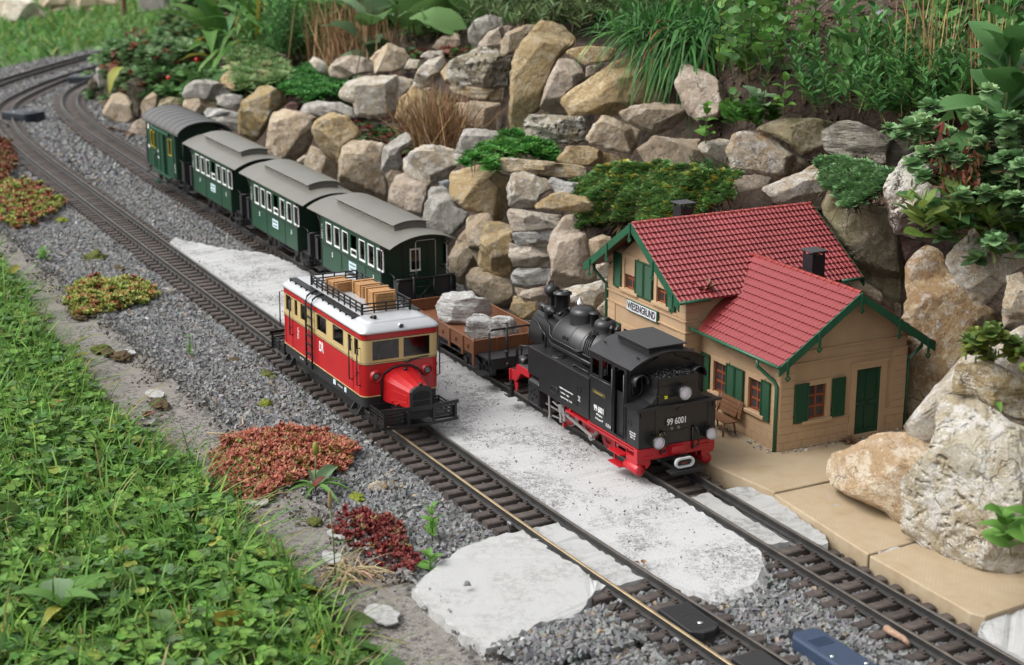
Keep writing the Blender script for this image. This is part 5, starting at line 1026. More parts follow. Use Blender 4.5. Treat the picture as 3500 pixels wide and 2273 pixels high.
def window(fr, h, sill=True):
    u0, u1, v0, v1 = h; b = MB(); e = .0062
    b.wall((u0-e, u1+e), (v0-.001, v1+e), [(u0, u1, v0-.002, v1)], 0, .0014, fr); o = obj('window', b, wallt, st, fix=False)
    b = MB(); b.wall((u0, u1), (v0, v1), [(u0+.0018+(u1-u0-.0012)/2*i, u0+(u1-u0-.0012)/2*(i+1)-.0004, v0+.0020+(v1-v0-.0012)/3*j, v0+(v1-v0-.0012)/3*(j+1)-.0004) for i in range(2) for j in range(3)], -.0046, -.0030, fr); obj('sash', b, sash, o, fix=False)
    i = 0
    for i in range(2):
        for j in range(3): p = obj('pane', fbox(MB(), fr, u0+.0012+(u1-u0-.0012)/2*i, u0+(u1-u0-.0012)/2*(i+1), v0+.0014+(v1-v0-.0012)/3*j, v0+(v1-v0-.0012)/3*(j+1), -.0041, -.0038), wpane, o)
    if sill: obj('sill', fbox(MB(), fr, u0-.0085, u1+.0085, v0-.0052, v0-.0008, 0, .0042), wallt, o, bevel=.0005)
    return o
def shutter(fr, u0, u1, v0, v1, tilt=0.):
    b = MB(); w0, w1 = .0014, .0034; t = .0018
    b.wall((u0, u1), (v0, v1), [(u0+t, u1-t, v0+t, v1-t)], w0, w1, fr); o = obj('shutter', b, shut, st, fix=False, bevel=0)
    n = 15; b = MB()
    for k in range(n):
        a = v0+t+(v1-v0-2*t)*k/n; c = a+(v1-v0-2*t)/n
        vs_ = [fr(u0+t, a, w1-.0003), fr(u1-t, a, w1-.0003), fr(u1-t, c, w0+.0005), fr(u0+t, c, w0+.0005), fr(u0+t, a, w0), fr(u1-t, a, w0)]; b.add(vs_, [(0, 1, 2, 3), (4, 5, 1, 0)])
    o2 = obj('slat', b, shut, o, fix=False); o2['kind'] = 'stuff'
    obj('shutter_hinge', fbox(MB(), fr, u0-.0006, u0+.0002, v0+.007, v0+.010, w0, w1), iron, o)
A_ = facet('A')
for h in winA: window(A_, h)
for h in winG: window(g_, h)
for h in winM+winMl: window(m_, h)
for u0, u1 in ((-.1635, -.1450), (-.1083, -.0900), (-.0893, -.0715), (-.0345, -.0165)): shutter(A_, u0, u1, .0320, .0800)
for u0, u1 in ((.0195, .0390), (.0735, .0920)): shutter(g_, u0, u1, .0325, .0800)
for u0, u1 in ((-.3400, -.3205), (-.2850, -.2645), (-.2637, -.2430), (-.2080, -.1885)): shutter(m_, u0, u1, .1280, .1745); shutter(m_, u0, u1, .0320, .0800)
b = MB(); b.wall((.1010, .1540), (.0, .0915), [(.1090, .1460, -.001, .0855)], 0, .0018, g_); fbox(b, g_, .0990, .1560, .0912, .0945, 0, .0030); fbox(b, g_, .1085, .1465, 0, .0035, -.003, .0026); dr_ = obj('door_frame', b, wallt, st, fix=False)
b = MB(); fbox(b, g_, .1085, .1465, .0030, .0860, -.0035, -.0020)
for u0, u1, v0, v1 in ((.1090, .1135, .0035, .0855), (.1415, .1460, .0035, .0855), (.1250, .1300, .0035, .0855), (.1135, .1415, .0035, .0085), (.1135, .1415, .0805, .0855), (.1135, .1415, .0395, .0445)): fbox(b, g_, u0, u1, v0, v1, -.0020, -.0008)
d_ = obj('door', b, doorg, st, fix=False); obj('door_handle', MB().lathe([(.0016, 0), (.0016, .002), (.0009, .0025), (.0022, .004), (.0001, .0045)], (-.0008, .1115, .0430), 'x', 10), doorg, d_)
# name board
b = MB(); fbox(b, m_, -.3045, -.2280, .1032, .1190, .0014, .0034); sg = obj('name_board', b, trim, st, bevel=.0004); obj('board_face', fbox(MB(), m_, -.3030, -.2295, .1047, .1175, .0034, .0038), mat('board_white', (.62, .62, .66), .4), sg)
text('lettering', 'WIESENGRUND', .0133, mat('letter_black', (.01, .01, .012), .5), sg, (-.26625, MD0-.0040, .1111), (math.pi/2, 0, 0), .735, bold=.0002)
# roofs
def tile_mesh(w, l):
    prof = [(-w/2, .0001), (-w*.36, .0008), (-w*.22, .0010), (-w*.08, .0008), (w*.06, .0001), (w*.44, 0)]; b = MB(); n = len(prof)
    vs_ = [(x, -l*.06, z+.0021) for x, z in prof]+[(x, l*1.0, z+.0003) for x, z in prof]+[(x, -l*.05, z+.0014) for x, z in prof]+[(x, l*.3, z+.0006) for x, z in prof]
    b.add(vs_, [(i, i+1, n+i+1, n+i) for i in range(n-1)], True); b.add(vs_, [(2*n+i, 2*n+i+1, i+1, i) for i in range(n-1)]); return b.mesh('roof_tile', tilem)
def roof_slab(name, ridge_a, ridge_b, eave_a, eave_b, t=.0018):
    # slab under the tiles
    p = [Vector(v) for v in (ridge_a, ridge_b, eave_b, eave_a)]; nrm = (p[1]-p[0]).cross(p[3]-p[0]).normalized(); nrm = nrm if nrm.z > 0 else -nrm
    b = MB(); vs_ = [tuple(q) for q in p]+[tuple(q-nrm*t) for q in p]; b.add(vs_, [(0, 1, 2, 3), (7, 6, 5, 4), (0, 4, 5, 1), (1, 5, 6, 2), (2, 6, 7, 3), (3, 7, 4, 0)]); return obj(name, b, ridgem, st), nrm
def tiles(parent, o, U, Vv, nu, nv, clip=None, single=True):
    # o: eave corner, U: along the eave, Vv: up the slope
    U, Vv, o = Vector(U), Vector(Vv), Vector(o); w, l = U.length/nu, Vv.length/nv; me = tile_mesh(w, l); u, v = U.normalized(), Vv.normalized(); n = u.cross(v); M0 = Matrix((u, v, n)).transposed().to_4x4()
    acc = []; k = 0
    for j in range(nv):
        for i in range(nu):
            p = o+U*((i+.5)/nu)+Vv*(j/nv)
            if clip and not clip(p): continue
            M = M0.copy(); M.translation = p+n*R.uniform(-.0001, .0002)
            if single: t_ = link('roof_tile', me, parent); t_.matrix_local = M
            else: acc.append(M)
    if not single:
        vv = np.array([q.co[:] for q in me.vertices]); ff = [tuple(p.vertices) for p in me.polygons]; b = MB()
        for M in acc: b.add([M @ Vector(q) for q in vv], ff)
        m2 = b.mesh('roof_tiles', tilem); m2.polygons.foreach_set('use_smooth', np.tile([p.use_smooth for p in me.polygons], len(acc))); t_ = link('roof_tiles', m2, parent); t_['kind'] = 'stuff'
ax0, ax1 = -.2020, .0225; az, ae = .1858, .1122; ad0, ad1 = -.0180, .2040; mid = .092
mxl, mxr, mrx = -.3790, -.1460, -.2615; mz, me_ = .2275, .1520; my0, my1 = -.0485, .2290
mslope = (mz-me_)/(mxr-mrx); zmain = lambda x: mz-mslope*abs(x-mrx)
r_, n_ = roof_slab('roof', (ax0, mid, az), (ax1, mid, az), (-.1500, ad0, ae), (ax1, ad0, ae))
tiles(r_, (MX1, ad0, ae+.0002), (ax1-MX1, 0, 0), (0, mid-ad0, az-ae), 28, 12, clip=lambda p: p.z > zmain(p.x)-.004 or p.x > mxr)
tiles(r_, (ax0, ad0, ae+.0002), (MX1-ax0, 0, 0), (0, mid-ad0, az-ae), 6, 12, clip=lambda p: p.z > zmain(p.x)-.002, single=False)
r2_, _ = roof_slab('roof', (ax0, mid, az), (ax1, mid, az), (-.15, ad1, ae), (ax1, ad1, ae)); tiles(r2_, (ax1, ad1, ae+.0002), (ax0-ax1, 0, 0), (0, mid-ad1, az-ae), 33, 12, clip=lambda p: p.z > zmain(p.x)-.004 or p.x > mxr, single=False)
r3_, _ = roof_slab('roof', (mrx, my0, mz), (mrx, my1, mz), (mxr, my0, me_), (mxr, my1, me_))
tiles(r3_, (mxr, my0, me_+.0002), (0, my1-my0, 0), (mrx-mxr, 0, mz-me_), 42, 14, clip=lambda p: not (p.z < az-.674*abs(p.y-mid)-.004), single=False)
r4_, _ = roof_slab('roof', (mrx, my0, mz), (mrx, my1, mz), (mxl, my0, me_), (mxl, my1, me_)); tiles(r4_, (mxl, my1, me_+.0002), (0, my0-my1, 0), (mrx-mxl, 0, mz-me_), 42, 14, single=False)
def ridge(p0, p1, n, par):
    p0, p1 = Vector(p0), Vector(p1); d = (p1-p0)
    for k in range(n):
        a = p0+d*(k/n); c = p0+d*((k+1)/n); obj('ridge_tile', MB().tube([a, a+(c-a)*.86, a+(c-a)*.87, c], .0024, 8), ridgem, par) if k % 1 == 0 else None
        obj('ridge_collar', MB().tube([c-(c-a)*.16, c], .0029, 8), ridgem, par)
ridge((mrx, my0+.001, mz+.0008), (mrx, my1-.001, mz+.0008), 18, r3_); ridge((-.2060, mid, az+.0008), (ax1, mid, az+.0008), 17, r_)
# bargeboards with hanging brackets, gutters, downpipes
def barge(pa, pb, nrm, t=.0016, h=.0095):
    pa, pb, nrm = Vector(pa), Vector(pb), Vector(nrm)*t; dz = Vector((0, 0, -h)); up = Vector((0, 0, .0016)); vs_ = [pa+up, pb+up, pb+dz, pa+dz]; vs_ += [v+nrm for v in vs_]
    b = MB(); b.add([tuple(v) for v in vs_], [(0, 1, 2, 3), (7, 6, 5, 4), (0, 4, 5, 1), (1, 5, 6, 2), (2, 6, 7, 3), (3, 7, 4, 0)]); return obj('bargeboard', b, trim, st)
def bracket(p, nrm, parent, L_=.0200, wd=.0034):
    # flat strap with a pierced diamond foot
    p = Vector(p); nrm = Vector(nrm); side = nrm.cross(Vector((0, 0, 1))); b = MB()
    def quad(pts):
        vs_ = [p+side*a+Vector((0, 0, z)) for a, z in pts]; vs_ += [v+nrm*.0014 for v in vs_]; n = len(pts); b.add([tuple(v) for v in vs_], [tuple(range(n)), tuple(range(n, 2*n))[::-1]]+[(i, (i+1) % n, n+(i+1) % n, n+i) for i in range(n)])
    quad([(-wd/2, .001), (wd/2, .001), (wd/2, -L_+.004), (-wd/2, -L_+.004)])
    for a0, z0, a1, z1 in ((0, 0, 1, -1), (1, -1, 0, -2), (0, -2, -1, -1), (-1, -1, 0, 0)): s_ = .0042; i_ = .45; cz = -L_; quad([(a0*s_, cz+(z0+1)*s_), (a1*s_, cz+(z1+1)*s_), (a1*s_*i_, cz+(z1+1)*s_*i_), (a0*s_*i_, cz+(z0+1)*s_*i_)])
    return obj('gable_bracket', b, trim, parent, fix=False)
for pa, pb in (((ax1, mid, az), (ax1, ad0-.002, ae-.0015)), ((ax1, mid, az), (ax1, ad1+.002, ae-.0015))):
    bb = barge(pa, pb, (1, 0, 0))
    for f in (.0, .52, .90) if pb[1] < mid else (.5, .90): q = Vector(pa).lerp(Vector(pb), f); bracket(q+Vector((.0018, 0, 0)), (1, 0, 0), bb)
for pa, pb in (((mrx, my0, mz), (mxr+.002, my0, me_-.0015)), ((mrx, my0, mz), (mxl-.002, my0, me_-.0015))):
    bb = barge(pa, pb, (0, -1, 0))
    for f in (.0, .48, .88) if pb[0] > mrx else (.48, .86): q = Vector(pa).lerp(Vector(pb), f); bracket(q+Vector((0, -.0018, 0)), (0, -1, 0), bb)
for pa, pb in (((mrx, my1, mz), (mxr+.002, my1, me_-.0015)), ((mrx, my1, mz), (mxl-.002, my1, me_-.0015))): barge(pa, pb, (0, 1, 0))
b = MB()
for a, c in (((MX1+.002, ad0-.0015, ae-.0005), (ax1+.001, ad0-.0015, ae-.0005)), ((mxr+.0015, my0-.001, me_-.0005), (mxr+.0015, -.0040, me_-.0005)), ((mxr+.0015, ad1-.01, me_-.0005), (mxr+.0015, my1, me_-.0005)), ((mxl-.0015, my0, me_-.0005), (mxl-.0015, my1, me_-.0005)), ((-.15, ad1+.0015, ae-.0005), (ax1, ad1+.0015, ae-.0005))): obj('gutter', MB().tube([a, c], .0024, 8), trim, st)
for P in ([(-.0205, ad0-.001, ae-.002), (-.0205, ad0-.001, .1020), (-.0085, -.0035, .0850), (-.0030, -.0032, .0800), (-.0030, -.0032, -.001)], [(.003, ad1, ae-.002), (.003, ad1-.001, .1030), (.0015, AW+.0035, .0900), (-.0010, AW+.0035, .0850), (-.0010, AW+.0035, -.001)], [(mxl+.002, my0+.012, me_-.002), (mxl+.003, my0+.012, .1430), (MX0-.0035, MD0-.0010, .1250), (MX0-.0035, MD0-.0010, -.001)]): obj('downpipe', MB().tube(P, .0022, 10), trim, st)
obj('soffit', MB().prism([(ad0+.001, ae-.002), (mid, az-.0025), (ad1-.001, ae-.002), (ad1-.001, ae-.0032), (mid, az-.0037), (ad0+.001, ae-.0032)], .0005, ax1-.0005, 'x'), eavesm, st)
obj('soffit', MB().prism([(mxl+.001, me_-.002), (mrx, mz-.0025), (mxr-.001, me_-.002), (mxr-.001, me_-.0032), (mrx, mz-.0037), (mxl+.001, me_-.0032)], my0+.0005, MD0-.0005, 'y'), eavesm, st)
def chimney(x, y, z0, z1, w=.0098):
    b = MB(); b.box(x-w, x+w, y-w, y+w, z0, z1); o = obj('chimney', b, iron, st, bevel=.0003); b = MB(); t = .001
    b.wall((-w*1.04, w*1.04), (z1, z1+.002), [], 0, .0004, lambda u, v, q: (x+u, y-w*1.04+q, v)); b.box(x-w*1.05, x+w*1.05, y-w*1.05, y+w*1.05, z1-.0030, z1-.0022)
    for sx in (-1, 1):
        for sy in (-1, 1): b.box(x+sx*w*.85-t, x+sx*w*.85+t, y+sy*w*.85-t, y+sy*w*.85+t, z1, z1+.0058)
    obj('chimney_post', b, iron, o, fix=False); obj('chimney_cap', MB().box(x-w*1.25, x+w*1.25, y-w*1.25, y+w*1.25, z1+.0056, z1+.0072), ironp, o, bevel=.0003)
chimney(-.117, .128, .15, .1985); chimney(-.2905, .047, .20, .2350)
# porthole in the gable with a dead bird nest
b = MB(); b.lathe([(.0125, 0), (.0125, .0015), (.0095, .0018), (.0095, .0002)], (0, .084, .1640), 'x', 24, caps=False); obj('porthole', b, wallt, st); obj('porthole_shutter', MB().lathe([(.0095, .0002), (.0001, .0003)], (0, .084, .164), 'x', 24, caps=False), sash, st)
# bench
bw = mat('bench_brown', (.16, .075, .035), .55, var=.15, vs_=60)
bn = thing('bench', 'small brown slatted bench against the station wall beside the engine', 'bench', (H0[0]-.0930, H0[1]-.012, .0041), HY)
L_ = .026
for k in range(4): obj('seat_slat', MB().box(-L_, L_, -.013+k*.0043, -.0094+k*.0043, .0180, .0196), bw, bn, bevel=.0003)
for k in range(4): a = .0215+k*.0052; y0 = .0062+k*.0012; b = MB(); vs_ = [(-L_, y0, a), (L_, y0, a), (L_, y0+.001, a+.0046), (-L_, y0+.001, a+.0046), (-L_, y0+.0014, a), (L_, y0+.0014, a), (L_, y0+.0024, a+.0046), (-L_, y0+.0024, a+.0046)]; b.add(vs_, [(0, 1, 2, 3), (7, 6, 5, 4), (0, 4, 5, 1), (1, 5, 6, 2), (2, 6, 7, 3), (3, 7, 4, 0)]); obj('back_slat', b, bw, bn)
for x in (-.019, .019):
    b = MB(); b.tube([(x, -.011, .0178), (x, -.012, .0)], .0012, 6); b.tube([(x, .003, .0178), (x, .006, 0)], .0012, 6); b.tube([(x, .003, .0178), (x, .0085, .030), (x, .0105, .042)], .0011, 6); b.tube([(x, -.012, .0175), (x, .004, .0175)], .0010, 6); obj('bench_leg', b, bw, bn)
# dry leaf tuft caught in the roof valley
def litter(name, label, cat, loc, n, L_, m, spread, zup=.4, rz=0.):
    b = MB()
    for k in range(n):
        a = R.uniform(0, 6.28); p = Vector((R.gauss(0, spread), R.gauss(0, spread), abs(R.gauss(0, spread*.3)))); d = Vector((math.cos(a), math.sin(a), R.uniform(-.1, zup))).normalized(); s = d.cross(Vector((0, 0, 1))).normalized(); l = L_*R.uniform(.5, 1.2); w = l*R.uniform(.12, .35); u = s.cross(d)
        c = [p, p+d*l*.35+s*w+u*w*.5, p+d*l*.7+s*w*.7+u*w*.2, p+d*l, p+d*l*.7-s*w*.7+u*w*.3, p+d*l*.35-s*w+u*w*.4, p+d*l*.5-u*w*.2]
        b.add([tuple(v) for v in c], [(0, 6, 1), (1, 6, 2), (2, 6, 3), (3, 6, 4), (4, 6, 5), (5, 6, 0)])
    o = obj(name, b, m, fix=False); o.location = loc; o.rotation_euler = (0, 0, rz); return tag(o, label, cat)
deadm = mat('dead_leaf', (.11, .055, .03), .8, col2=(.22, .12, .06), vs_=200)
bpy.context.view_layer.update(); hm = st.matrix_basis
litter('dead_leaves', 'tuft of dead leaves caught in the valley of the station roof', 'leaf tuft', hm @ Vector((-.1650, -.0020, .1560)), 26, .018, deadm, .005, .9)
litter('dead_leaves', 'crumpled brown leaf litter on the platform below the station door', 'leaf litter', hm @ Vector((.0140, .098, .0005)), 40, .012, deadm, .0055, .3)
P = [hm @ Vector((R.gauss(.006, .004), R.uniform(.0, .19), .0008)) for k in range(90)]+[hm @ Vector((R.uniform(-.10, 0), R.gauss(-.010, .003), .0008)) for k in range(50)]
V, F, T = chips(np.array([p[:] for p in P]), NR.uniform(.0006, .0019, len(P)), np.repeat(NR.uniform(.1, .5, (len(P), 1)), 3, 1)*np.array([1, .97, .92]))
tag(link('plaster_crumbs', npmesh('plaster_crumbs', V, F, stonem, T, smooth=False)), 'grey plaster crumbs along the foot of the station walls', 'crumbs', kind='stuff')
ROCKS = [
('lichen', 'tall rock mottled with mustard lichen behind the carriage roofs', 0.5, -1.976, 0.415, 0.1611, '-50,-13 -43,13 -6,53 15,56 52,33 52,21 26,-13 15,-36 -11,-65 -49,-48'),
('tan', 'smooth rounded tan boulder with an orange side, right of the lichen rock', 0.5, -1.7998, 0.415, 0.1309, '-47,9 -35,47 -16,56 20,47 59,34 51,3 45,-16 26,-41 1,-54 -52,-63 -53,-22'),
('ochre', 'tilted diamond shaped ochre block perched above the middle carriage', 0.5, -1.5665, 0.42, 0.1602, '-45,13 -35,28 -4,48 24,39 50,8 43,-5 14,-26 11,-52 -22,-37 -35,-16'),
('tan', 'rusty streaked rock under the tilted diamond block', 0.5, -1.5995, 0.402, 0.101, '-37,-2 -22,39 0,29 15,11 40,0 36,-42 0,-23 -32,-13'),
('white', 'small pale rock peeping over the middle carriage roof', 0.6, -1.6885, 0.398, 0.0953, '-13,1 2,12 13,9 7,-10 -9,-12'),
('tan', 'tall tan block with a flat orange top behind the nearest carriage', 0.5, -1.385, 0.405, 0.1244, '-44,34 -34,54 -7,56 32,49 30,12 42,-35 37,-75 -5,-65 -52,-30'),
('grey', 'pale grey slab leaning right of the flat topped block', 0.5, -1.283, 0.42, 0.1682, '-22,11 -3,26 19,41 31,16 9,2 14,-25 -17,-44 -29,-27'),
('brown', 'small dark wedge of stone under the leaning grey slab', 0.6, -1.2789, 0.412, 0.1295, '-13,13 16,17 15,-2 -6,-24 -13,-4'),
('white', 'ragged cream rock with orange stains below the dry grass tuft', 0.5, -1.1598, 0.435, 0.1663, '-53,11 -19,32 13,33 36,27 55,8 36,-12 29,-26 -8,-38 -38,-26 -52,-8'),
('pink', 'smooth pinkish rock wedged under the ragged cream rock', 0.5, -1.1825, 0.4, 0.1094, '-37,6 -28,32 -10,43 10,32 34,18 31,-5 24,-24 26,-50 -12,-37 -38,-16'),
('grey', 'dark grey weathered rock above the end of the nearest carriage', 0.5, -1.0444, 0.4, 0.106, '-38,-17 -28,34 -24,42 4,42 20,6 40,-4 35,-22 9,-45 -19,-37'),
('ochre', 'broad ochre rock with a crumbly layered edge beside the stacked slabs', 0.5, -0.9591, 0.43, 0.1504, '-56,32 -35,39 -10,48 7,39 45,27 41,7 40,-18 30,-48 12,-47 2,-38 -22,-33 -55,-8'),
('slate', 'small bluish slate chip under the ochre layered rock', 0.5, -1.0493, 0.405, 0.1512, '-13,4 3,8 13,-1 8,-8 -10,-2'),
('tan', 'narrow brown streaked stone left of the tall face with a bulging middle', 0.5, -0.9276, 0.402, 0.0891, '-20,3 -19,21 -13,31 15,33 27,21 15,1 7,-29 1,-51 -13,-29'),
('ochre', 'upright bulging stone beside the stack of flat slabs', 0.5, -0.8501, 0.397, 0.0799, '-26,25 -15,42 0,44 22,37 24,15 22,-14 24,-40 2,-47 -22,-38 -30,-24'),
('tan', 'brown pitted rock right of the nearest carriage end', 0.5, -0.9672, 0.395, 0.0384, '-25,3 -11,34 4,51 14,19 25,-9 11,-19 5,-42 -22,-37'),
('tan', 'low brown boulder between carriage end and wagon stones', 0.5, -0.85, 0.385, 0.0209, '-41,16 -31,28 -17,28 5,16 34,11 39,-1 32,-42 12,-47 -34,-8'),
('ochre', 'squat ochre stone just behind the flat wagon', 0.5, -0.721, 0.378, 0.0158, '-27,-7 -19,17 -1,16 20,9 26,2 18,-19 -17,-19'),
('pink', 'thin wedge of stone at the foot of the slab stack', 0.5, -0.7146, 0.385, 0.0392, '-27,10 -10,5 9,8 18,11 24,-4 16,-16 -5,-11 -24,-4'),
('slab', 'top slab of the stack of four flat stones', 0.5, -0.7558, 0.408, 0.1447, '-39,10 -35,17 -5,12 23,8 46,6 42,-15 0,-19 -31,-19'),
('slabgrey', 'second slab from the top of the stack, thin and grey', 0.5, -0.7505, 0.402, 0.1162, '-28,8 -7,9 42,11 37,-4 2,-9 -19,-13 -27,-2'),
('slab', 'thick third slab of the stack with a cracked face', 0.5, -0.7536, 0.398, 0.0901, '-29,21 -19,15 9,14 40,16 40,-21 7,-22 -21,-19 -28,-5'),
('slabgrey', 'lowest pale grey slab of the stack', 0.5, -0.7392, 0.393, 0.0568, '-29,3 -19,15 37,14 37,-8 0,-14 -26,-10'),
('white', 'rounded white flecked cap stone on the left of the slab stack', 0.5, -0.8194, 0.435, 0.1749, '-33,5 -24,26 -7,31 31,19 43,5 19,-9 12,-26 -10,-31 -31,-21'),
('ochre', 'long yellow ledge stone capping the slab stack', 0.5, -0.649, 0.42, 0.1859, '-60,-1 -36,13 -18,17 11,10 40,12 60,3 58,-10 40,-15 4,-13 -41,-8 -57,-8'),
('slabgrey', 'small pale broken block lying on the cap stones', 0.5, -0.7276, 0.45, 0.1961, '-27,7 -21,15 2,7 19,6 31,-7 28,-14 -14,-12 -19,-2'),
('pink', 'tall leaning triangular stone between slab stack and station', 0.5, -0.6441, 0.4, 0.1038, '-19,40 -3,62 15,69 28,42 37,8 49,-28 31,-37 -8,-45 -27,-48 -37,-53 -21,-26 -19,-3 -26,19'),
('white', 'long pale rock behind the engine chimney', 0.5, -0.5325, 0.372, 0.0817, '-42,3 -14,11 8,14 29,21 29,-14 12,-21 -22,-14'),
('tan', 'small tan rock beside the upper left station gutter', 0.5, -0.608, 0.44, 0.1294, '-18,8 2,15 15,11 20,-5 -5,-12 -14,-17'),
('white', 'pale stone behind the left downpipe of the station', 0.5, -0.5662, 0.42, 0.1027, '-13,11 6,13 15,-11 -8,-14'),
('white', 'small white rock touching the left foot of the station', 0.6, -0.4792, 0.37, 0.0695, '-13,1 1,15 11,-3 1,-13'),
('grey', 'smooth grey rock half under the leafy mat by the station roof', 0.5, -0.6506, 0.5, 0.1424, '-25,-1 -9,11 23,17 28,-10 -18,-17'),
('plank', 'long flat plank of yellow stone edging the terrace', 0.5, -0.8435, 0.47, 0.2058, '-67,11 -62,17 -12,12 34,7 73,4 73,-16 34,-16 -12,-11 -62,-7'),
('grey', 'greenish grey block at the right foot of the dry grass', 0.5, -1.1546, 0.53, 0.1967, '-50,-16 -32,23 -3,25 35,21 44,9 40,-2 13,-13 -13,-25 -35,-22'),
('ochre', 'low spongy pitted stone behind the yellow plank stone', 0.5, -0.8432, 0.57, 0.2137, '-60,-3 -42,18 -6,19 16,9 36,4 58,-3 48,-18 -1,-15 -50,-10'),
('ochretall', 'tallest ochre standing stone with a rounded head', 0.35, -1.1043, 0.615, 0.3171, '-51,-55 -44,21 -30,51 -14,79 7,97 26,93 54,79 71,58 49,42 35,31 24,0 7,-46 3,-67 -20,-74 -23,-116 -44,-112 -52,-83'),
('pink', 'pinkish upright stone leaning on the tallest ochre stone', 0.5, -1.0404, 0.63, 0.3, '-41,-32 -28,12 -8,53 13,51 31,39 38,19 18,0 -5,-18 2,-36 8,-45 -28,-43'),
('ochre', 'large triangular yellow slab under the hanging grass tuft', 0.35, -0.8486, 0.625, 0.3188, '-100,-15 -76,3 -44,25 -8,48 16,56 29,44 57,25 87,-5 104,-25 52,-33 -1,-42 -34,-40 -81,-40'),
('brown', 'jutting brown ledge stone with a flat top under the yellow slab', 0.5, -0.7143, 0.6, 0.2939, '-55,8 -29,18 4,22 49,18 53,6 32,-17 4,-27 -15,-21 -42,-7'),
('ochre', 'flat ledge stone at the left root of the grass tuft', 0.5, -1.0017, 0.66, 0.3595, '-45,4 -31,11 -6,14 26,11 44,8 37,-10 17,-15 -10,-18 -31,-5'),
('pink', 'small shadowed pink stone under the flat ledge', 0.6, -0.9918, 0.66, 0.3344, '-13,-13 -13,3 3,8 21,10 3,-8'),
('spongy', 'oblong pitted grey block like a loaf in the upper wall', 0.5, -0.9797, 0.585, 0.2396, '-58,17 -46,26 3,24 41,20 46,3 45,-19 32,-25 -8,-24 -55,-22'),
('tan', 'tilted square tan block right of the pitted loaf', 0.5, -0.8179, 0.59, 0.2535, '-42,-6 -32,11 -17,30 0,28 17,19 46,6 43,-11 28,-34 -6,-26 -36,-16'),
('pink', 'broad pale triangular rock right of the grass tuft', 0.5, -0.6732, 0.67, 0.3308, '-50,12 -38,46 -26,46 -1,32 19,12 42,1 56,-11 40,-29 9,-41 -17,-47 -34,-21'),
('brown', 'wide brown rock behind the leafy yellow green mat', 0.5, -0.6112, 0.575, 0.2536, '-60,7 -36,25 -4,23 35,21 31,5 51,-17 43,-27 -16,-23 -46,-15'),
('white', 'white chipped rock left of the orange stained rock', 0.5, -0.5847, 0.625, 0.2551, '-31,3 -19,15 6,20 22,19 18,-11 12,-27 -9,-19'),
('orange', 'orange and white stained pyramid rock above the station roof', 0.5, -0.4834, 0.635, 0.2665, '-52,2 -45,27 -26,32 -7,35 14,27 35,11 70,-12 35,-33 26,-36 -7,-29 -45,-24'),
('mossy', 'olive tinged wide rock behind the orange stained pyramid', 0.5, -0.4586, 0.68, 0.2983, '-65,2 -50,12 -17,21 9,18 36,16 53,13 36,1 41,-22 5,-35 -12,-20 -36,-3'),
('layered', 'grey brown rock with fine wavy layers below the stalky shrub', 0.5, -0.2918, 0.67, 0.2997, '-65,20 -47,35 -24,33 -1,24 43,10 59,4 58,-8 42,-14 36,-29 13,-34 -14,-26 -42,-12 -58,-3'),
('grey', 'low grey rock under the big succulent at the right', 0.5, -0.1617, 0.68, 0.3097, '-59,-7 -28,8 -3,14 31,10 56,-2 23,-12 -20,-12'),
('spongywhite', 'white lumpy boulder full of holes above the station corner', 0.7, -0.1622, 0.63, 0.2649, '-41,0 -33,20 -19,30 -14,40 1,42 18,35 25,20 40,11 39,-17 26,-43 7,-56 -21,-51 -28,-31'),
('white', 'pale angular triangle of rock behind the right end of the main roof', 0.5, -0.3946, 0.645, 0.2313, '-62,-1 -30,12 -4,23 15,34 29,23 43,8 35,-17 29,-29 -12,-29 -43,-23'),
('pink', 'blunt tan block between the rear chimney and the roof ridge', 0.5, -0.521, 0.65, 0.2034, '-37,-37 -41,15 -33,24 3,24 28,21 16,5 28,-15 36,-37'),
('tan', 'small pointed stone left of the rear chimney', 0.6, -0.591, 0.645, 0.1994, '-14,-6 -4,8 14,16 10,-6 -4,-12'),
('mossy', 'big greenish tan slab leaning beside the main roof gable', 0.4, -0.2468, 0.635, 0.1862, '-45,72 -40,79 -24,74 4,47 28,38 35,8 46,-7 52,-26 53,-87 39,-89 16,-75 -7,-52 -18,-37 -33,-13 -52,21 -57,46'),
('brick', 'dark reddish brick lump in the gap beside the leaning slab', 0.5, -0.1981, 0.67, 0.1759, '-20,22 6,12 26,3 15,-10 -2,-21 -11,-14 -15,9'),
('rust', 'largest rust brown boulder right of the station', 0.4, -0.0639, 0.6, 0.1164, '-40,70 -30,90 -12,99 5,95 11,76 28,44 48,28 62,18 78,0 62,-18 37,-37 16,-56 -9,-81 -26,-107 -42,-132 -49,-105 -47,-26 -49,10 -42,33'),
('tan', 'flat brown rock behind the annex roof', 0.5, -0.2254, 0.635, 0.112, '-43,20 -20,28 6,3 43,-13 38,-31 16,-18 -9,-2 -32,13'),
('white', 'pale triangular boulder over the largest rust brown boulder', 0.5, 0.0491, 0.56, 0.2237, '-49,2 -35,21 -14,43 -3,46 14,41 30,30 39,17 38,-3 23,-11 10,-31 5,-45 -6,-47 -17,-41 -35,-21'),
('tan', 'smooth tan boulder cut off by the right edge', 0.6, 0.1515, 0.5, 0.2134, '-17,-5 -10,24 6,29 17,9 17,-25 -13,-31'),
('white', 'long knobbly pale rock resting above the tan front boulder', 0.45, 0.1878, 0.4, 0.1335, '-62,-34 -51,-16 -37,4 -23,14 -14,29 10,50 37,59 59,73 80,58 80,-25 28,-50 -18,-50 -36,-53 -54,-59'),
('layeredochre', 'ochre rock with a straw like grain at the right edge', 0.5, 0.2679, 0.355, 0.1647, '-39,3 -33,23 -5,30 13,19 30,12 40,1 40,-33 14,-27 -7,-16 -16,-6 -36,-6'),
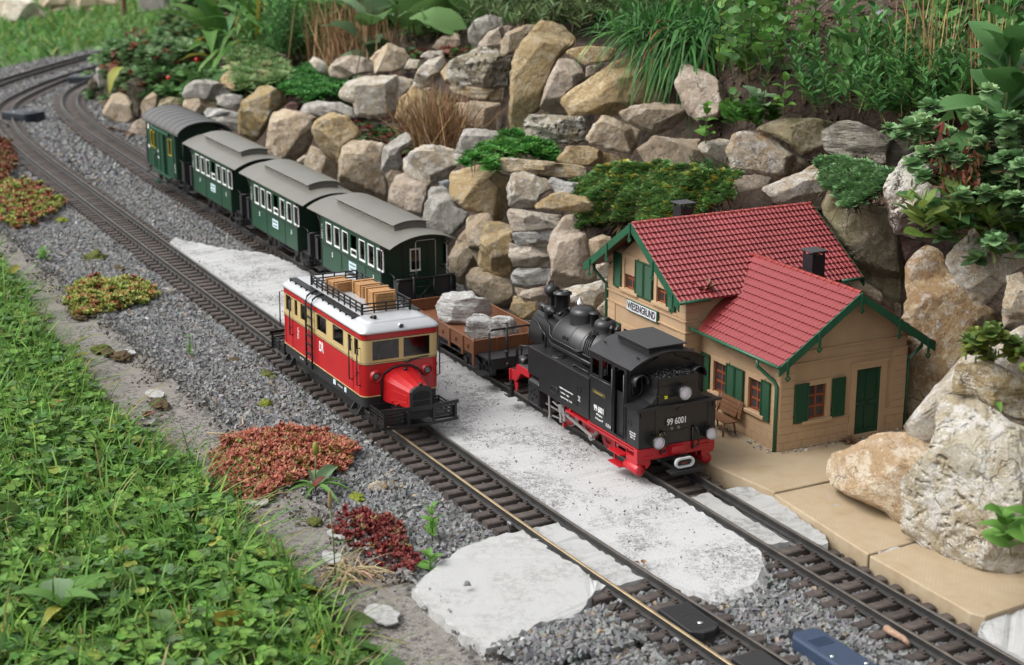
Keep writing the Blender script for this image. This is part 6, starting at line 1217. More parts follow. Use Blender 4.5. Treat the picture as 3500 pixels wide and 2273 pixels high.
('bigwhite', 'biggest whitish boulder at the right front of the platform', 0.5, 0.2899, 0.315, 0.0697, '-55,-1 -50,30 -33,54 -29,73 -22,90 -1,95 15,90 31,73 50,54 61,18 61,-80 48,-99 33,-92 22,-81 -1,-74 -33,-60 -41,-50 -54,-41'),
('tansmooth', 'warm tan front boulder with an eroded hollow by the platform edge', 0.6, 0.1564, 0.325, 0.0426, '-50,4 -43,19 -26,30 -8,42 6,44 27,44 49,28 46,16 37,0 35,-21 35,-66 16,-56 -5,-37 -24,-28 -45,-16 -51,-4'),
('tan', 'blunt front stone by the track at the far left of the wall', 0.5, -3.1372, 0.415, 0.0233, '-45,-9 -41,12 -17,44 2,47 26,33 41,12 47,-30 26,-45 -6,-40 -33,-24'),
('pink', 'leaning flat stone just behind the baggage van', 0.5, -2.8696, 0.4, 0.0009, '-35,-2 -11,22 15,36 25,12 27,-26 -1,-28 -21,-14'),
('darkmoss', 'very dark mossy rock between the two left front stones', 0.5, -3.0628, 0.455, 0.0792, '-33,-1 -28,28 -5,42 27,43 31,25 24,-1 8,-38 -5,-72 -19,-27'),
('tan', 'small upright stone above the baggage van', 0.5, -2.8731, 0.43, 0.0634, '-26,-3 -10,23 5,37 22,23 22,3 10,-19 -2,-30 -21,-33'),
('mossy', 'low mossy stone over the baggage van roof', 0.5, -2.7357, 0.44, 0.0787, '-36,-12 -24,13 1,24 36,18 36,-12 10,-14 -24,-17'),
('grey', 'big pale grey cap rock at the left of the wall', 0.5, -2.4596, 0.45, 0.1496, '-58,-8 -42,13 -25,24 2,27 30,22 48,8 63,-3 46,-18 21,-25 -32,-20 -53,-20'),
('tan', 'tan layered stone under the big pale grey cap rock', 0.5, -2.4632, 0.43, 0.1116, '-38,1 -35,16 -14,22 14,17 43,8 45,-7 16,-16 -3,-24 -28,-17'),
('grey', 'grey flat stone left of the lichen rock', 0.5, -2.2263, 0.43, 0.1492, '-31,12 -3,19 33,14 28,-20 -1,-17 -27,-6'),
('slabgrey', 'thin grey slab lying left of the lichen rock', 0.5, -2.27, 0.42, 0.1181, '-36,1 -29,12 2,12 47,1 47,-9 2,-7 -33,-9'),
('grey', 'grey slab at the bottom beside the lichen rock', 0.5, -2.2153, 0.412, 0.1036, '-47,11 -9,14 34,11 34,-17 13,-17 -24,-1'),
('grey', 'upright grey stone at the far left under the stonecrop', 0.5, -3.4839, 0.47, 0.0749, '-33,0 -19,23 4,30 23,17 27,-11 12,-30 -13,-30'),
('grey', 'pale rounded stone among the stonecrop at the far left', 0.5, -3.3514, 0.49, 0.0925, '-33,-2 -17,21 10,23 35,12 33,-12 -1,-24 -28,-17'),
('darkmoss', 'small dark stone at the far left end of the wall', 0.5, -3.5523, 0.455, 0.0426, '-20,6 0,32 7,3 19,-19 -6,-22'),
('darkmoss', 'dark grey rock in the shade behind the spiky mat', 0.5, -2.7237, 0.61, 0.1797, '-37,-22 -24,13 -4,28 31,31 47,15 21,-4 -4,-22 -29,-39'),
('ochre', 'split tan stone under the left edge of the spiky mat', 0.5, -2.4505, 0.51, 0.173, '-25,-2 -6,21 16,34 26,10 16,-32 -4,-23 -22,-8'),
('grey', 'grey stone half hidden under the strawberry leaves', 0.5, -3.0762, 0.53, 0.1174, '-29,-22 -19,7 2,22 28,24 27,-1 -9,-30'),
('tan', 'smooth tan stone at the back of the spiky mat', 0.5, -2.5178, 0.66, 0.2049, '-26,-5 -19,16 -7,19 40,7 36,-17 -24,-20'),
('white', 'small pale pointed stone behind the spiky mat', 0.5, -2.1084, 0.61, 0.2351, '-25,8 -14,22 4,12 21,-3 18,-23 -2,-17'),
('pink', 'pinkish hump of rock above the green rosette mat', 0.5, -1.9764, 0.63, 0.2427, '-49,-1 -32,19 -9,27 30,22 52,7 52,-12 24,-17 -18,-26 -48,-19'),
('tan', 'upright tan rock with a grey flank above the big white topped rock', 0.5, -1.8147, 0.65, 0.2737, '-43,2 -25,20 1,36 29,25 46,5 39,-16 15,-30 -30,-32 -32,-9'),
('white', 'big flat white topped rock left of the dry grass', 0.5, -1.6108, 0.53, 0.2289, '-74,7 -52,28 -26,40 27,42 72,34 79,26 55,3 49,-23 27,-42 1,-46 -42,-45 -45,-17 -71,-7'),
('white', 'slanted pale slab above the dry grass', 0.5, -1.5094, 0.6, 0.2794, '-36,-26 -23,5 0,26 24,35 33,18 21,-3 0,-25 -20,-30'),
('ochre', 'ochre stone left of the layered honeycomb rock', 0.5, -1.4539, 0.625, 0.2846, '-25,1 -8,22 17,28 17,-4 14,-26 -15,-22'),
('grey', 'low grey rock over the smooth tan boulder', 0.5, -1.7168, 0.47, 0.1922, '-61,-6 -49,12 -24,18 3,14 22,15 49,1 53,-20 17,-17 -11,-17'),
('brick', 'small reddish stone right of the lichen rock top', 0.6, -1.9089, 0.465, 0.1738, '-20,0 -5,11 22,7 16,-10 -13,-8'),
('ochre', 'yellow rock standing behind the dry grass', 0.5, -1.5145, 0.585, 0.2198, '-55,-29 -45,10 -21,33 15,33 58,16 54,-8 15,-21 -21,-34'),
('tan', 'broad tan block behind the right half of the dry grass', 0.5, -1.3475, 0.62, 0.2109, '-44,29 44,28 44,-26 -2,-24 -42,-6'),
('spongy', 'honeycombed layered rock left of the tallest ochre stone', 0.5, -1.3817, 0.65, 0.2994, '-70,2 -58,20 -27,29 -2,43 33,41 36,23 64,18 60,-13 54,-34 23,-38 -10,-30 -40,-37 -65,-24'),
('layeredochre', 'shadowed flat stone under the honeycombed rock', 0.5, -1.3831, 0.645, 0.2535, '-61,13 -7,11 57,13 57,-18 3,-16 -48,-3'),
('tan', 'tan stone behind the head of the tallest ochre stone', 0.5, -1.2862, 0.67, 0.3574, '-27,-23 -27,1 -14,17 20,29 43,31 20,-6 5,-21 -22,-28'),
('pink', 'flat pinkish stone above the honeycombed rock', 0.5, -1.3991, 0.69, 0.3529, '-38,-16 -16,11 19,24 33,21 12,-1 7,-18 -19,-20'),
('grey', 'pale grey rock topping the wall under the grey green shrub', 0.5, -1.4862, 0.71, 0.3621, '-32,-4 -17,17 7,30 36,22 42,6 7,-11 -13,-34 -31,-25'),
('white', 'flat pale stone behind the slanted slab', 0.6, -1.639, 0.67, 0.2983, '-27,-3 -11,7 21,10 23,-3 -6,-11'),
('white', 'small pale stone left of the slanted slab', 0.6, -1.673, 0.64, 0.277, '-17,-8 -8,11 15,11 10,-14'),
('brown', 'brown rock at the foot of the big leaves', 0.5, -1.7488, 0.76, 0.3083, '-34,-7 -10,17 19,21 30,-7 -5,-24'),
('white', 'pale boulder on the lawn at the top left corner', 0.5, -6.5218, 0.8878, 0.0432, '-116,46 -31,78 38,62 89,14 112,-29 65,-48 -42,-64 -116,-58'),
('tan', 'long flat stone of the garden wall beside the lawn boulder', 0.6, -6.9013, 1.1347, 0.0458, '-81,-3 -72,25 -24,31 94,25 103,-20 27,-25 -47,-34'),
('tan', 'middle stone of the far garden wall', 0.6, -6.8285, 1.2682, 0.0457, '-49,8 -24,31 72,31 71,-17 -24,-31 -45,-20'),
('tan', 'low kerb stone under the far garden wall', 0.6, -6.8767, 1.1548, 0.0036, '-76,-1 -42,13 98,20 105,-4 -14,-14 -71,-13'),
('tan', 'thin kerb stone at the right end of the far garden wall', 0.6, -6.8005, 1.2969, 0.0074, '-51,13 39,4 53,-9 -40,-8'),
('tan', 'square stone at the right end of the far garden wall', 0.6, -6.7714, 1.376, 0.0505, '-50,19 49,25 49,-21 -47,-23'),
('wagon', 'largest grey stone block lying in the flat wagon', 0.55, -0.6119, 0.2127, 0.0624, '-38,3 -34,12 -28,19 -13,23 14,23 20,14 35,13 41,3 42,-11 29,-13 6,-25 -13,-26 -25,-21 -34,-14'),
('wagon', 'pale front stone behind the wagon brake stand', 0.6, -0.5162, 0.1993, 0.0595, '-29,-8 -25,10 -16,17 -5,18 8,12 23,5 28,-2 26,-16 8,-17 -18,-18'),
('wagon', 'flat topped stone at the far corner of the wagon', 0.6, -0.5274, 0.2377, 0.055, '-23,9 -12,12 5,11 14,5 19,-6 14,-15 -1,-18 -3,-4 -14,5'),
]
MAT = {'spiky':[[-2.627,0.57,0.19],[-3.077,0.785,0.19],[-3.156,0.874,0.19],[-2.561,0.681,0.19],[-2.237,0.585,0.19],[-2.025,0.478,0.19],[-2.088,0.458,0.19],[-2.088,0.414,0.19],[-2.254,0.457,0.19]],'rosette':[[-2.156,0.528,0.19],[-2.31,0.613,0.19],[-2.357,0.693,0.19],[-2.274,0.728,0.19],[-2.319,0.81,0.19],[-2.27,0.813,0.19],[-2.165,0.709,0.19],[-1.999,0.612,0.19],[-1.836,0.544,0.19],[-1.839,0.478,0.19],[-1.933,0.461,0.19]],'saxi':[[-0.914,0.369,0.205],[-0.97,0.414,0.205],[-1.058,0.506,0.205],[-1.114,0.572,0.205],[-1.077,0.603,0.205],[-0.938,0.559,0.205],[-0.891,0.523,0.205],[-0.958,0.464,0.205],[-0.936,0.444,0.205],[-0.839,0.391,0.205],[-0.912,0.4,0.205]],'yellowmat':[[-0.766,0.5,0.183],[-0.735,0.5,0.211],[-0.685,0.5,0.233],[-0.588,0.5,0.247],[-0.513,0.5,0.251],[-0.42,0.5,0.257],[-0.398,0.5,0.228],[-0.424,0.5,0.199],[-0.547,0.5,0.172],[-0.601,0.5,0.167],[-0.666,0.5,0.141],[-0.7,0.5,0.158]],'greymat':[[-0.331,0.6,0.283],[-0.298,0.6,0.287],[-0.25,0.6,0.288],[-0.216,0.6,0.284],[-0.184,0.6,0.288],[-0.188,0.6,0.258],[-0.195,0.6,0.246],[-0.22,0.6,0.249],[-0.247,0.6,0.258],[-0.277,0.6,0.262],[-0.297,0.6,0.273]],'red1':[[-0.392,-0.231,-0.012],[-0.441,-0.191,-0.012],[-0.444,-0.152,-0.012],[-0.42,-0.099,-0.012],[-0.379,-0.081,-0.012],[-0.338,-0.071,-0.012],[-0.278,-0.108,-0.012],[-0.266,-0.164,-0.012],[-0.248,-0.206,-0.012],[-0.229,-0.245,-0.012],[-0.282,-0.267,-0.012],[-0.338,-0.255,-0.012]],'red2':[[-0.152,-0.176,-0.012],[-0.15,-0.138,-0.012],[-0.125,-0.129,-0.012],[-0.086,-0.126,-0.012],[-0.041,-0.14,-0.012],[0.004,-0.151,-0.012],[0.031,-0.174,-0.012],[0.015,-0.189,-0.012],[-0.054,-0.194,-0.012],[-0.094,-0.203,-0.012]],'green1':[[-1.212,-0.207,-0.012],[-1.309,-0.161,-0.012],[-1.302,-0.108,-0.012],[-1.27,-0.072,-0.012],[-1.176,-0.065,-0.012],[-1.13,-0.098,-0.012],[-1.112,-0.141,-0.012],[-1.097,-0.187,-0.012],[-1.098,-0.224,-0.012]],'green2':[[-2.223,-0.115,-0.012],[-2.322,-0.043,-0.012],[-2.245,-0.015,-0.012],[-2.058,-0.021,-0.012],[-2.045,0.0,-0.012],[-1.931,-0.046,-0.012],[-1.835,-0.109,-0.012],[-1.814,-0.154,-0.012],[-1.907,-0.179,-0.012]],'red3':[[-2.975,0.024,-0.012],[-2.899,0.06,-0.012],[-2.577,0.009,-0.012],[-2.277,-0.072,-0.012],[-2.3,-0.112,-0.012]]}
# ------------------------------------------------------------------ the bank and the stones of the rockery
def sstep(x, a, b): t = np.clip((x-a)/(b-a), 0, 1); return t*t*(3-2*t)
def bank(x, y):
    # height of the planted bank behind the rear track
    x = np.asarray(x, float); y = np.asarray(y, float)
    zt = np.interp(x, [-3.6, -3.0, -2.4, -1.6, -.9, -.5, -.2, .1, .5, 1], [.05, .07, .11, .14, .165, .18, .22, .22, .16, .1])
    zu = np.interp(x, [-3.6, -3, -2.4, -1.8, -1.2, -.8, -.3, .1, .5, 1], [.15, .17, .20, .25, .33, .365, .34, .31, .27, .25])
    yb = np.interp(x, [-.62, -.42, .0, .12, .5], [.45, .63, .66, .50, .40])
    up = np.interp(x, [-.6, -.35], [.20, .10]); d = y-yb
    z = -.03+(zt+.03)*sstep(d, -.005, .045)+.008*sstep(d, .05, up)+(zu-zt-.008)*sstep(d, up, up+.06)+.34*np.clip(d-up-.05, 0, .9)
    return -.03+(z+.03)*sstep(x, -3.74, -3.52)
xs = np.r_[np.arange(-3.8, -2, .035), np.arange(-2, 1.1, .022)]; ys = np.r_[np.arange(.36, 1.2, .02), np.arange(1.2, 2.6, .08)]
X, Y = np.meshgrid(xs, ys, indexing='ij'); Z = bank(X, Y)
N1 = np.array([mnoise.fractal(Vector((a*14, b*14, 0)), .9, 2, 4) for a, b in zip(X.ravel(), Y.ravel())]).reshape(X.shape); Z = Z+.011*N1*(Z > -.02)
nx, ny = X.shape; idx = np.arange(nx*ny).reshape(nx, ny); F = np.stack([idx[:-1, :-1], idx[1:, :-1], idx[1:, 1:], idx[:-1, 1:]], -1).reshape(-1, 4)
soilm = mat('bank_soil', (.018, .012, .009), .95, col2=(.085, .056, .038), vs_=40, bump=1., bs=70, detail=9)
[n_ for n_ in soilm.node_tree.nodes if n_.type == 'BUMP'][0].inputs['Distance'].default_value = .012
struct(link('terrain', npmesh('terrain', np.stack([X, Y, Z], -1).reshape(-1, 3), F, soilm)))
P = np.c_[NR.uniform(-.85, -.1, 12000), NR.uniform(.66, 1.6, 12000)]; P = np.c_[P, bank(P[:, 0], P[:, 1])+.002]
V, F, T = chips(P, NR.beta(1.2, 6, len(P))*.012+.0012, np.array([.115, .078, .053])*NR.uniform(.4, 1.4, (len(P), 1)))
tag(link('soil_crumbs', npmesh('soil_crumbs', V, F, stonem, T, smooth=False)), 'brown crumbly earth on the bare slope behind the station', 'soil', kind='stuff')
def rockmat(name, a, b_, c, streak=0., lich=None, dark=(.10, .085, .06), pits=0., scale=1., whites=.5, layered=0.):
    M = bpy.data.materials.new('rock_'+name); M.use_nodes = True; n = M.node_tree.nodes; L = M.node_tree.links; b = n['Principled BSDF']; b.inputs['Roughness'].default_value = .85; b.inputs['Specular IOR Level'].default_value = .2
    tc = n.new('ShaderNodeTexCoord'); oi = n.new('ShaderNodeObjectInfo'); mp = n.new('ShaderNodeMapping'); L.new(tc.outputs['Object'], mp.inputs[0])
    cmb = n.new('ShaderNodeCombineXYZ'); mm = n.new('ShaderNodeMath'); mm.operation = 'MULTIPLY'; mm.inputs[1].default_value = 37; L.new(oi.outputs['Random'], mm.inputs[0]); L.new(mm.outputs[0], cmb.inputs[0]); L.new(mm.outputs[0], cmb.inputs[1]); L.new(cmb.outputs[0], mp.inputs['Location'])
    def nz(s, d=6, r=.62, sc=(1, 1, 1)):
        t = n.new('ShaderNodeTexNoise'); t.inputs['Scale'].default_value = s*scale; t.inputs['Detail'].default_value = d; t.inputs['Roughness'].default_value = r
        m2 = n.new('ShaderNodeMapping'); m2.inputs['Scale'].default_value = sc; L.new(mp.outputs[0], m2.inputs[0]); L.new(m2.outputs[0], t.inputs['Vector']); return t.outputs['Fac']
    def ramp(f, p0, p1):
        r = n.new('ShaderNodeMapRange'); r.interpolation_type = 'SMOOTHSTEP'; r.inputs[1].default_value = p0; r.inputs[2].default_value = p1; L.new(f, r.inputs[0]); return r.outputs[0]
    def mix(f, x, y):
        m = n.new('ShaderNodeMix'); m.data_type = 'RGBA'; L.new(f, m.inputs[0])
        for i, v in ((6, x), (7, y)):
            if isinstance(v, tuple): m.inputs[i].default_value = (*v, 1)
            else: L.new(v, m.inputs[i])
        return m.outputs[2]
    col = mix(ramp(nz(16, 8, .7), .42, .58), a, b_); col = mix(ramp(nz(44, 10, .78), .50, .58), col, c); f = ramp(nz(60, 11, .82), .51, .60)
    k = n.new('ShaderNodeMath'); k.operation = 'MULTIPLY'; k.inputs[1].default_value = whites; L.new(f, k.inputs[0]); col = mix(k.outputs[0], col, (.66, .64, .60))
    k2 = n.new('ShaderNodeMath'); k2.operation = 'MULTIPLY'; k2.inputs[1].default_value = .75; L.new(ramp(nz(58, 11, .85), .56, .64), k2.inputs[0]); col = mix(k2.outputs[0], col, dark)
    g4 = ramp(nz(260, 4, .8), .55, .66); k5 = n.new('ShaderNodeMath'); k5.operation = 'MULTIPLY'; k5.inputs[1].default_value = .45; L.new(g4, k5.inputs[0]); col = mix(k5.outputs[0], col, (.13, .10, .065)); k6 = n.new('ShaderNodeMath'); k6.operation = 'MULTIPLY'; k6.inputs[1].default_value = .6; L.new(ramp(nz(10, 9, .75), .56, .68), k6.inputs[0]); col = mix(k6.outputs[0], col, (.17, .125, .06)); 
    vo2 = n.new('ShaderNodeTexVoronoi'); vo2.feature = 'DISTANCE_TO_EDGE'; vo2.inputs['Scale'].default_value = 13*scale; wv = n.new('ShaderNodeMapping'); nt2 = n.new('ShaderNodeTexNoise'); nt2.inputs['Scale'].default_value = 22; nt2.inputs['Detail'].default_value = 5; L.new(mp.outputs[0], nt2.inputs['Vector']); va = n.new('ShaderNodeVectorMath'); va.operation = 'MULTIPLY_ADD'; va.inputs[1].default_value = (.09, .09, .09); L.new(nt2.outputs['Color'], va.inputs[0]); L.new(mp.outputs[0], va.inputs[2]); L.new(va.outputs[0], vo2.inputs['Vector'])
    cr_ = n.new('ShaderNodeMapRange'); cr_.inputs[1].default_value = 0; cr_.inputs[2].default_value = .012; cr_.inputs[3].default_value = 1; cr_.inputs[4].default_value = 0; L.new(vo2.outputs['Distance'], cr_.inputs[0]); crm = n.new('ShaderNodeMath'); crm.operation = 'MULTIPLY'; L.new(cr_.outputs[0], crm.inputs[0]); L.new(ramp(nz(11, 3), .5, .62), crm.inputs[1])
    k3 = n.new('ShaderNodeMath'); k3.operation = 'MULTIPLY'; k3.inputs[1].default_value = .6; L.new(crm.outputs[0], k3.inputs[0]); col = mix(k3.outputs[0], col, dark)
    if lich:
        col = mix(ramp(nz(60, 9, .8), .50, .58), col, lich)
    hsv = n.new('ShaderNodeHueSaturation'); hsv.inputs['Saturation'].default_value = 1.0; mr = n.new('ShaderNodeMapRange'); mr.inputs[3].default_value = 1.12; mr.inputs[4].default_value = 1.42; L.new(oi.outputs['Random'], mr.inputs[0]); L.new(mr.outputs[0], hsv.inputs['Value']); L.new(col, hsv.inputs['Color']); L.new(hsv.outputs[0], b.inputs['Base Color'])
    # relief
    ad = n.new('ShaderNodeMath'); ad.operation = 'MULTIPLY_ADD'; ad.inputs[1].default_value = .6; L.new(nz(130, 10, .8), ad.inputs[0]); L.new(nz(38, 8, .7), ad.inputs[2]); hgt = ad.outputs[0]
    s1 = n.new('ShaderNodeMath'); s1.operation = 'MULTIPLY_ADD'; s1.inputs[1].default_value = -.25; L.new(crm.outputs[0], s1.inputs[0]); L.new(hgt, s1.inputs[2]); hgt = s1.outputs[0]
    if layered:
        w = nz(11, 5, .6, (1, 1, 9)); s2 = n.new('ShaderNodeMath'); s2.operation = 'MULTIPLY_ADD'; s2.inputs[1].default_value = layered; L.new(w, s2.inputs[0]); L.new(hgt, s2.inputs[2]); hgt = s2.outputs[0]
    if pits:
        v = n.new('ShaderNodeTexVoronoi'); v.inputs['Scale'].default_value = 60; L.new(va.outputs[0], v.inputs['Vector']); r = ramp(v.outputs['Distance'], .0, .5); s3 = n.new('ShaderNodeMath'); s3.operation = 'MULTIPLY_ADD'; s3.inputs[1].default_value = pits; L.new(r, s3.inputs[0]); L.new(hgt, s3.inputs[2]); hgt = s3.outputs[0]
    bp = n.new('ShaderNodeBump'); bp.inputs['Strength'].default_value = 1.; bp.inputs['Distance'].default_value = .016; L.new(hgt, bp.inputs['Height']); L.new(bp.outputs[0], b.inputs['Normal'])
    return M
TAN, OC, GR = (.471, .377, .262), (.466, .346, .188), (.398, .377, .335)
RM = dict(tan=rockmat('tan', TAN, (.399, .305, .205), (.534, .450, .334)), ochre=rockmat('ochre', OC, (.383, .273, .137), (.553, .448, .280), whites=.4), grey=rockmat('grey', GR, (.301, .286, .249), (.484, .468, .426), whites=.5),
    white=rockmat('white', (.526, .468, .379), (.449, .365, .260), (.628, .597, .544), whites=.75), pink=rockmat('pink', (.474, .385, .301), (.402, .324, .250), (.525, .451, .378), whites=.3), brown=rockmat('brown', (.318, .250, .182), (.390, .311, .227), (.260, .207, .149), whites=.3),
    lichen=rockmat('lichen', (.391, .334, .245), (.348, .253, .106), (.443, .401, .327), lich=(.380, .265, .087), whites=.6), slate=rockmat('slate', (.197, .207, .218), (.246, .256, .267), (.305, .305, .305), whites=.2), slab=rockmat('slab', (.502, .444, .371), (.475, .402, .318), (.564, .512, .449), whites=.35, layered=.6),
    slabgrey=rockmat('slabgrey', (.485, .475, .449), (.424, .414, .382), (.559, .548, .527), whites=.3, layered=.8), plank=rockmat('plank', (.491, .376, .213), (.419, .304, .167), (.595, .522, .396), whites=.5, layered=1.2), ochretall=rockmat('ochretall', (.432, .327, .180), (.349, .255, .134), (.494, .400, .253), whites=.18, scale=.8),
    spongy=rockmat('spongy', (.432, .400, .321), (.319, .272, .183), (.532, .511, .458), pits=1.6, layered=.8, whites=.6), spongywhite=rockmat('spongywhite', (.554, .523, .460), (.478, .425, .341), (.654, .633, .591), pits=2.2, whites=.7), orange=rockmat('orange', (.496, .401, .286), (.437, .264, .128), (.653, .621, .569), whites=.8),
    mossy=rockmat('mossy', (.378, .315, .216), (.260, .228, .128), (.453, .400, .306), lich=(.224, .198, .103), whites=.4), layered=rockmat('layered', (.335, .304, .251), (.262, .231, .184), (.421, .389, .337), layered=2.2, whites=.3), layeredochre=rockmat('layeredochre', (.444, .339, .187), (.326, .242, .127), (.560, .497, .382), layered=1.5, whites=.5),
    rust=rockmat('rust', (.383, .262, .142), (.289, .184, .095), (.494, .389, .252), whites=.6, scale=.85), brick=rockmat('brick', (.186, .107, .086), (.139, .076, .066), (.258, .174, .142), whites=.1), bigwhite=rockmat('bigwhite', (.514, .467, .367), (.401, .333, .218), (.653, .621, .569), pits=.8, whites=.85, scale=.8),
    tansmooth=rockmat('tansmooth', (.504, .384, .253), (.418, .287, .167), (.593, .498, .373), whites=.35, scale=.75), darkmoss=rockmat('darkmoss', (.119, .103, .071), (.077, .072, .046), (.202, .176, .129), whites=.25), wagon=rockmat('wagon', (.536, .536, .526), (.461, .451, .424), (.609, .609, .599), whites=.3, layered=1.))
CLOSE = {'bigwhite', 'tansmooth', 'rust', 'white', 'mossy'}
def make_rock(m, lab, t, cx, cy, cz, poly, i):
    P = np.array([[float(v) for v in q.split(',')] for q in poly.split()])/1000
    rs = np.random.default_rng(100+i); ang = np.arctan2(P[:, 1], P[:, 0]); o = np.argsort(ang); 
    # polar outline from the convex-ish polygon by ray casting
    nu = 96
    th = np.linspace(-np.pi, np.pi, nu, endpoint=False); rad = np.zeros(nu)
    A, B = P, np.roll(P, -1, 0)
    for q, a in enumerate(th):
        d = np.array([np.cos(a), np.sin(a)]); e = B-A; den = d[0]*e[:, 1]-d[1]*e[:, 0]; den[np.abs(den) < 1e-12] = 1e-12
        tt = (A[:, 0]*e[:, 1]-A[:, 1]*e[:, 0])/den; s_ = (A[:, 0]*d[1]-A[:, 1]*d[0])/den; ok = (tt > 0) & (s_ >= -1e-6) & (s_ <= 1+1e-6); rad[q] = tt[ok].max() if ok.any() else .01
    rad = (rad*6+np.roll(rad, 1)+np.roll(rad, -1))/8
    w, h = np.ptp(P[:, 0]), np.ptp(P[:, 1]); sz = min(w, h); o3 = rs.uniform(0, 90, 3)
    rad *= 1+(.045 if m != 'tansmooth' else .025)*np.array([mnoise.fractal(Vector((math.cos(a)*4, math.sin(a)*4, 0))+Vector(o3), .7, 2.2, 5) for a in th])
    D = t*sz*.72; off = rs.uniform(0, 50, 3)
    smooth_ = False
    # facets: the front of the stone is the lower envelope of a handful of broken planes
    def surf(xy, k, first):
        z = np.full(len(xy), D*1.0)
        for q in range(k):
            if first and q == 0: az_, tilt = math.pi/2+rs.normal(0, .35), rs.uniform(.85, 1.15)
            elif first and q == 1: az_, tilt = -math.pi/2+rs.normal(0, .9), rs.uniform(.1, .4)
            else: az_, tilt = rs.uniform(-math.pi, math.pi), rs.uniform(.45, 1.15)
            nrm = np.array([math.cos(az_)*math.sin(tilt), math.sin(az_)*math.sin(tilt), math.cos(tilt)]); rr = np.interp(az_ % (2*math.pi)-(2*math.pi if az_ % (2*math.pi) > math.pi else 0), th, rad)
            f = rs.uniform(.30, .74) if q != 1 else 0.; p0 = np.array([math.cos(az_)*rr*f, math.sin(az_)*rr*f, D*rs.uniform(.72, .98)]); z = np.minimum(z, p0[2]-((xy-p0[:2]) @ nrm[:2])/nrm[2])
        return z
    sj = np.sin(np.linspace(0, 1, 19)*math.pi/2)**.9; sj[0] = 0; XY = np.stack([sj[:, None]*(rad*np.cos(th))[None], sj[:, None]*(rad*np.sin(th))[None]], -1).reshape(-1, 2); sr = np.repeat(sj, nu)
    zf = surf(XY, 7, True); zf = np.maximum(zf, -.25*D); zf -= D*.20*np.clip((sr-.86)/.14, 0, 1)**2.
    zb = -surf(XY, 6, False)*.8; zb = np.minimum(zb, .0); zb += D*.25*np.clip((sr-.8)/.2, 0, 1)**2.; zb = np.minimum(zb, zf-.06*D-.001)
    Vf, Vb = np.c_[XY, zf].reshape(19, nu, 3), np.c_[XY, zb].reshape(19, nu, 3)
    mid_ = [(Vf[-1]*(1-q)+Vb[-1]*q)*np.array([1+.03*math.sin(math.pi*q)]*2+[1]) for q in (.33, .67)]
    V = np.concatenate([Vf.reshape(-1, 3)]+mid_+[Vb[::-1].reshape(-1, 3)]); nv = 19+2+19
    n1 = np.array([mnoise.fractal(Vector(v*(3.2/sz)+off), .85, 2.1, 6) for v in V]); n2 = np.array([mnoise.noise(Vector(v*(1.7/sz)-off)) for v in V])
    amp = sz*(.024 if m not in ('spongy', 'spongywhite', 'bigwhite') else .048); nd = V*np.array([.9/max(w, 1e-3), .9/max(h, 1e-3), .55/max(D, 1e-3)])**1; nd /= np.linalg.norm(nd, axis=1).clip(1e-6)[:, None]
    V = V+nd*(n1*amp*(1. if not smooth_ else .7)+n2*sz*.016)[:, None]
    if m in ('slab', 'slabgrey', 'plank', 'layered', 'layeredochre', 'spongy', 'wagon'): V[:, 2] += np.array([mnoise.noise(Vector((v[0]*10, v[1]*90, off[0]))) for v in V])*sz*.07*np.sign(V[:, 2]+1e-9)
    V[:, 2] += {'tansmooth': 1.0, 'bigwhite': .65}.get(m, 0.)*V[:, 0]
    Rw = np.array([[r2[q], -d2v[q], -fw[q]] for q in range(3)]); V = V @ Rw.T
    idx = np.arange(nu*nv).reshape(nv, nu); F = np.stack([idx[:-1], np.roll(idx[:-1], -1, 1), np.roll(idx[1:], -1, 1), idx[1:]], -1).reshape(-1, 4)
    me = npmesh('rock', V, F, RM[m], smooth=False); fixn(me)
    # smooth shading with creases where facets meet
    me.polygons.foreach_set('use_smooth', np.full(len(me.polygons), smooth_)); me.update()
    o = link('rock' if m != 'wagon' else 'stone_block', me); o.location = (cx, cy, cz); return tag(o, lab, 'rock', 'stones of the rockery wall' if m != 'wagon' else 'stones loaded on the flat wagon')
for i, a in enumerate(ROCKS): make_rock(*a, i)
tag(make_rock('orange', 'tan pebble on the gravel right of the red stonecrop', .7, -.207, -.103, -.012, '-12,-4 -9,3 0,7 10,6 13,1 9,-5 0,-7', 300), 'tan pebble on the gravel right of the red stonecrop', 'pebble', 'loose stones on the gravel').name = 'pebble'
tag(make_rock('slate', 'dark bluish stone lying on the bare soil slope', .7, -.60, .95, bank(-.60, .95)+.004, '-16,-8 -12,10 4,13 16,8 15,-10', 301), 'dark bluish stone lying on the bare soil slope', 'stone')
tag(make_rock('grey', 'grey cobble beside the front track near the mossy left patch', .6, -1.19, -.045, -.012, '-14,-6 -10,6 2,9 14,5 12,-6', 302), 'grey cobble beside the front track near the mossy left patch', 'stone', 'loose stones on the gravel')
tag(make_rock('slate', 'dark chip of stone on the white cement patch', .7, .10, -.145, .001, '-4,-2 -2,3 2,2 4,-2', 303), 'dark chip of stone on the white cement patch', 'stone')
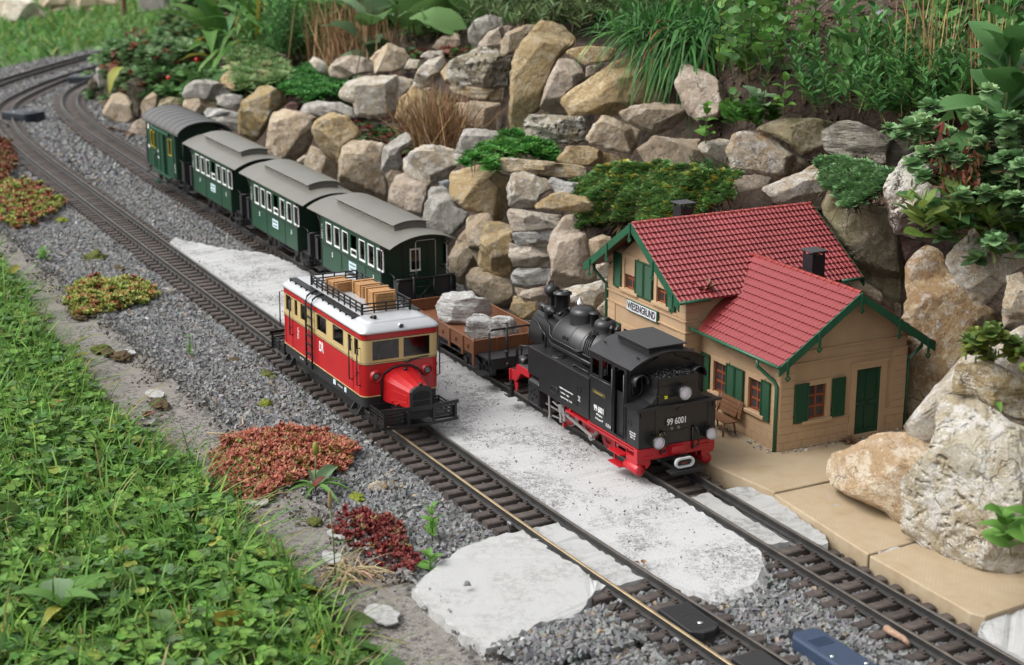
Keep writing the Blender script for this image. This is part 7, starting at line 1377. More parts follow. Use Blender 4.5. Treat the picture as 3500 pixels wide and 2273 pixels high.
# ------------------------------------------------------------------ plants
lm = leafmat('leaf', .55, .3); lmd = leafmat('dry_stalk', .8, .1); lms = leafmat('succulent', .45, .2)
PROF = dict(blade=[.55, 1, .95, .75, .02], leaf=[.12, .75, 1, .72, .03], oval=[.25, .95, 1, .8, .1], strap=[.8, 1, 1, .85, .05], needle=[.8, 1, 1, .7, .1])
def leaves(B, Dr, L_, Wd, droop, col, prof='leaf', fold=.25, jit=.12, up=None):
    B, Dr = np.asarray(B, float), np.asarray(Dr, float); n = len(B); Dr = Dr/np.linalg.norm(Dr, axis=1)[:, None]; L_, Wd, droop = (np.broadcast_to(np.asarray(v, float), (n,)) for v in (L_, Wd, droop))
    z = np.array([0, 0, 1.]); sd_ = np.cross(Dr, z)+NR.normal(0, .25, (n, 3)); sd_ -= (sd_*Dr).sum(1)[:, None]*Dr; sd_ /= np.linalg.norm(sd_, axis=1)[:, None].clip(1e-4); nr = np.cross(sd_, Dr)
    W_ = PROF[prof]; K = len(W_); V = np.zeros((n, K, 3, 3))
    for k, w in enumerate(W_):
        s = k/(K-1); p = B+Dr*(L_*s)[:, None]; p = p-z*(droop*L_*s*s)[:, None]+Dr*0
        V[:, k, 0] = p-sd_*(Wd*w)[:, None]; V[:, k, 1] = p-nr*(Wd*w*fold)[:, None]; V[:, k, 2] = p+sd_*(Wd*w)[:, None]
    F = []
    for k in range(K-1):
        for q in range(2): F.append([k*3+q, k*3+q+1, (k+1)*3+q+1, (k+1)*3+q])
    F = (np.array(F)[None]+(np.arange(n)*K*3)[:, None, None]).reshape(-1, 4)
    col = np.broadcast_to(np.asarray(col, float), (n, 3))*(1+NR.normal(0, jit, (n, 1)))*(1+NR.normal(0, jit*.4, (n, 3)))
    return V.reshape(-1, 3), F, np.repeat(np.clip(col, .002, .9), K*3, 0)
class PB_:
    def __init__(s): s.V, s.F, s.T, s.k = [], [], [], 0
    def add(s, q):
        V, F, T = q; s.V.append(V); s.F.append(F+s.k); s.T.append(T); s.k += len(V); return s
    def obj(s, name, m, parent=None):
        o = link(name, npmesh(name, np.concatenate(s.V), np.concatenate(s.F), m, np.concatenate(s.T)), parent)
        if parent is not None: o['kind'] = 'stuff'
        return o
def rdir(n, e0=.1, e1=1.2, az=None, spread=3.2):
    a = NR.uniform(-math.pi, math.pi, n) if az is None else az+NR.uniform(-spread, spread, n); e = NR.uniform(e0, e1, n); return np.c_[np.cos(a)*np.cos(e), np.sin(a)*np.cos(e), np.sin(e)]
def pal(n, *cols, p=None):
    c = np.array(cols); return c[NR.choice(len(c), n, p=p)]
def inpoly3(P3, n, lift=0.):
    # random points inside the world polygon, interpolated on its plane
    P = np.array(P3); c = P.mean(0); q = P-c; u, s, vh = np.linalg.svd(q, full_matrices=False); a, b = vh[0], vh[1]; Q = np.c_[q @ a, q @ b]; lo, hi = Q.min(0), Q.max(0); out = np.zeros((0, 2))
    while len(out) < n: r = NR.uniform(lo, hi, (n*2, 2)); out = np.concatenate([out, r[inpoly(r[:, 0], r[:, 1], Q)]])
    out = out[:n]; e = np.min(np.stack([np.hypot(*(out-v).T) for v in Q]), 0)
    return c+out[:, :1]*a+out[:, 1:]*b, e
def rosettes(C_, size, k, cols, prof='oval', el=(.1, 1.1), wr=.33, droop=.1, nrm=None, ring=3, jit=.12, p=None):
    n = len(C_); size = np.broadcast_to(size, (n,)); B = np.repeat(C_, k, 0); a = np.tile(np.arange(k)*2.399, n)+np.repeat(NR.uniform(0, 6.3, n), k); t = np.tile(np.arange(k)/k, n); e = el[0]+(el[1]-el[0])*t+NR.normal(0, .1, n*k)
    D = np.c_[np.cos(a)*np.cos(e), np.sin(a)*np.cos(e), np.sin(e)]
    if nrm is not None: D = D+np.repeat(nrm, k, 0)*.4
    L_ = np.repeat(size, k)*(1-.45*t); return leaves(B, D, L_, L_*wr, droop, np.repeat(pal(n, *cols, p=p), k, 0), prof, jit=jit)
def plant(name, label, cat, loc=(0, 0, 0), group=None): return thing(name, label, cat, loc, 0, group)
def stalks(B, D, L_, r, col, bend=.2, seg=5, jit=.1):
    n = len(B); return leaves(B, D, L_, r, bend, col, 'needle', 0., jit)
G1, G2, G3, G4 = (.11, .22, .042), (.15, .275, .052), (.075, .17, .045), (.17, .26, .05)
# ---- lawn in front and behind: clover, broad leaves and blades
lawn_edge = np.array([(.9, -.30), (.6, -.30), (.30, -.305), (.168, -.292), (.061, -.278), (-.139, -.279), (-.316, -.268), (-.474, -.288), (-.649, -.304), (-.864, -.288), (-1.038, -.29), (-1.286, -.266), (-1.49, -.252), (-1.9, -.235), (-2.1, -.22)])
def edge_y(x): return np.interp(-x, -lawn_edge[:, 0], lawn_edge[:, 1])
gb = MB(); gb.prism([(p[0], p[1]-.012) for p in lawn_edge]+[(-2.1, -1.6), (.9, -1.6)], -.0225, -.013, 'z'); struct(obj('lawn_soil', gb, mat('lawn_soil', (.05, .045, .02), .95, col2=(.09, .07, .035), vs_=60, bump=1., bs=200)))
def lawn_pts(n, x0, x1, dep, edge=.02):
    x = NR.uniform(x0, x1, n); y = edge_y(x)+edge-np.abs(NR.power(.9, n))*dep+NR.normal(0, .008, n); return np.c_[x, y, np.full(n, -.014)]
pb = PB_(); n = 17000; B = lawn_pts(n, -1.9, .75, .75, .008); near = np.clip((B[:, 0]+1.9)/2.2, .25, 1)
hz = NR.uniform(.004, .028, n)+.018*np.array([mnoise.noise(Vector((p[0]*9, p[1]*9, 2.))) for p in B]); hz = np.clip(hz, .003, .045)*np.clip((edge_y(B[:, 0])+.03-B[:, 1])/.05, .25, 1); C_ = B+np.c_[NR.normal(0, .004, n), NR.normal(0, .004, n), hz]
az = NR.uniform(0, 6.28, n); cc = pal(n, G1, G2, (.06, .15, .028), (.11, .20, .075), (.21, .25, .045), p=[.34, .28, .2, .14, .04])
for q in range(3):
    a = az+q*2.094; D = np.c_[np.cos(a), np.sin(a), NR.uniform(-.2, .3, n)]; s_ = NR.gamma(9, .0008, n)+.002; pb.add(leaves(C_, D, s_, s_*.50, .15, cc, 'oval', .2, .13))
pb.add(leaves(B, np.c_[NR.normal(0, .25, n), NR.normal(0, .25, n), np.ones(n)], hz, .0005, 0, (.06, .12, .03), 'needle', 0))
tag(pb.obj('clover_lawn', lm), 'low clover leaves covering the lawn in the left foreground', 'clover', kind='stuff')
pb = PB_(); n = 48000; B = lawn_pts(n, -2.0, .75, .75, -.006); L_ = NR.gamma(4, .009, n)+.012; D = np.c_[NR.normal(0, .45, n), NR.normal(.02, .45, n), np.ones(n)*.8]
pb.add(leaves(B, D, L_, NR.uniform(.0006, .0015, n), NR.uniform(.1, .7, n), pal(n, (.12, .25, .045), (.17, .31, .055), (.085, .19, .04), (.34, .30, .12), p=[.42, .33, .2, .05]), 'blade', .2))
n = 420; x = NR.uniform(-1.4, .3, n); B = np.c_[x, edge_y(x)-NR.uniform(0, .03, n), np.full(n, -.012)]; pb.add(leaves(B, np.c_[NR.normal(0, .5, n), NR.uniform(.3, 1, n), NR.uniform(.15, .7, n)], NR.uniform(.04, .11, n), NR.uniform(.0005, .0010, n), .25, pal(n, (.07, .16, .03), (.10, .18, .04), (.25, .22, .09)), 'blade', .2))
tag(pb.obj('grass_blades', lm), 'long grass blades sprouting through the clover lawn and over the concrete', 'grass', kind='stuff')
pb = PB_(); n = 900; B = lawn_pts(n, -1.7, .6, .7, .01); B[:, 2] += .008; L_ = NR.uniform(.018, .05, n); pb.add(leaves(B, rdir(n, .1, .9), L_, L_*NR.uniform(.13, .28, n), NR.uniform(.2, .8, n), pal(n, (.07, .15, .03), (.10, .17, .05), (.055, .12, .03), (.24, .22, .03), (.20, .10, .03), p=[.4, .28, .22, .07, .03]), 'leaf', .3))
tag(pb.obj('broad_weeds', lm), 'broad plantain and dandelion leaves among the lawn clover', 'weeds', kind='stuff')
# big plantain leaves close to the edge
def big_leaf_mesh(name, w=.3, curl=.35, wavy=.0, K=9, m=lm, tint=(.07, .14, .03), tip=.0, heart=0.):
    V, F = [], []; prof = lambda s: (math.sin(math.pi*min(1, (s*.97+.02))**(.8 if not heart else .55)))**.8
    for k in range(K):
        s = k/(K-1); wd = w*max(.015, prof(s)); z = math.sin(s*1.5)*.25-curl*s*s
        for q in (-1, -.5, 0, .5, 1): V.append((s-(heart*abs(q)*.25 if k < 3 else 0)*(1-s*4), q*wd, z+abs(q)*wd*.30+wavy*math.sin(s*17+q*2)*abs(q)))
    for k in range(K-1):
        for q in range(4): F.append((k*5+q, (k+1)*5+q, (k+1)*5+q+1, k*5+q+1))
    V = np.array(V); T = np.repeat(np.array([tint]), len(V), 0)*(1+.25*np.abs(V[:, 1:2])/w*.5); T[:, :] += 0
    return npmesh(name, V, np.array(F), m, T)
def place_leaf(me, parent, base, az, el, L_, roll=0., name='leaf', sw=1.):
    o = link(name, me, parent); M = Matrix.Rotation(az, 4, 'Z') @ Matrix.Rotation(-el, 4, 'Y') @ Matrix.Rotation(roll, 4, 'X') @ Matrix.Diagonal((L_, L_*sw, L_, 1)); M.translation = base; o.matrix_local = M; return o
LF = dict(green=big_leaf_mesh('leaf', .17, .45, tint=(.10, .21, .045)), broad=big_leaf_mesh('leaf', .42, .35, .02, heart=1., tint=(.11, .21, .065)), grey=big_leaf_mesh('leaf', .36, .3, .02, tint=(.14, .22, .115)), yel=big_leaf_mesh('leaf', .2, .6, .02, tint=(.27, .27, .05)), dark=big_leaf_mesh('leaf', .2, .35, tint=(.07, .165, .05)), mint=big_leaf_mesh('leaf', .30, .3, .01, tint=(.11, .24, .045)), red=big_leaf_mesh('leaf', .25, .4, tint=(.13, .035, .02)), strap=big_leaf_mesh('leaf', .07, .55, tint=(.09, .2, .045)))
pt = plant('plantain', 'plantain with long ribbed leaves at the edge of the front lawn', 'plant', (-.02, -.335, -.005))
for az, el, L_, w in ((.3, .25, .085, .7), (1.2, .5, .055, .8), (-.6, .3, .06, .8), (2.4, .5, .05, .8), (3.6, .3, .055, .8), (-1.6, .3, .05, .8)): place_leaf(LF['green'], pt, (0, 0, 0), az, el, L_, 0, 'leaf', w)
pt = plant('plantain', 'plantain with a curled pale yellow leaf in the lower left lawn', 'plant', (-.02, -.50, .0))
for az, el, L_, c in ((.5, .6, .05, 'green'), (1.9, .5, .055, 'green'), (-.9, .2, .032, 'yel'), (-2., .5, .05, 'green'), (3.2, .3, .045, 'grey')): place_leaf(LF[c], pt, (0, 0, .008), az, el, L_)
# far lawn
pb = PB_(); n = 16000; B = np.c_[NR.uniform(-7.6, -3.6, n), NR.uniform(-.6, 2.6, n), np.full(n, -.02)]
path = np.interp(B[:, 0], PC[::-1, 0], PC[::-1, 1]); dd = np.min(np.stack([np.hypot(B[:, 0]-PC[i, 0], B[:, 1]-PC[i, 1]) for i in range(0, len(PC), 12)]), 0); side = (B[:, 0]-(-4.146))*.66+(B[:, 1]-.298)*(-.75)
k = (((B[:, 0]+4.146)*(-.232)-(B[:, 1]-.298)*(-.334)) > 0) & (dd > .10)
far_side = (B[:, 1]-.298)*(-.334) < (B[:, 0]+4.146)*.232*-1
edge_far = B[:, 0] < np.interp(B[:, 1], [-.6, -.15, .1, .391, .678, .868, 1.3, 2.6], [-4.2, -4.25, -4.4, -4.62, -4.92, -5.18, -5.6, -6.6])+NR.normal(0, .03, n)
B = B[edge_far]; n = len(B); pb.add(leaves(B, np.c_[NR.normal(0, .5, n), NR.normal(0, .5, n), np.ones(n)*.9], NR.gamma(5, .011, n)+.03, NR.uniform(.0025, .006, n), NR.uniform(.2, .8, n), pal(n, (.09, .22, .045), (.12, .27, .055), (.07, .18, .045), (.2, .26, .07)), 'blade', .2))
tag(pb.obj('far_grass', lm), 'bright rough lawn beyond the far curving track', 'grass', kind='stuff')
gb = MB(); gb.prism([(-4.15, -.8), (-4.25, -.15), (-4.4, .1), (-4.62, .391), (-4.92, .678), (-5.18, .868), (-5.6, 1.3), (-6.6, 2.6), (-12, 4), (-12, -2)], -.0224, -.019, 'z'); struct(obj('far_lawn', gb, mat('far_lawn_green', (.045, .10, .022), .95, col2=(.08, .15, .035), vs_=18, bump=1., bs=60)))
# ---- stonecrop and moss on the gravel
def sedum(label, key, n, cols, size, p=None, h=.012, stems=True, red=None, den=7):
    t = plant('stonecrop', label, 'stonecrop'); P, e = inpoly3(MAT[key], n); P = P+NR.normal(0, .003, P.shape)*[1, 1, 0]; bump_ = np.array([mnoise.noise(Vector((q[0]*30, q[1]*30, 1.))) for q in P]); P[:, 2] = -.012+np.clip(h*(.45+.5*bump_)+NR.uniform(-.003, .005, n), .001, None)*np.clip(e/.025, .35, 1)
    pb = PB_(); c = pal(n, *cols, p=p)
    for lay in range(2):
        k = den; B = np.repeat(P+np.array([0, 0, -.0025*lay]), k, 0); a = np.tile(np.arange(k)*2.399, n)+np.repeat(NR.uniform(0, 6.3, n), k); el = NR.uniform(-.1, .9, n*k)+.15; L_ = size*NR.uniform(.7, 1.2, n*k); pb.add(leaves(B, np.c_[np.cos(a)*np.cos(el), np.sin(a)*np.cos(el), np.sin(el)], L_, L_*.24, -.1, np.repeat(c, k, 0), 'oval', -.55, .16))
    pb.obj('leaves', lms, t)
    b = PB_(); m_ = n//3; b.add(stalks(P[:m_]*[1, 1, 0]+[0, 0, -.016], NR.normal(0, .3, (m_, 3))+[0, 0, 1], .014, .0007, (.12, .06, .03))); b.obj('stems', lmd, t); return t
sedum('large mat of red stonecrop between the lawn edge and the gravel', 'red1', 1500, [(.34, .115, .07), (.42, .15, .10), (.27, .15, .05), (.20, .20, .05)], .0060, [.42, .33, .17, .08], .013)
sedum('sparse crimson stonecrop near the white cement patch', 'red2', 190, [(.17, .025, .025), (.24, .06, .045), (.13, .025, .02), (.20, .12, .05)], .0055, [.45, .25, .2, .1], .010)
sedum('yellow green stonecrop cushion on the gravel left of the railbus', 'green1', 900, [(.26, .29, .06), (.33, .34, .085), (.18, .24, .055), (.34, .14, .06), (.24, .05, .035)], .0068, [.36, .26, .18, .13, .07], .022)
sedum('yellow green and red stonecrop at the left edge beside the concrete', 'green2', 800, [(.25, .29, .06), (.31, .33, .085), (.33, .13, .065), (.25, .05, .04)], .0075, [.36, .2, .24, .2], .024)
sedum('rusty red stonecrop cut by the left edge by the front track', 'red3', 400, [(.18, .05, .025), (.16, .08, .025), (.12, .12, .03)], .0085, [.5, .3, .2], .03)
mosm = mat('moss', (.035, .045, .008), .95, col2=(.10, .11, .015), vs_=160, bump=1., bs=500); mosb = mat('moss_brown', (.035, .022, .008), .95, col2=(.085, .055, .018), vs_=160, bump=1., bs=500); mosy = mat('moss_bright', (.10, .12, .008), .95, col2=(.17, .20, .015), vs_=200, bump=1., bs=500)
def moss(label, x, y, rx, ry, h, m, z=-.0155, rz=0.):
    b = bmesh.new(); bmesh.ops.create_icosphere(b, subdivisions=4, radius=1); 
    for v in b.verts:
        q = v.co.copy(); n1 = mnoise.fractal(q*2.2+Vector((x*50, y*50, 0)), .9, 2, 4); n2 = mnoise.noise(q*14+Vector((x*9, 0, 0))); s = 1+.38*n1; v.co = Vector((q.x*rx*s, q.y*ry*s, max(-.2, q.z)*h*(1+.5*n1+.3*n2)))
    me = bpy.data.meshes.new('moss_cushion'); b.to_mesh(me); b.free(); me.materials.append(m); o = link('moss_cushion', me); o.location = (x, y, z); o.rotation_euler = (0, 0, rz); tag(o, label, 'moss', 'moss cushions on gravel and concrete')
    for p in me.polygons: p.use_smooth = True
for a in (('small bright green moss cushion on the gravel below the railbus', -.555, -.108, .0115, .009, .007, mosy), ('dark olive moss tuft close to the railbus rear', -.675, -.060, .017, .010, .007, mosm), ('flat green moss cushion on the concrete beside the lawn', -.905, -.232, .016, .014, .006, mosm, -.0105), ('brown moss patch beside the flat green moss cushion', -.855, -.215, .020, .013, .005, mosb, -.0105), ('left brown moss scrap on the concrete joint', -.882, -.228, .014, .009, .0045, mosb, -.0105), ('brown moss patch in the middle of the concrete edging', -.615, -.232, .020, .012, .0045, mosb, -.0105), ('olive moss on gravel right of the left stonecrop', -1.505, -.082, .026, .020, .012, mosm), ('rusty moss scrap beside the grey cobble', -1.395, -.068, .020, .009, .007, mosb), ('brown moss patch by the concrete corner', -1.11, -.212, .028, .012, .005, mosb, -.0105), ('small dark moss spot on the concrete under the red stonecrop', -.232, -.222, .008, .006, .004, mosm, -.0105), ('moss spot at the edge of the lowest concrete slab', -.142, -.205, .011, .008, .004, mosm, -.0105), ('dark wet moss clump at the foot of the crimson stonecrop', -.045, -.150, .018, .012, .009, mosb), ('green moss between the two nearest stonecrops', -.19, -.135, .014, .008, .006, mosy), ('bright moss scrap near the left edge above the stonecrop', -1.86, -.055, .02, .014, .008, mosy), ('brown moss scrap on gravel beside the railbus rear step', -.77, -.075, .012, .008, .004, mosb)): moss(*a)
lich = mat('lichen_white', (.31, .31, .30), .9, var=.3, vs_=120, bump=.5, bs=500)
for i, (x, y, r) in enumerate(((-.40, -.197, .016), (-.66, -.225, .019), (-.10, -.195, .017), (-.235, -.238, .022), (-.045, -.225, .016), (.10, -.235, .024), (-.555, -.265, .014), (-.87, -.2, .015), (-.34, -.255, .018))):
    P = [(x+r*math.cos(a)*(1+.35*mnoise.noise(Vector((math.cos(a)*2, math.sin(a)*2, i*3.)))), y+r*.6*math.sin(a)*(1+.35*mnoise.noise(Vector((math.cos(a)*2, math.sin(a)*2, i*3.+9))))) for a in np.linspace(0, 6.28, 30, endpoint=False)]
    b = MB(); b.prism(P, -.0112, -.0097, 'z'); tag(obj('lichen_patch', b, lich), ('round chalky white lichen at the gravel edge of the concrete', 'flaky white lichen on the middle concrete slab', 'white lichen beside the crimson stonecrop', 'broad pale lichen on the concrete below the red stonecrop', 'small white lichen above the dry foreground grass', 'large lichen on the concrete at the bottom edge', 'thin lichen patch close to the lawn edge', 'white lichen next to the flat green moss', 'pale lichen smear under the overhanging grass')[i], 'lichen', 'lichen patches on the concrete')
# dandelion, weeds, dry grass in front
t = plant('dandelion', 'flat dandelion with toothed leaves in front of the red stonecrop', 'dandelion', (-.225, -.170, -.010))
for az, el, L_ in ((.1, .12, .05), (.9, .1, .045), (2.2, .2, .05), (2.9, .1, .045), (-.7, .15, .035), (-1.6, .15, .035), (1.6, .1, .04), (-2.5, .1, .035)): place_leaf(LF['grey' if az > 2 else 'green'], t, (0, 0, .004), az, el, L_, R.uniform(-.3, .3), 'leaf', .42)
b = MB(); b.tube([(0, 0, 0), (-.004, .002, .022), (-.006, .004, .042)], .0009, 6); obj('flower_stalk', b, mat('stalk_green', (.10, .13, .04), .6), t); b = MB(); b.lathe([(.0006, -.003), (.0032, .002), (.0038, .007), (.0028, .012), (.0002, .014)], (-.006, .004, .042), 'z', 10); obj('closed_flower', b, mat('bud_yellow', (.20, .19, .03), .6), t)
place_leaf(LF['red'], t, (.002, -.004, .004), 1.3, .8, .02, .4)
def weed(label, loc, h, n, L_, key='mint', lean=(0, 0), w=1., pairs=True, name='weed', cat='weed', group=None):
    t = plant(name, label, cat, loc, group); b = MB(); top = Vector((lean[0], lean[1], h)); b.tube([(0, 0, -.004), top*.5+Vector((lean[0]*-.15, 0, 0)), top], max(.0006, h*.018), 6); obj('stem', b, MATS.get('stalk_green') or mat('stalk_green', (.10, .13, .04), .6), t)
    for k in range(n):
        f = (k+.6)/n; p = top*f; az = k*2.0+R.uniform(-.4, .4); place_leaf(LF[key], t, p, az, R.uniform(-.1, .5)+.4*f, L_*(1.15-.55*f)*R.uniform(.85, 1.15), R.uniform(-.3, .3), 'leaf', w); 
        if pairs: place_leaf(LF[key], t, p, az+math.pi, R.uniform(-.1, .5)+.4*f, L_*(1.15-.55*f)*R.uniform(.85, 1.15), R.uniform(-.3, .3), 'leaf', w)
    return t
weed('small green weed standing on the gravel above the cement patch', (-.045, -.112, -.014), .038, 5, .016)
weed('leafy seedling at the left corner of the cement patch', (.028, -.150, -.014), .02, 4, .018)
weed('weed at the edge of the yellow green stonecrop left of the tracks', (-1.52, -.17, -.014), .022, 4, .02)
weed('tiny weed on the gravel near the moss by the railbus rear', (-.82, -.125, -.014), .03, 4, .010)
t = plant('dry_grass_tuft', 'flattened tuft of dead straw on the concrete in the foreground', 'dry grass', (.0, -.225, -.010)); n = 90; pb = PB_(); pb.add(leaves(NR.normal(0, .010, (n, 3))*[1, 1, .1], rdir(n, .05, .6), NR.uniform(.03, .075, n), NR.uniform(.0005, .0011, n), NR.uniform(.3, .9, n), pal(n, (.36, .27, .15), (.28, .19, .10), (.42, .34, .22)), 'blade')); pb.obj('straw', lmd, t)
b = MB(); b.tube([(.012, -.02, 0), (.013, -.021, .04), (.010, -.022, .078)], .0007, 5); obj('seed_stalk', b, MATS['stalk_green'], t); b = MB(); b.lathe([(.0005, 0), (.0020, .004), (.0023, .010), (.0012, .018), (.0002, .02)], (.010, -.022, .076), 'z', 8); obj('seed_head', b, mat('seed_brown', (.25, .16, .08), .8), t)
# ---- mats of ground cover on the terraces
def groundcover(label, key, n, size, k, cols, prof, wr, el, p=None, lift=.0, dn=.02, name='ground_cover', droop=.1, jit=.14, spiky=False):
    t = plant(name, label, 'ground cover'); P, e = inpoly3(MAT[key], n); c = P.mean(0); Q = np.array(MAT[key]); vertical = np.ptp(Q[:, 1]) < .01
    hgt = np.clip(e/.05, 0, 1)
    bump_ = np.array([mnoise.fractal(Vector(q*22), .9, 2, 3) for q in P])
    if vertical: P[:, 1] += dn*2.2*(P[:, 2]-c[2])/max(.01, np.ptp(Q[:, 2]))*1.6-dn*hgt+bump_*.012; nrm = np.repeat([[.45, -.55, .35]], n, 0)
    else: P[:, 2] += lift*hgt+bump_*.010+NR.uniform(-.004, .004, n); nrm = np.repeat([[0, 0, .2]], n, 0)
    pb = PB_(); pb.add(rosettes(P, size*NR.uniform(.7, 1.25, n), k, cols, prof, el, wr, droop, nrm, jit=jit, p=p)); pb.obj('rosettes', lms if not spiky else lm, t)
    pb = PB_(); m_ = n//2; pb.add(stalks(P[:m_]-nrm[:m_]*.02, nrm[:m_]+NR.normal(0, .6, (m_, 3)), .03, .0008, (.10, .07, .035))); pb.obj('stems', lmd, t); return t
groundcover('pale spiky mat of variegated shoots behind the lichen rock', 'spiky', 260, .034, 26, [(.15, .26, .09), (.22, .32, .13), (.12, .22, .07), (.36, .39, .20)], 'leaf', .11, (-.1, 1.2), lift=.02, spiky=True, name='spiky_mat')
groundcover('dense dark green rosette mat left of the white topped rock', 'rosette', 560, .022, 22, [(.06, .20, .045), (.08, .24, .055), (.045, .16, .04)], 'leaf', .16, (-.1, 1.2), lift=.012, spiky=True, name='rosette_mat')
groundcover('bright green cushion of rosettes behind the yellow plank stone', 'saxi', 420, .018, 20, [(.07, .22, .04), (.10, .27, .05), (.05, .17, .035)], 'leaf', .22, (-.1, 1.2), lift=.012, spiky=True, name='rosette_mat')
groundcover('thick mat of small yellow green leaves hanging above the station', 'yellowmat', 2600, .0095, 9, [(.11, .215, .06), (.14, .25, .07), (.085, .18, .06), (.36, .33, .06)], 'oval', .42, (.2, 1.2), p=[.36, .30, .24, .10], dn=.035, name='leafy_mat')
groundcover('grey green mat of woolly leaves right of the station roof', 'greymat', 900, .0125, 10, [(.16, .29, .12), (.125, .25, .10), (.20, .33, .16)], 'oval', .36, (0, 1.1), dn=.02, name='leafy_mat')
for i, (x, y, z) in enumerate(((-.655, .47, .147), (-.622, .47, .161), (-.64, .47, .172))):
    t = plant('rosette_plant', ('small rosette in the dark gap beside the station gutter', 'right hand small rosette hanging over the grey rock', 'upper small rosette in the gap under the leafy mat')[i], 'succulent', (x, y, z)); pb = PB_(); pb.add(rosettes(np.zeros((3, 3))+NR.normal(0, .006, (3, 3)), .02, 12, [(.06, .14, .05)], 'oval', (0, 1.1), .36, .1, np.repeat([[.5, -.6, .3]], 3, 0))); pb.obj('rosettes', lms, t)
# ---- tufts and shrubs
def tuft(name, label, cat, loc, n, L0, L1, w, cols, spread=(.02, .02), e=(.5, 1.4), droop=(.1, .5), prof='blade', m=None, az=None, azs=3.2, p=None, stem='blades'):
    t = plant(name, label, cat, loc); pb = PB_(); B = NR.normal(0, 1, (n, 3))*[spread[0], spread[1], .003]; D = rdir(n, *e, az=az, spread=azs); pb.add(leaves(B, D, NR.uniform(L0, L1, n), NR.uniform(w*.6, w*1.3, n), NR.uniform(*droop, n), pal(n, *cols, p=p), prof, .15, .15)); pb.obj(stem, m or lm, t); return t
DRY = [(.26, .155, .08), (.20, .115, .055), (.33, .22, .12)]
t = tuft('dry_grass_tuft', 'big tuft of dry brown stalks in the middle of the rockery', 'dry grass', (-1.352, .535, .150), 620, .06, .155, .0010, DRY, (.034, .022), (.75, 1.5), (.0, .12), 'needle', lmd, stem='stalks')
n = 40; pb = PB_(); pb.add(stalks(NR.normal(0, .02, (n, 3))*[1, 1, .1], rdir(n, .1, .8), NR.uniform(.08, .17, n), .0007, (.33, .22, .12), .1)); pb.obj('loose_stalks', lmd, t)
GT = [(.04, .13, .028), (.055, .17, .035), (.028, .095, .022), (.09, .21, .06)]
t = tuft('grass_tuft', 'large dark green grassy tuft hanging over the upper wall', 'grass tuft', (-.845, .735, .405), 1500, .05, .125, .0017, GT, (.05, .045), (.1, 1.45), (.3, 1.1), 'strap', p=[.36, .3, .2, .14])
n = 420; pb = PB_(); B = np.c_[NR.uniform(-.01, .12, n), NR.uniform(-.07, .04, n), NR.uniform(-.03, .02, n)]; pb.add(leaves(B, np.c_[NR.normal(.35, .5, n), NR.normal(-.75, .3, n), NR.uniform(-.1, .9, n)], NR.uniform(.05, .10, n), NR.uniform(.0013, .0022, n), NR.uniform(.7, 1.6, n), pal(n, *GT, (.20, .06, .03), p=[.34, .3, .18, .14, .04]), 'strap', .15, .15)); pb.obj('hanging_blades', lm, t)
def bushy(name, label, cat, loc, nst, h, k, L_, wr, cols, spread, lean=.35, prof='leaf', m=None, stemcol=(.10, .10, .04), droop=.2, tip=None, p=None, dirv=None):
    # many stems each carrying k leaves along its length
    t = plant(name, label, cat, loc); B = NR.normal(0, 1, (nst, 3))*[spread[0], spread[1], .004]; D = NR.normal(0, lean, (nst, 3))+[0, 0, 1] if dirv is None else NR.normal(0, lean, (nst, 3))+np.array(dirv); D /= np.linalg.norm(D, axis=1)[:, None]; H = h*NR.uniform(.6, 1.15, nst)
    pb = PB_(); pb.add(stalks(B, D, H, max(.0008, h*.007), stemcol)); pb.obj('stems', lmd, t)
    s = np.tile((np.arange(k)+.5)/k, nst); a = np.tile(np.arange(k)*2.399, nst)+np.repeat(NR.uniform(0, 6.3, nst), k); Pb = np.repeat(B, k, 0)+np.repeat(D*H[:, None], k, 0)*(.15+.85*s)[:, None]; Pb[:, 2] -= .0*s
    e = NR.uniform(.0, .8, nst*k)+.3*s; Dl = np.c_[np.cos(a)*np.cos(e), np.sin(a)*np.cos(e), np.sin(e)]+np.repeat(D, k, 0)*.3; ll = L_*NR.uniform(.65, 1.2, nst*k)*(1.1-.4*s)
    pb = PB_(); pb.add(leaves(Pb, Dl, ll, ll*wr, droop, np.repeat(pal(nst, *cols, p=p), k, 0), prof, .25, .16)); pb.obj('leaves', m or lm, t); return t
bushy('lavender_shrub', 'grey green lavender like shrub above the tall ochre stone', 'shrub', (-1.40, .80, .375), 130, .14, 30, .030, .07, [(.14, .21, .085), (.105, .17, .07), (.19, .255, .11)], (.12, .06), .45, 'needle')
bushy('lavender_shrub', 'second grey green feathery shrub left of the grass tuft', 'shrub', (-1.13, .84, .40), 120, .14, 30, .030, .07, [(.12, .19, .075), (.165, .23, .10)], (.10, .06), .45, 'needle')
HY = [(.06, .16, .04), (.08, .20, .05), (.045, .13, .035)]
t = bushy('stalky_shrub', 'dense narrow leaved shrub with pale dead stalks at the upper right', 'shrub', (-.27, .745, .345), 210, .105, 30, .021, .14, HY, (.085, .05), .4)
n = 75; pb = PB_(); B = np.c_[NR.normal(.02, .075, n), NR.normal(0, .03, n), NR.uniform(-.01, .02, n)]; pb.add(stalks(B, NR.normal(0, .16, (n, 3))+[0, 0, 1], NR.uniform(.12, .20, n), .0011, pal(n, (.36, .26, .14), (.28, .18, .08), (.34, .28, .10)), .0)); pb.obj('dead_stalks', lmd, t)
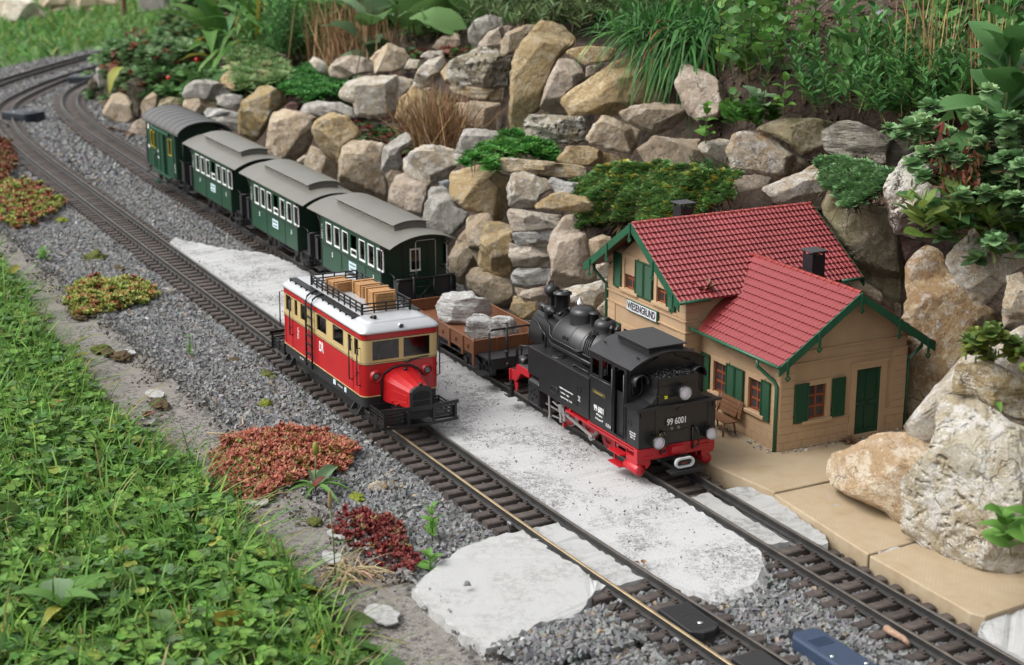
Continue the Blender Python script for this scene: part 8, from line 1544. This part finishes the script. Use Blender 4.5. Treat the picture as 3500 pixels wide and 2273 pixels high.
for i, (x, y, z, s_, lab) in enumerate(((-.43, .78, .37, 1., 'tall nettle like herb left of the stalky shrub'), (-.30, .98, .42, 1.2, 'upright serrated herb behind the stalky shrub'), (-.12, .95, .44, 1.2, 'leafy herb in the top right background'), (-.17, .86, .42, 1.1, 'serrated herb right behind the pale dead stalks'), (-.48, .99, .42, 1.1, 'nettle like herb on the bare soil slope'))): bushy('serrated_herb', lab, 'herb', (x, y, z), 16, .12*s_, 15, .036*s_, .22, [(.07, .18, .05), (.095, .22, .06)], (.04, .04), .3)
t = plant('broadleaf_shrub', 'shrub with big smooth green leaves at the right edge', 'shrub', (.01, .60, .375))
for k in range(20):
    f = k/20; az = k*2.4; place_leaf(LF['dark'], t, (R.gauss(0, .012), R.gauss(0, .012), -.03+.13*f), az, R.uniform(-.2, .6)+.5*f, .085*(1.15-.5*f), R.uniform(-.3, .3), 'leaf', 1.45)
b = MB(); b.tube([(0, 0, -.06), (.004, 0, .04), (.0, .004, .12)], .0022, 6); obj('stem', b, MATS['stalk_green'], t)
def succulent(label, loc, n, spread, size, cols, name='succulent', k=13, vert=.6):
    t = plant(name, label, 'succulent', loc); C_ = NR.normal(0, 1, (n, 3))*np.array(spread); nrm = np.repeat([[.35, -.5, .35]], n, 0); pb = PB_(); pb.add(rosettes(C_, size*NR.uniform(.75, 1.2, n), k, cols, 'oval', (-.1, 1.25), .42, .15, nrm, jit=.1)); pb.add(rosettes(C_-nrm*size*.55, size*1.05, 7, [tuple(.75*np.array(c)) for c in cols], 'oval', (-.4, .3), .42, .2, nrm, jit=.1)); pb.obj('rosettes', lms, t)
    pb = PB_(); pb.add(stalks(C_-[[0, 0, size*1.6]], np.repeat([[.1, -.1, 1]], n, 0), size*.8, .0011, (.11, .13, .05))); pb.obj('stems', lmd, t); return t
SU = [(.20, .34, .15), (.25, .39, .18), (.155, .285, .12)]
succulent('cluster of fleshy pale green rosettes above the layered rock', (-.125, .61, .350), 13, (.032, .020, .014), .018, SU)
succulent('large patch of fleshy rosettes along the right edge', (.035, .56, .350), 75, (.045, .035, .036), .0175, SU)
succulent('fleshy rosettes crowding the right edge under the dead flower heads', (.085, .54, .300), 45, (.035, .028, .026), .0175, SU)
t = bushy('yellow_stonecrop', 'light green stonecrop with brown flower heads above the pale boulder', 'succulent', (.045, .515, .262), 13, .07, 11, .036, .24, [(.12, .20, .035), (.15, .23, .05)], (.03, .02), .7, 'leaf', stemcol=(.16, .07, .035))
def flowerhead(parent, C_, n, r, cols): pb = PB_(); B = np.array(C_)+NR.normal(0, r*.45, (n, 3)); pb.add(leaves(B, rdir(n, -.2, 1.4), r*NR.uniform(.3, .7, n), r*.09, .0, pal(n, *cols), 'leaf', .2, .2)); return pb.obj('flower_head', lmd, parent)
for p in ((-.02, -.005, .070), (.012, -.01, .060), (.0, .0, .082)): flowerhead(t, p, 60, .022, [(.16, .055, .03), (.11, .04, .025), (.22, .10, .05)])
t = plant('dead_flower_head', 'reddish brown dead flower head among the fleshy rosettes', 'flower head', (-.035, .565, .312)); b = MB(); b.tube([(0, 0, -.05), (0, 0, 0), (.002, .0, .03)], .0012, 5); obj('stalk', b, mat('stalk_brown', (.14, .05, .03), .8), t); flowerhead(t, (0, 0, .022), 130, .034, [(.14, .04, .025), (.09, .03, .02)])
weed('leafy sprig arching over the largest rust brown boulder', (.045, .505, .272), .02, 3, .05, 'dark', (-.05, -.01), 1.1, name='leafy_sprig', cat='plant'); weed('second drooping sprig beside the pale triangular boulder', (.055, .50, .262), .01, 3, .052, 'dark', (-.065, -.015), 1.1, name='leafy_sprig', cat='plant')
succulent('small yellow green sedum growing on the right front rocks', (.272, .352, .212), 16, (.020, .012, .014), .014, [(.16, .20, .035), (.20, .24, .05), (.10, .16, .04)])
for i, (p, h, L_, lab) in enumerate((((.395, .262, .060), .035, .034, 'bright green basil like plant in the lower right corner'), ((.43, .262, .075), .04, .036, 'green herb cut by the right edge beside the big boulder'))):
    weed(lab, p, h, 5, L_, 'mint', (-.008, -.006), 1.25, name='broadleaf_herb', cat='herb')
place_leaf(LF['green'], plant('fallen_leaf', 'green leaf lying on the right front rock', 'leaf', (.29, .335, .160)), (0, 0, 0), -.6, .2, .03, 0, 'leaf', .7)
# weeds on the slope beside the big tuft
for i, (x, y, z, h, lab) in enumerate(((-.60, .68, .36, .15, 'tall clover like weed right of the hanging grass tuft'), (-.545, .72, .37, .12, 'leafy weed at the top of the pale triangular rock'), (-.67, .80, .40, .14, 'pale leaved weed behind the hanging grass tuft'))): bushy('slope_weed', lab, 'weed', (x, y, z), 12, h, 12, .022, .42, [(.095, .22, .045), (.13, .26, .06), (.10, .2, .07)], (.025, .025), .28, 'oval')
weed('bright green seedling in front of the pale triangular rock', (-.575, .60, .275), .055, 5, .024, 'mint', (0, 0), 1.1); weed('yellowish seedling on the soil right of the triangular rock', (-.47, .66, .325), .05, 4, .024, 'mint'); weed('grey leaved weed on the soil above the white chipped rock', (-.525, .655, .315), .03, 4, .04, 'grey')
bushy('slope_weed', 'low green weeds sprouting behind the white chipped rock', 'weed', (-.53, .635, .30), 14, .035, 8, .02, .4, [(.065, .17, .03)], (.03, .02), .4, 'oval')
bushy('slope_weed', 'leafy green weed between leafy mat and rear chimney', 'weed', (-.50, .56, .20), 12, .05, 8, .026, .4, [(.06, .155, .04), (.09, .17, .06)], (.025, .015), .4, 'oval')
# ---- plants at the back left
BG = [(.075, .155, .045), (.06, .13, .035), (.09, .17, .055)]
def bigleaf(label, loc, n, L_, key, spread, sw=1., name='broadleaf_plant', el=(.1, 1.0), cat='plant'):
    t = plant(name, label, cat, loc)
    for k in range(n):
        p = Vector((R.gauss(0, spread), R.gauss(0, spread*.6), R.uniform(-.02, .10))); place_leaf(LF[key], t, p, R.uniform(-2.4, .6), R.uniform(*el), L_*R.uniform(.6, 1.15), R.uniform(-.6, .6), 'leaf', sw)
    pb = PB_(); m_ = n; pb.add(stalks(NR.normal(0, spread*.6, (m_, 3))*[1, .6, .1]-[0, 0, .08], NR.normal(0, .3, (m_, 3))+[0, 0, 1], .16, .0022, (.11, .10, .05))); pb.obj('stems', lmd, t); return t
bigleaf('clump of large heart shaped leaves at the top centre', (-2.02, .86, .31), 22, .115, 'broad', .14)
bigleaf('large glossy leaves behind the dead stalk clump', (-2.35, .88, .29), 18, .105, 'broad', .11)
bigleaf('broad leaves above the pale grey top rock', (-1.70, .90, .345), 13, .10, 'broad', .09)
bigleaf('grey green leaves drooping right of the dead stalks', (-2.08, .74, .24), 9, .10, 'grey', .05, .8, el=(-.3, .6))
t = plant('canna_plant', 'canna like plant with a big dark leaf and a yellow leaf', 'plant', (-2.93, .64, .17))
for az, el, L_, key, sw in ((-1.0, .75, .17, 'dark', 1.1), (-2.2, .35, .10, 'yel', .8), (-.3, .3, .24, 'strap', 1.3), (-1.4, 1.1, .17, 'dark', 1.1), (2.2, .9, .16, 'dark', 1), (-2.8, .1, .09, 'yel', .8), (-.6, .5, .20, 'strap', 1.2), (-2.0, .9, .16, 'green', 1.1), (-1.7, .6, .2, 'strap', 1.2), (-.9, 1.0, .22, 'strap', 1.2)): place_leaf(LF[key], t, (R.gauss(0, .02), R.gauss(0, .02), R.uniform(-.03, .06)), az, el, L_, R.uniform(-.4, .4), 'leaf', sw)
tuft('iris_clump', 'tall clump of arching sword leaves at the top left', 'iris', (-2.80, .80, .20), 90, .25, .46, .0085, [(.09, .205, .04), (.065, .155, .032), (.12, .24, .055), (.25, .20, .04)], (.11, .07), (.6, 1.45), (.1, .9), 'strap', p=[.4, .3, .24, .06])
tuft('iris_clump', 'second clump of sword leaves left of the big heart shaped leaves', 'iris', (-2.45, .92, .25), 60, .22, .40, .0085, [(.09, .205, .04), (.065, .155, .032), (.12, .24, .055)], (.09, .06), (.7, 1.45), (.1, .6), 'strap')
t = tuft('dead_stalk_clump', 'clump of upright dead brown stalks behind the pointed stones', 'dry grass', (-2.20, .735, .215), 260, .09, .19, .0016, DRY, (.10, .04), (1.1, 1.55), (0, .05), 'needle', lmd, stem='stalks')
bushy('feathery_shrub', 'dark feathery green shrub left of the dead stalk clump', 'shrub', (-2.48, .70, .21), 60, .17, 26, .028, .13, [(.065, .17, .05), (.09, .215, .065)], (.07, .04), .3)
def bank_patch(name, label, cat, x0, x1, y0, y1, n, size, k, cols, prof, wr, p=None, lift=.02):
    t = plant(name, label, cat); x = NR.uniform(x0, x1, n); y = NR.uniform(y0, y1, n); P = np.c_[x, y, bank(x, y)+lift*NR.uniform(0, 1.4, n)+.006]; pb = PB_(); pb.add(rosettes(P, size*NR.uniform(.6, 1.3, n), k, cols, prof, (-.1, 1.1), wr, .15, np.repeat([[.35, -.4, .2]], n, 0), p=p)); pb.obj('leaves', lm, t)
    pb = PB_(); m_ = n//2; pb.add(stalks(P[:m_]-[0, 0, .03], NR.normal(0, .35, (m_, 3))+[.1, -.1, 1], .05, .0012, (.14, .06, .03))); pb.obj('stems', lmd, t); return t
SC = [(.14, .24, .10), (.105, .195, .075), (.18, .27, .125), (.22, .085, .05)]
t = bank_patch('stonecrop_bed', 'bed of pale green stonecrop spilling over the far left stones', 'stonecrop', -3.66, -3.02, .46, .95, 1150, .030, 9, SC, 'oval', .36, [.4, .28, .22, .10], .085)
for p in ((-3.60, .62, .17), (-3.57, .70, .21), (-3.52, .58, .18), (-3.40, .75, .22)): flowerhead(t, p, 70, .03, [(.22, .06, .07), (.16, .05, .05)])
t = bank_patch('strawberry_patch', 'patch of three part strawberry leaves above the grey cap rock', 'strawberry', -3.05, -2.45, .47, .70, 330, .034, 5, [(.085, .18, .055), (.11, .215, .065), (.07, .145, .045)], 'oval', .46, None, .05)
for x, y, dz in ((-3.02, .55, .06), (-2.92, .50, .05), (-2.98, .60, .085)): b = MB(); b.lathe([(.0001, -.008), (.005, -.004), (.0075, .002), (.006, .007), (.0001, .008)], (x, y, float(bank(x, y))+dz), 'z', 10); obj('berry', b, mat('berry_red', (.45, .015, .012), .35), t)
bank_patch('leaf_litter_plants', 'low dark herbs between the upper stones left of the dry grass', 'herb', -1.75, -1.35, .47, .56, 110, .020, 6, [(.045, .10, .03), (.12, .04, .025)], 'oval', .4, None, .015)
bank_patch('leaf_litter_plants', 'small reddish herbs in the gaps of the left upper stones', 'herb', -2.0, -1.5, .60, .76, 90, .020, 6, [(.05, .11, .03), (.14, .05, .03)], 'oval', .4, None, .015)
for i, (p, key) in enumerate((((-3.08, .42, .115), 'yel'), ((-3.28, .46, .10), 'red'), ((-3.38, .50, .14), 'red'))): t = plant('drooping_leaf', ('big yellow green leaf drooping over the left stones', 'brown withered leaf above the far left stones', 'pinkish withered leaf in the stonecrop bed')[i], 'leaf', p); place_leaf(LF[key], t, (0, 0, .03), -1.0, -.5, .085 if i == 0 else .05)
# undergrowth behind everything
pb = PB_(); n = 15000; x = NR.uniform(-3.45, .75, n); y = NR.uniform(.92, 1.75, n); bare = (x > -.82) & (x < -.30) & (y < 1.32); x, y = x[~bare], y[~bare]; n = len(x); lift = NR.uniform(.0, .12, n)*np.clip((y-.9)/.25, .2, 1); P = np.c_[x, y, bank(x, y)+lift]; L_ = NR.uniform(.02, .055, n); pb.add(leaves(P, rdir(n, -.2, 1.2), L_, L_*NR.uniform(.15, .4, n), .3, pal(n, (.06, .15, .035), (.08, .19, .045), (.045, .11, .03), (.11, .21, .06)), 'leaf', .25, .2))
tag(pb.obj('undergrowth', lm), 'dark leafy undergrowth filling the back of the bank', 'undergrowth', kind='stuff')
# dead leaves on the gravel
for i, (x, y) in enumerate(((-3.13, .34), (-3.0, .35), (-2.95, .365), (-3.2, .30), (-3.35, .37), (-2.85, .36))): litter('dead_leaf', ('brown dead leaf under the far left stones', 'curled leaf on gravel before the blunt front stone', 'dry leaf at the foot of the leaning flat stone', 'dead leaf lying beside the rear track bend', 'leaf scraps under the dark mossy rock', 'reddish leaf close to the baggage van corner')[i], 'dead leaf', (x, y, -.012), 3, .03, deadm, .006, .2)
litter('dead_leaf', 'small curled twig and leaf lying on the far front rail', 'dead leaf', (.143, .0275, .0008), 4, .010, deadm, .004, .2, .5); tag(obj('dead_leaf', MB().tube([(.360, .150, -.005), (.372, .147, -.003), (.384, .149, -.004), (.392, .148, -.006)], .004, 8, r1=.0022), mat('leaf_pink', (.30, .19, .13), .85, var=.3, vs_=200, bump=1., bs=400)), 'pinkish rolled leaf between the sleepers at the lower right', 'dead leaf')
litter('dead_leaf', 'dark reddish dead leaf scrap on the concrete by the lawn', 'dead leaf', (-.565, -.262, -.008), 6, .022, mat('leaf_red', (.10, .02, .015), .8), .006, .3)
litter('dead_leaf', 'yellow leaf scrap on the gravel between the tracks', 'dead leaf', (.232, .058, -.0125), 2, .012, mat('leaf_yellow', (.50, .33, .03), .6), .001, .2)
# ------------------------------------------------------------------ turnout motors, track fittings, wire, far objects
mot = mat('motor_blue', (.028, .046, .085), .45, bump=.1, bs=600); motd = mat('motor_dark', (.018, .025, .034), .45)
def motor(label, loc, rz, L_=.09, Wd=.038, H=.016, m=mot, screws=True):
    t = thing('turnout_motor', label, 'turnout motor', loc, rz, 'turnout motors beside the tracks'); b = MB(); b.prism([(-L_/2, -Wd/2), (L_/2-.006, -Wd/2), (L_/2, -Wd/2+.006), (L_/2, Wd/2-.006), (L_/2-.006, Wd/2), (-L_/2, Wd/2)], -.010, H, 'z'); o = obj('housing', b, m, t, bevel=.002)
    b = MB()
    for k in range(5): b.box(L_*.22+k*.003, L_*.22+k*.003+.0014, -Wd*.3, Wd*.3, H, H+.0006)
    obj('ribs', b, m, o, fix=False)
    if screws:
        for x, y in ((-L_*.15, -Wd*.28), (L_*.05, Wd*.28)): obj('screw', MB().lathe([(.0024, 0), (.0022, .0008), (.0001, .001)], (x, y, H), 'z', 12), chrome, o)
    b = MB(); b.box(L_/2, L_/2+.012, -.006, .006, -.004, .004); obj('lever', b, motd, t); return t
motor('long blue turnout motor at the bottom edge right of the front track', (.395, .072, -.006), math.pi-.02, .12, .032, .008)
motor('dark blue turnout motor beside the front track at the left edge', (-3.30, .188, -.010), .5, .10, .075, .022, motd)
motor('turnout motor half hidden by plants at the far bend', (-4.10, .555, -.010), -.5, .10, .075, .018, motd)
t = thing('track_sensor', 'black chequered plastic box between the front rails near the bottom edge', 'track contact', (.262, yA(.262), -.0085), -.02); b = MB(); b.prism([(-.030, -.016), (.024, -.016), (.032, -.006), (.032, .006), (.024, .016), (-.030, .016)], 0, .0085, 'z'); o = obj('housing', b, matteblk, t, bevel=.001)
b = MB()
for i in range(13):
    for j in range(7): b.box(-.026+i*.004, -.0238+i*.004, -.0135+j*.004, -.0113+j*.004, .0085, .0089)
g_ = obj('tread', b, matteblk, o, fix=False); g_['kind'] = 'stuff'; obj('screw', MB().lathe([(.0030, 0), (.0026, .001), (.0001, .0012)], (.014, .002, .0085), 'z', 12), chrome, o)
t = thing('track_sensor', 'second black box between the front rails at the bottom edge', 'track contact', (.375, yA(.375), -.0085), -.02); b = MB(); b.prism([(-.030, -.016), (.030, -.016), (.030, .016), (-.030, .016)], 0, .009, 'z'); obj('housing', b, matteblk, t, bevel=.001)
def clip(label, x, y, P):
    t = thing('rail_clamp', label, 'rail clamp', (x, y, -.004), 0, 'wire clamps on the near front rail'); obj('connector', MB().tube([(-.0035, -.002, 0), (.0035, -.002, 0)], .0019, 8), mat('clamp_grey', (.22, .225, .235), .5, metal=.3), t, bevel=.0005); obj('wire', MB().tube(P, .0013, 6), matteblk, t)
clip('silver clamp with a thick black wire just before the cement patch', -.022, yA(-.022)-.029, [(0, -.003, 0), (.004, -.006, -.002), (.010, -.007, -.007), (.014, -.006, -.014)])
clip('pale clamp with a dangling wire below the cement patch', .195, yA(.195)-.030, [(0, -.003, 0), (.002, -.009, -.003), (.004, -.016, -.010)])
clip('clamp with a drooping grey cable at the bottom edge', .288, yA(.288)-.030, [(0, -.003, 0), (.008, -.006, -.002), (.022, -.010, -.008), (.05, -.012, -.012)])
for i, (P, lab) in enumerate((([(.20, .045, -.013), (.215, .040, -.010), (.225, .036, -.012), (.25, .046, -.012), (.30, .040, -.013), (.345, .052, -.011)], 'thin black cable looping along the front track to the blue motor'), ([(-.51, -.155, -.011), (-.48, -.165, -.0095), (-.455, -.195, -.0095), (-.47, -.215, -.009)], 'pale dry root lying across the concrete edge'))): tag(obj('cable' if i == 0 else 'dry_root', MB().tube(P, .0012, 6), matteblk if i == 0 else mat('root', (.35, .27, .17), .8)), lab, 'cable' if i == 0 else 'root')
# rail joints on the near front rail
# far left: slab, post and flower head behind the lawn
t = thing('garden_slab', 'upright grey slab leaning at the far end of the lawn', 'slab', (-6.70, 1.58, 0), .5); b = MB(); b.prism([(-.10, -.03), (.10, -.03), (.085, .20), (-.07, .22)], -.02, .02, 'y'); obj('slab', b, concm, t, bevel=.004)
t = thing('rusty_post', 'brown rusty garden post beside the leaning grey slab', 'post', (-6.45, 1.36, -.02)); b = MB(); b.prism([(-.012, 0), (.012, 0), (.016, .12), (.004, .19), (-.012, .16)], -.01, .01, 'y'); obj('post', b, mat('rust', (.13, .06, .035), .8, var=.3, vs_=30), t, bevel=.002)
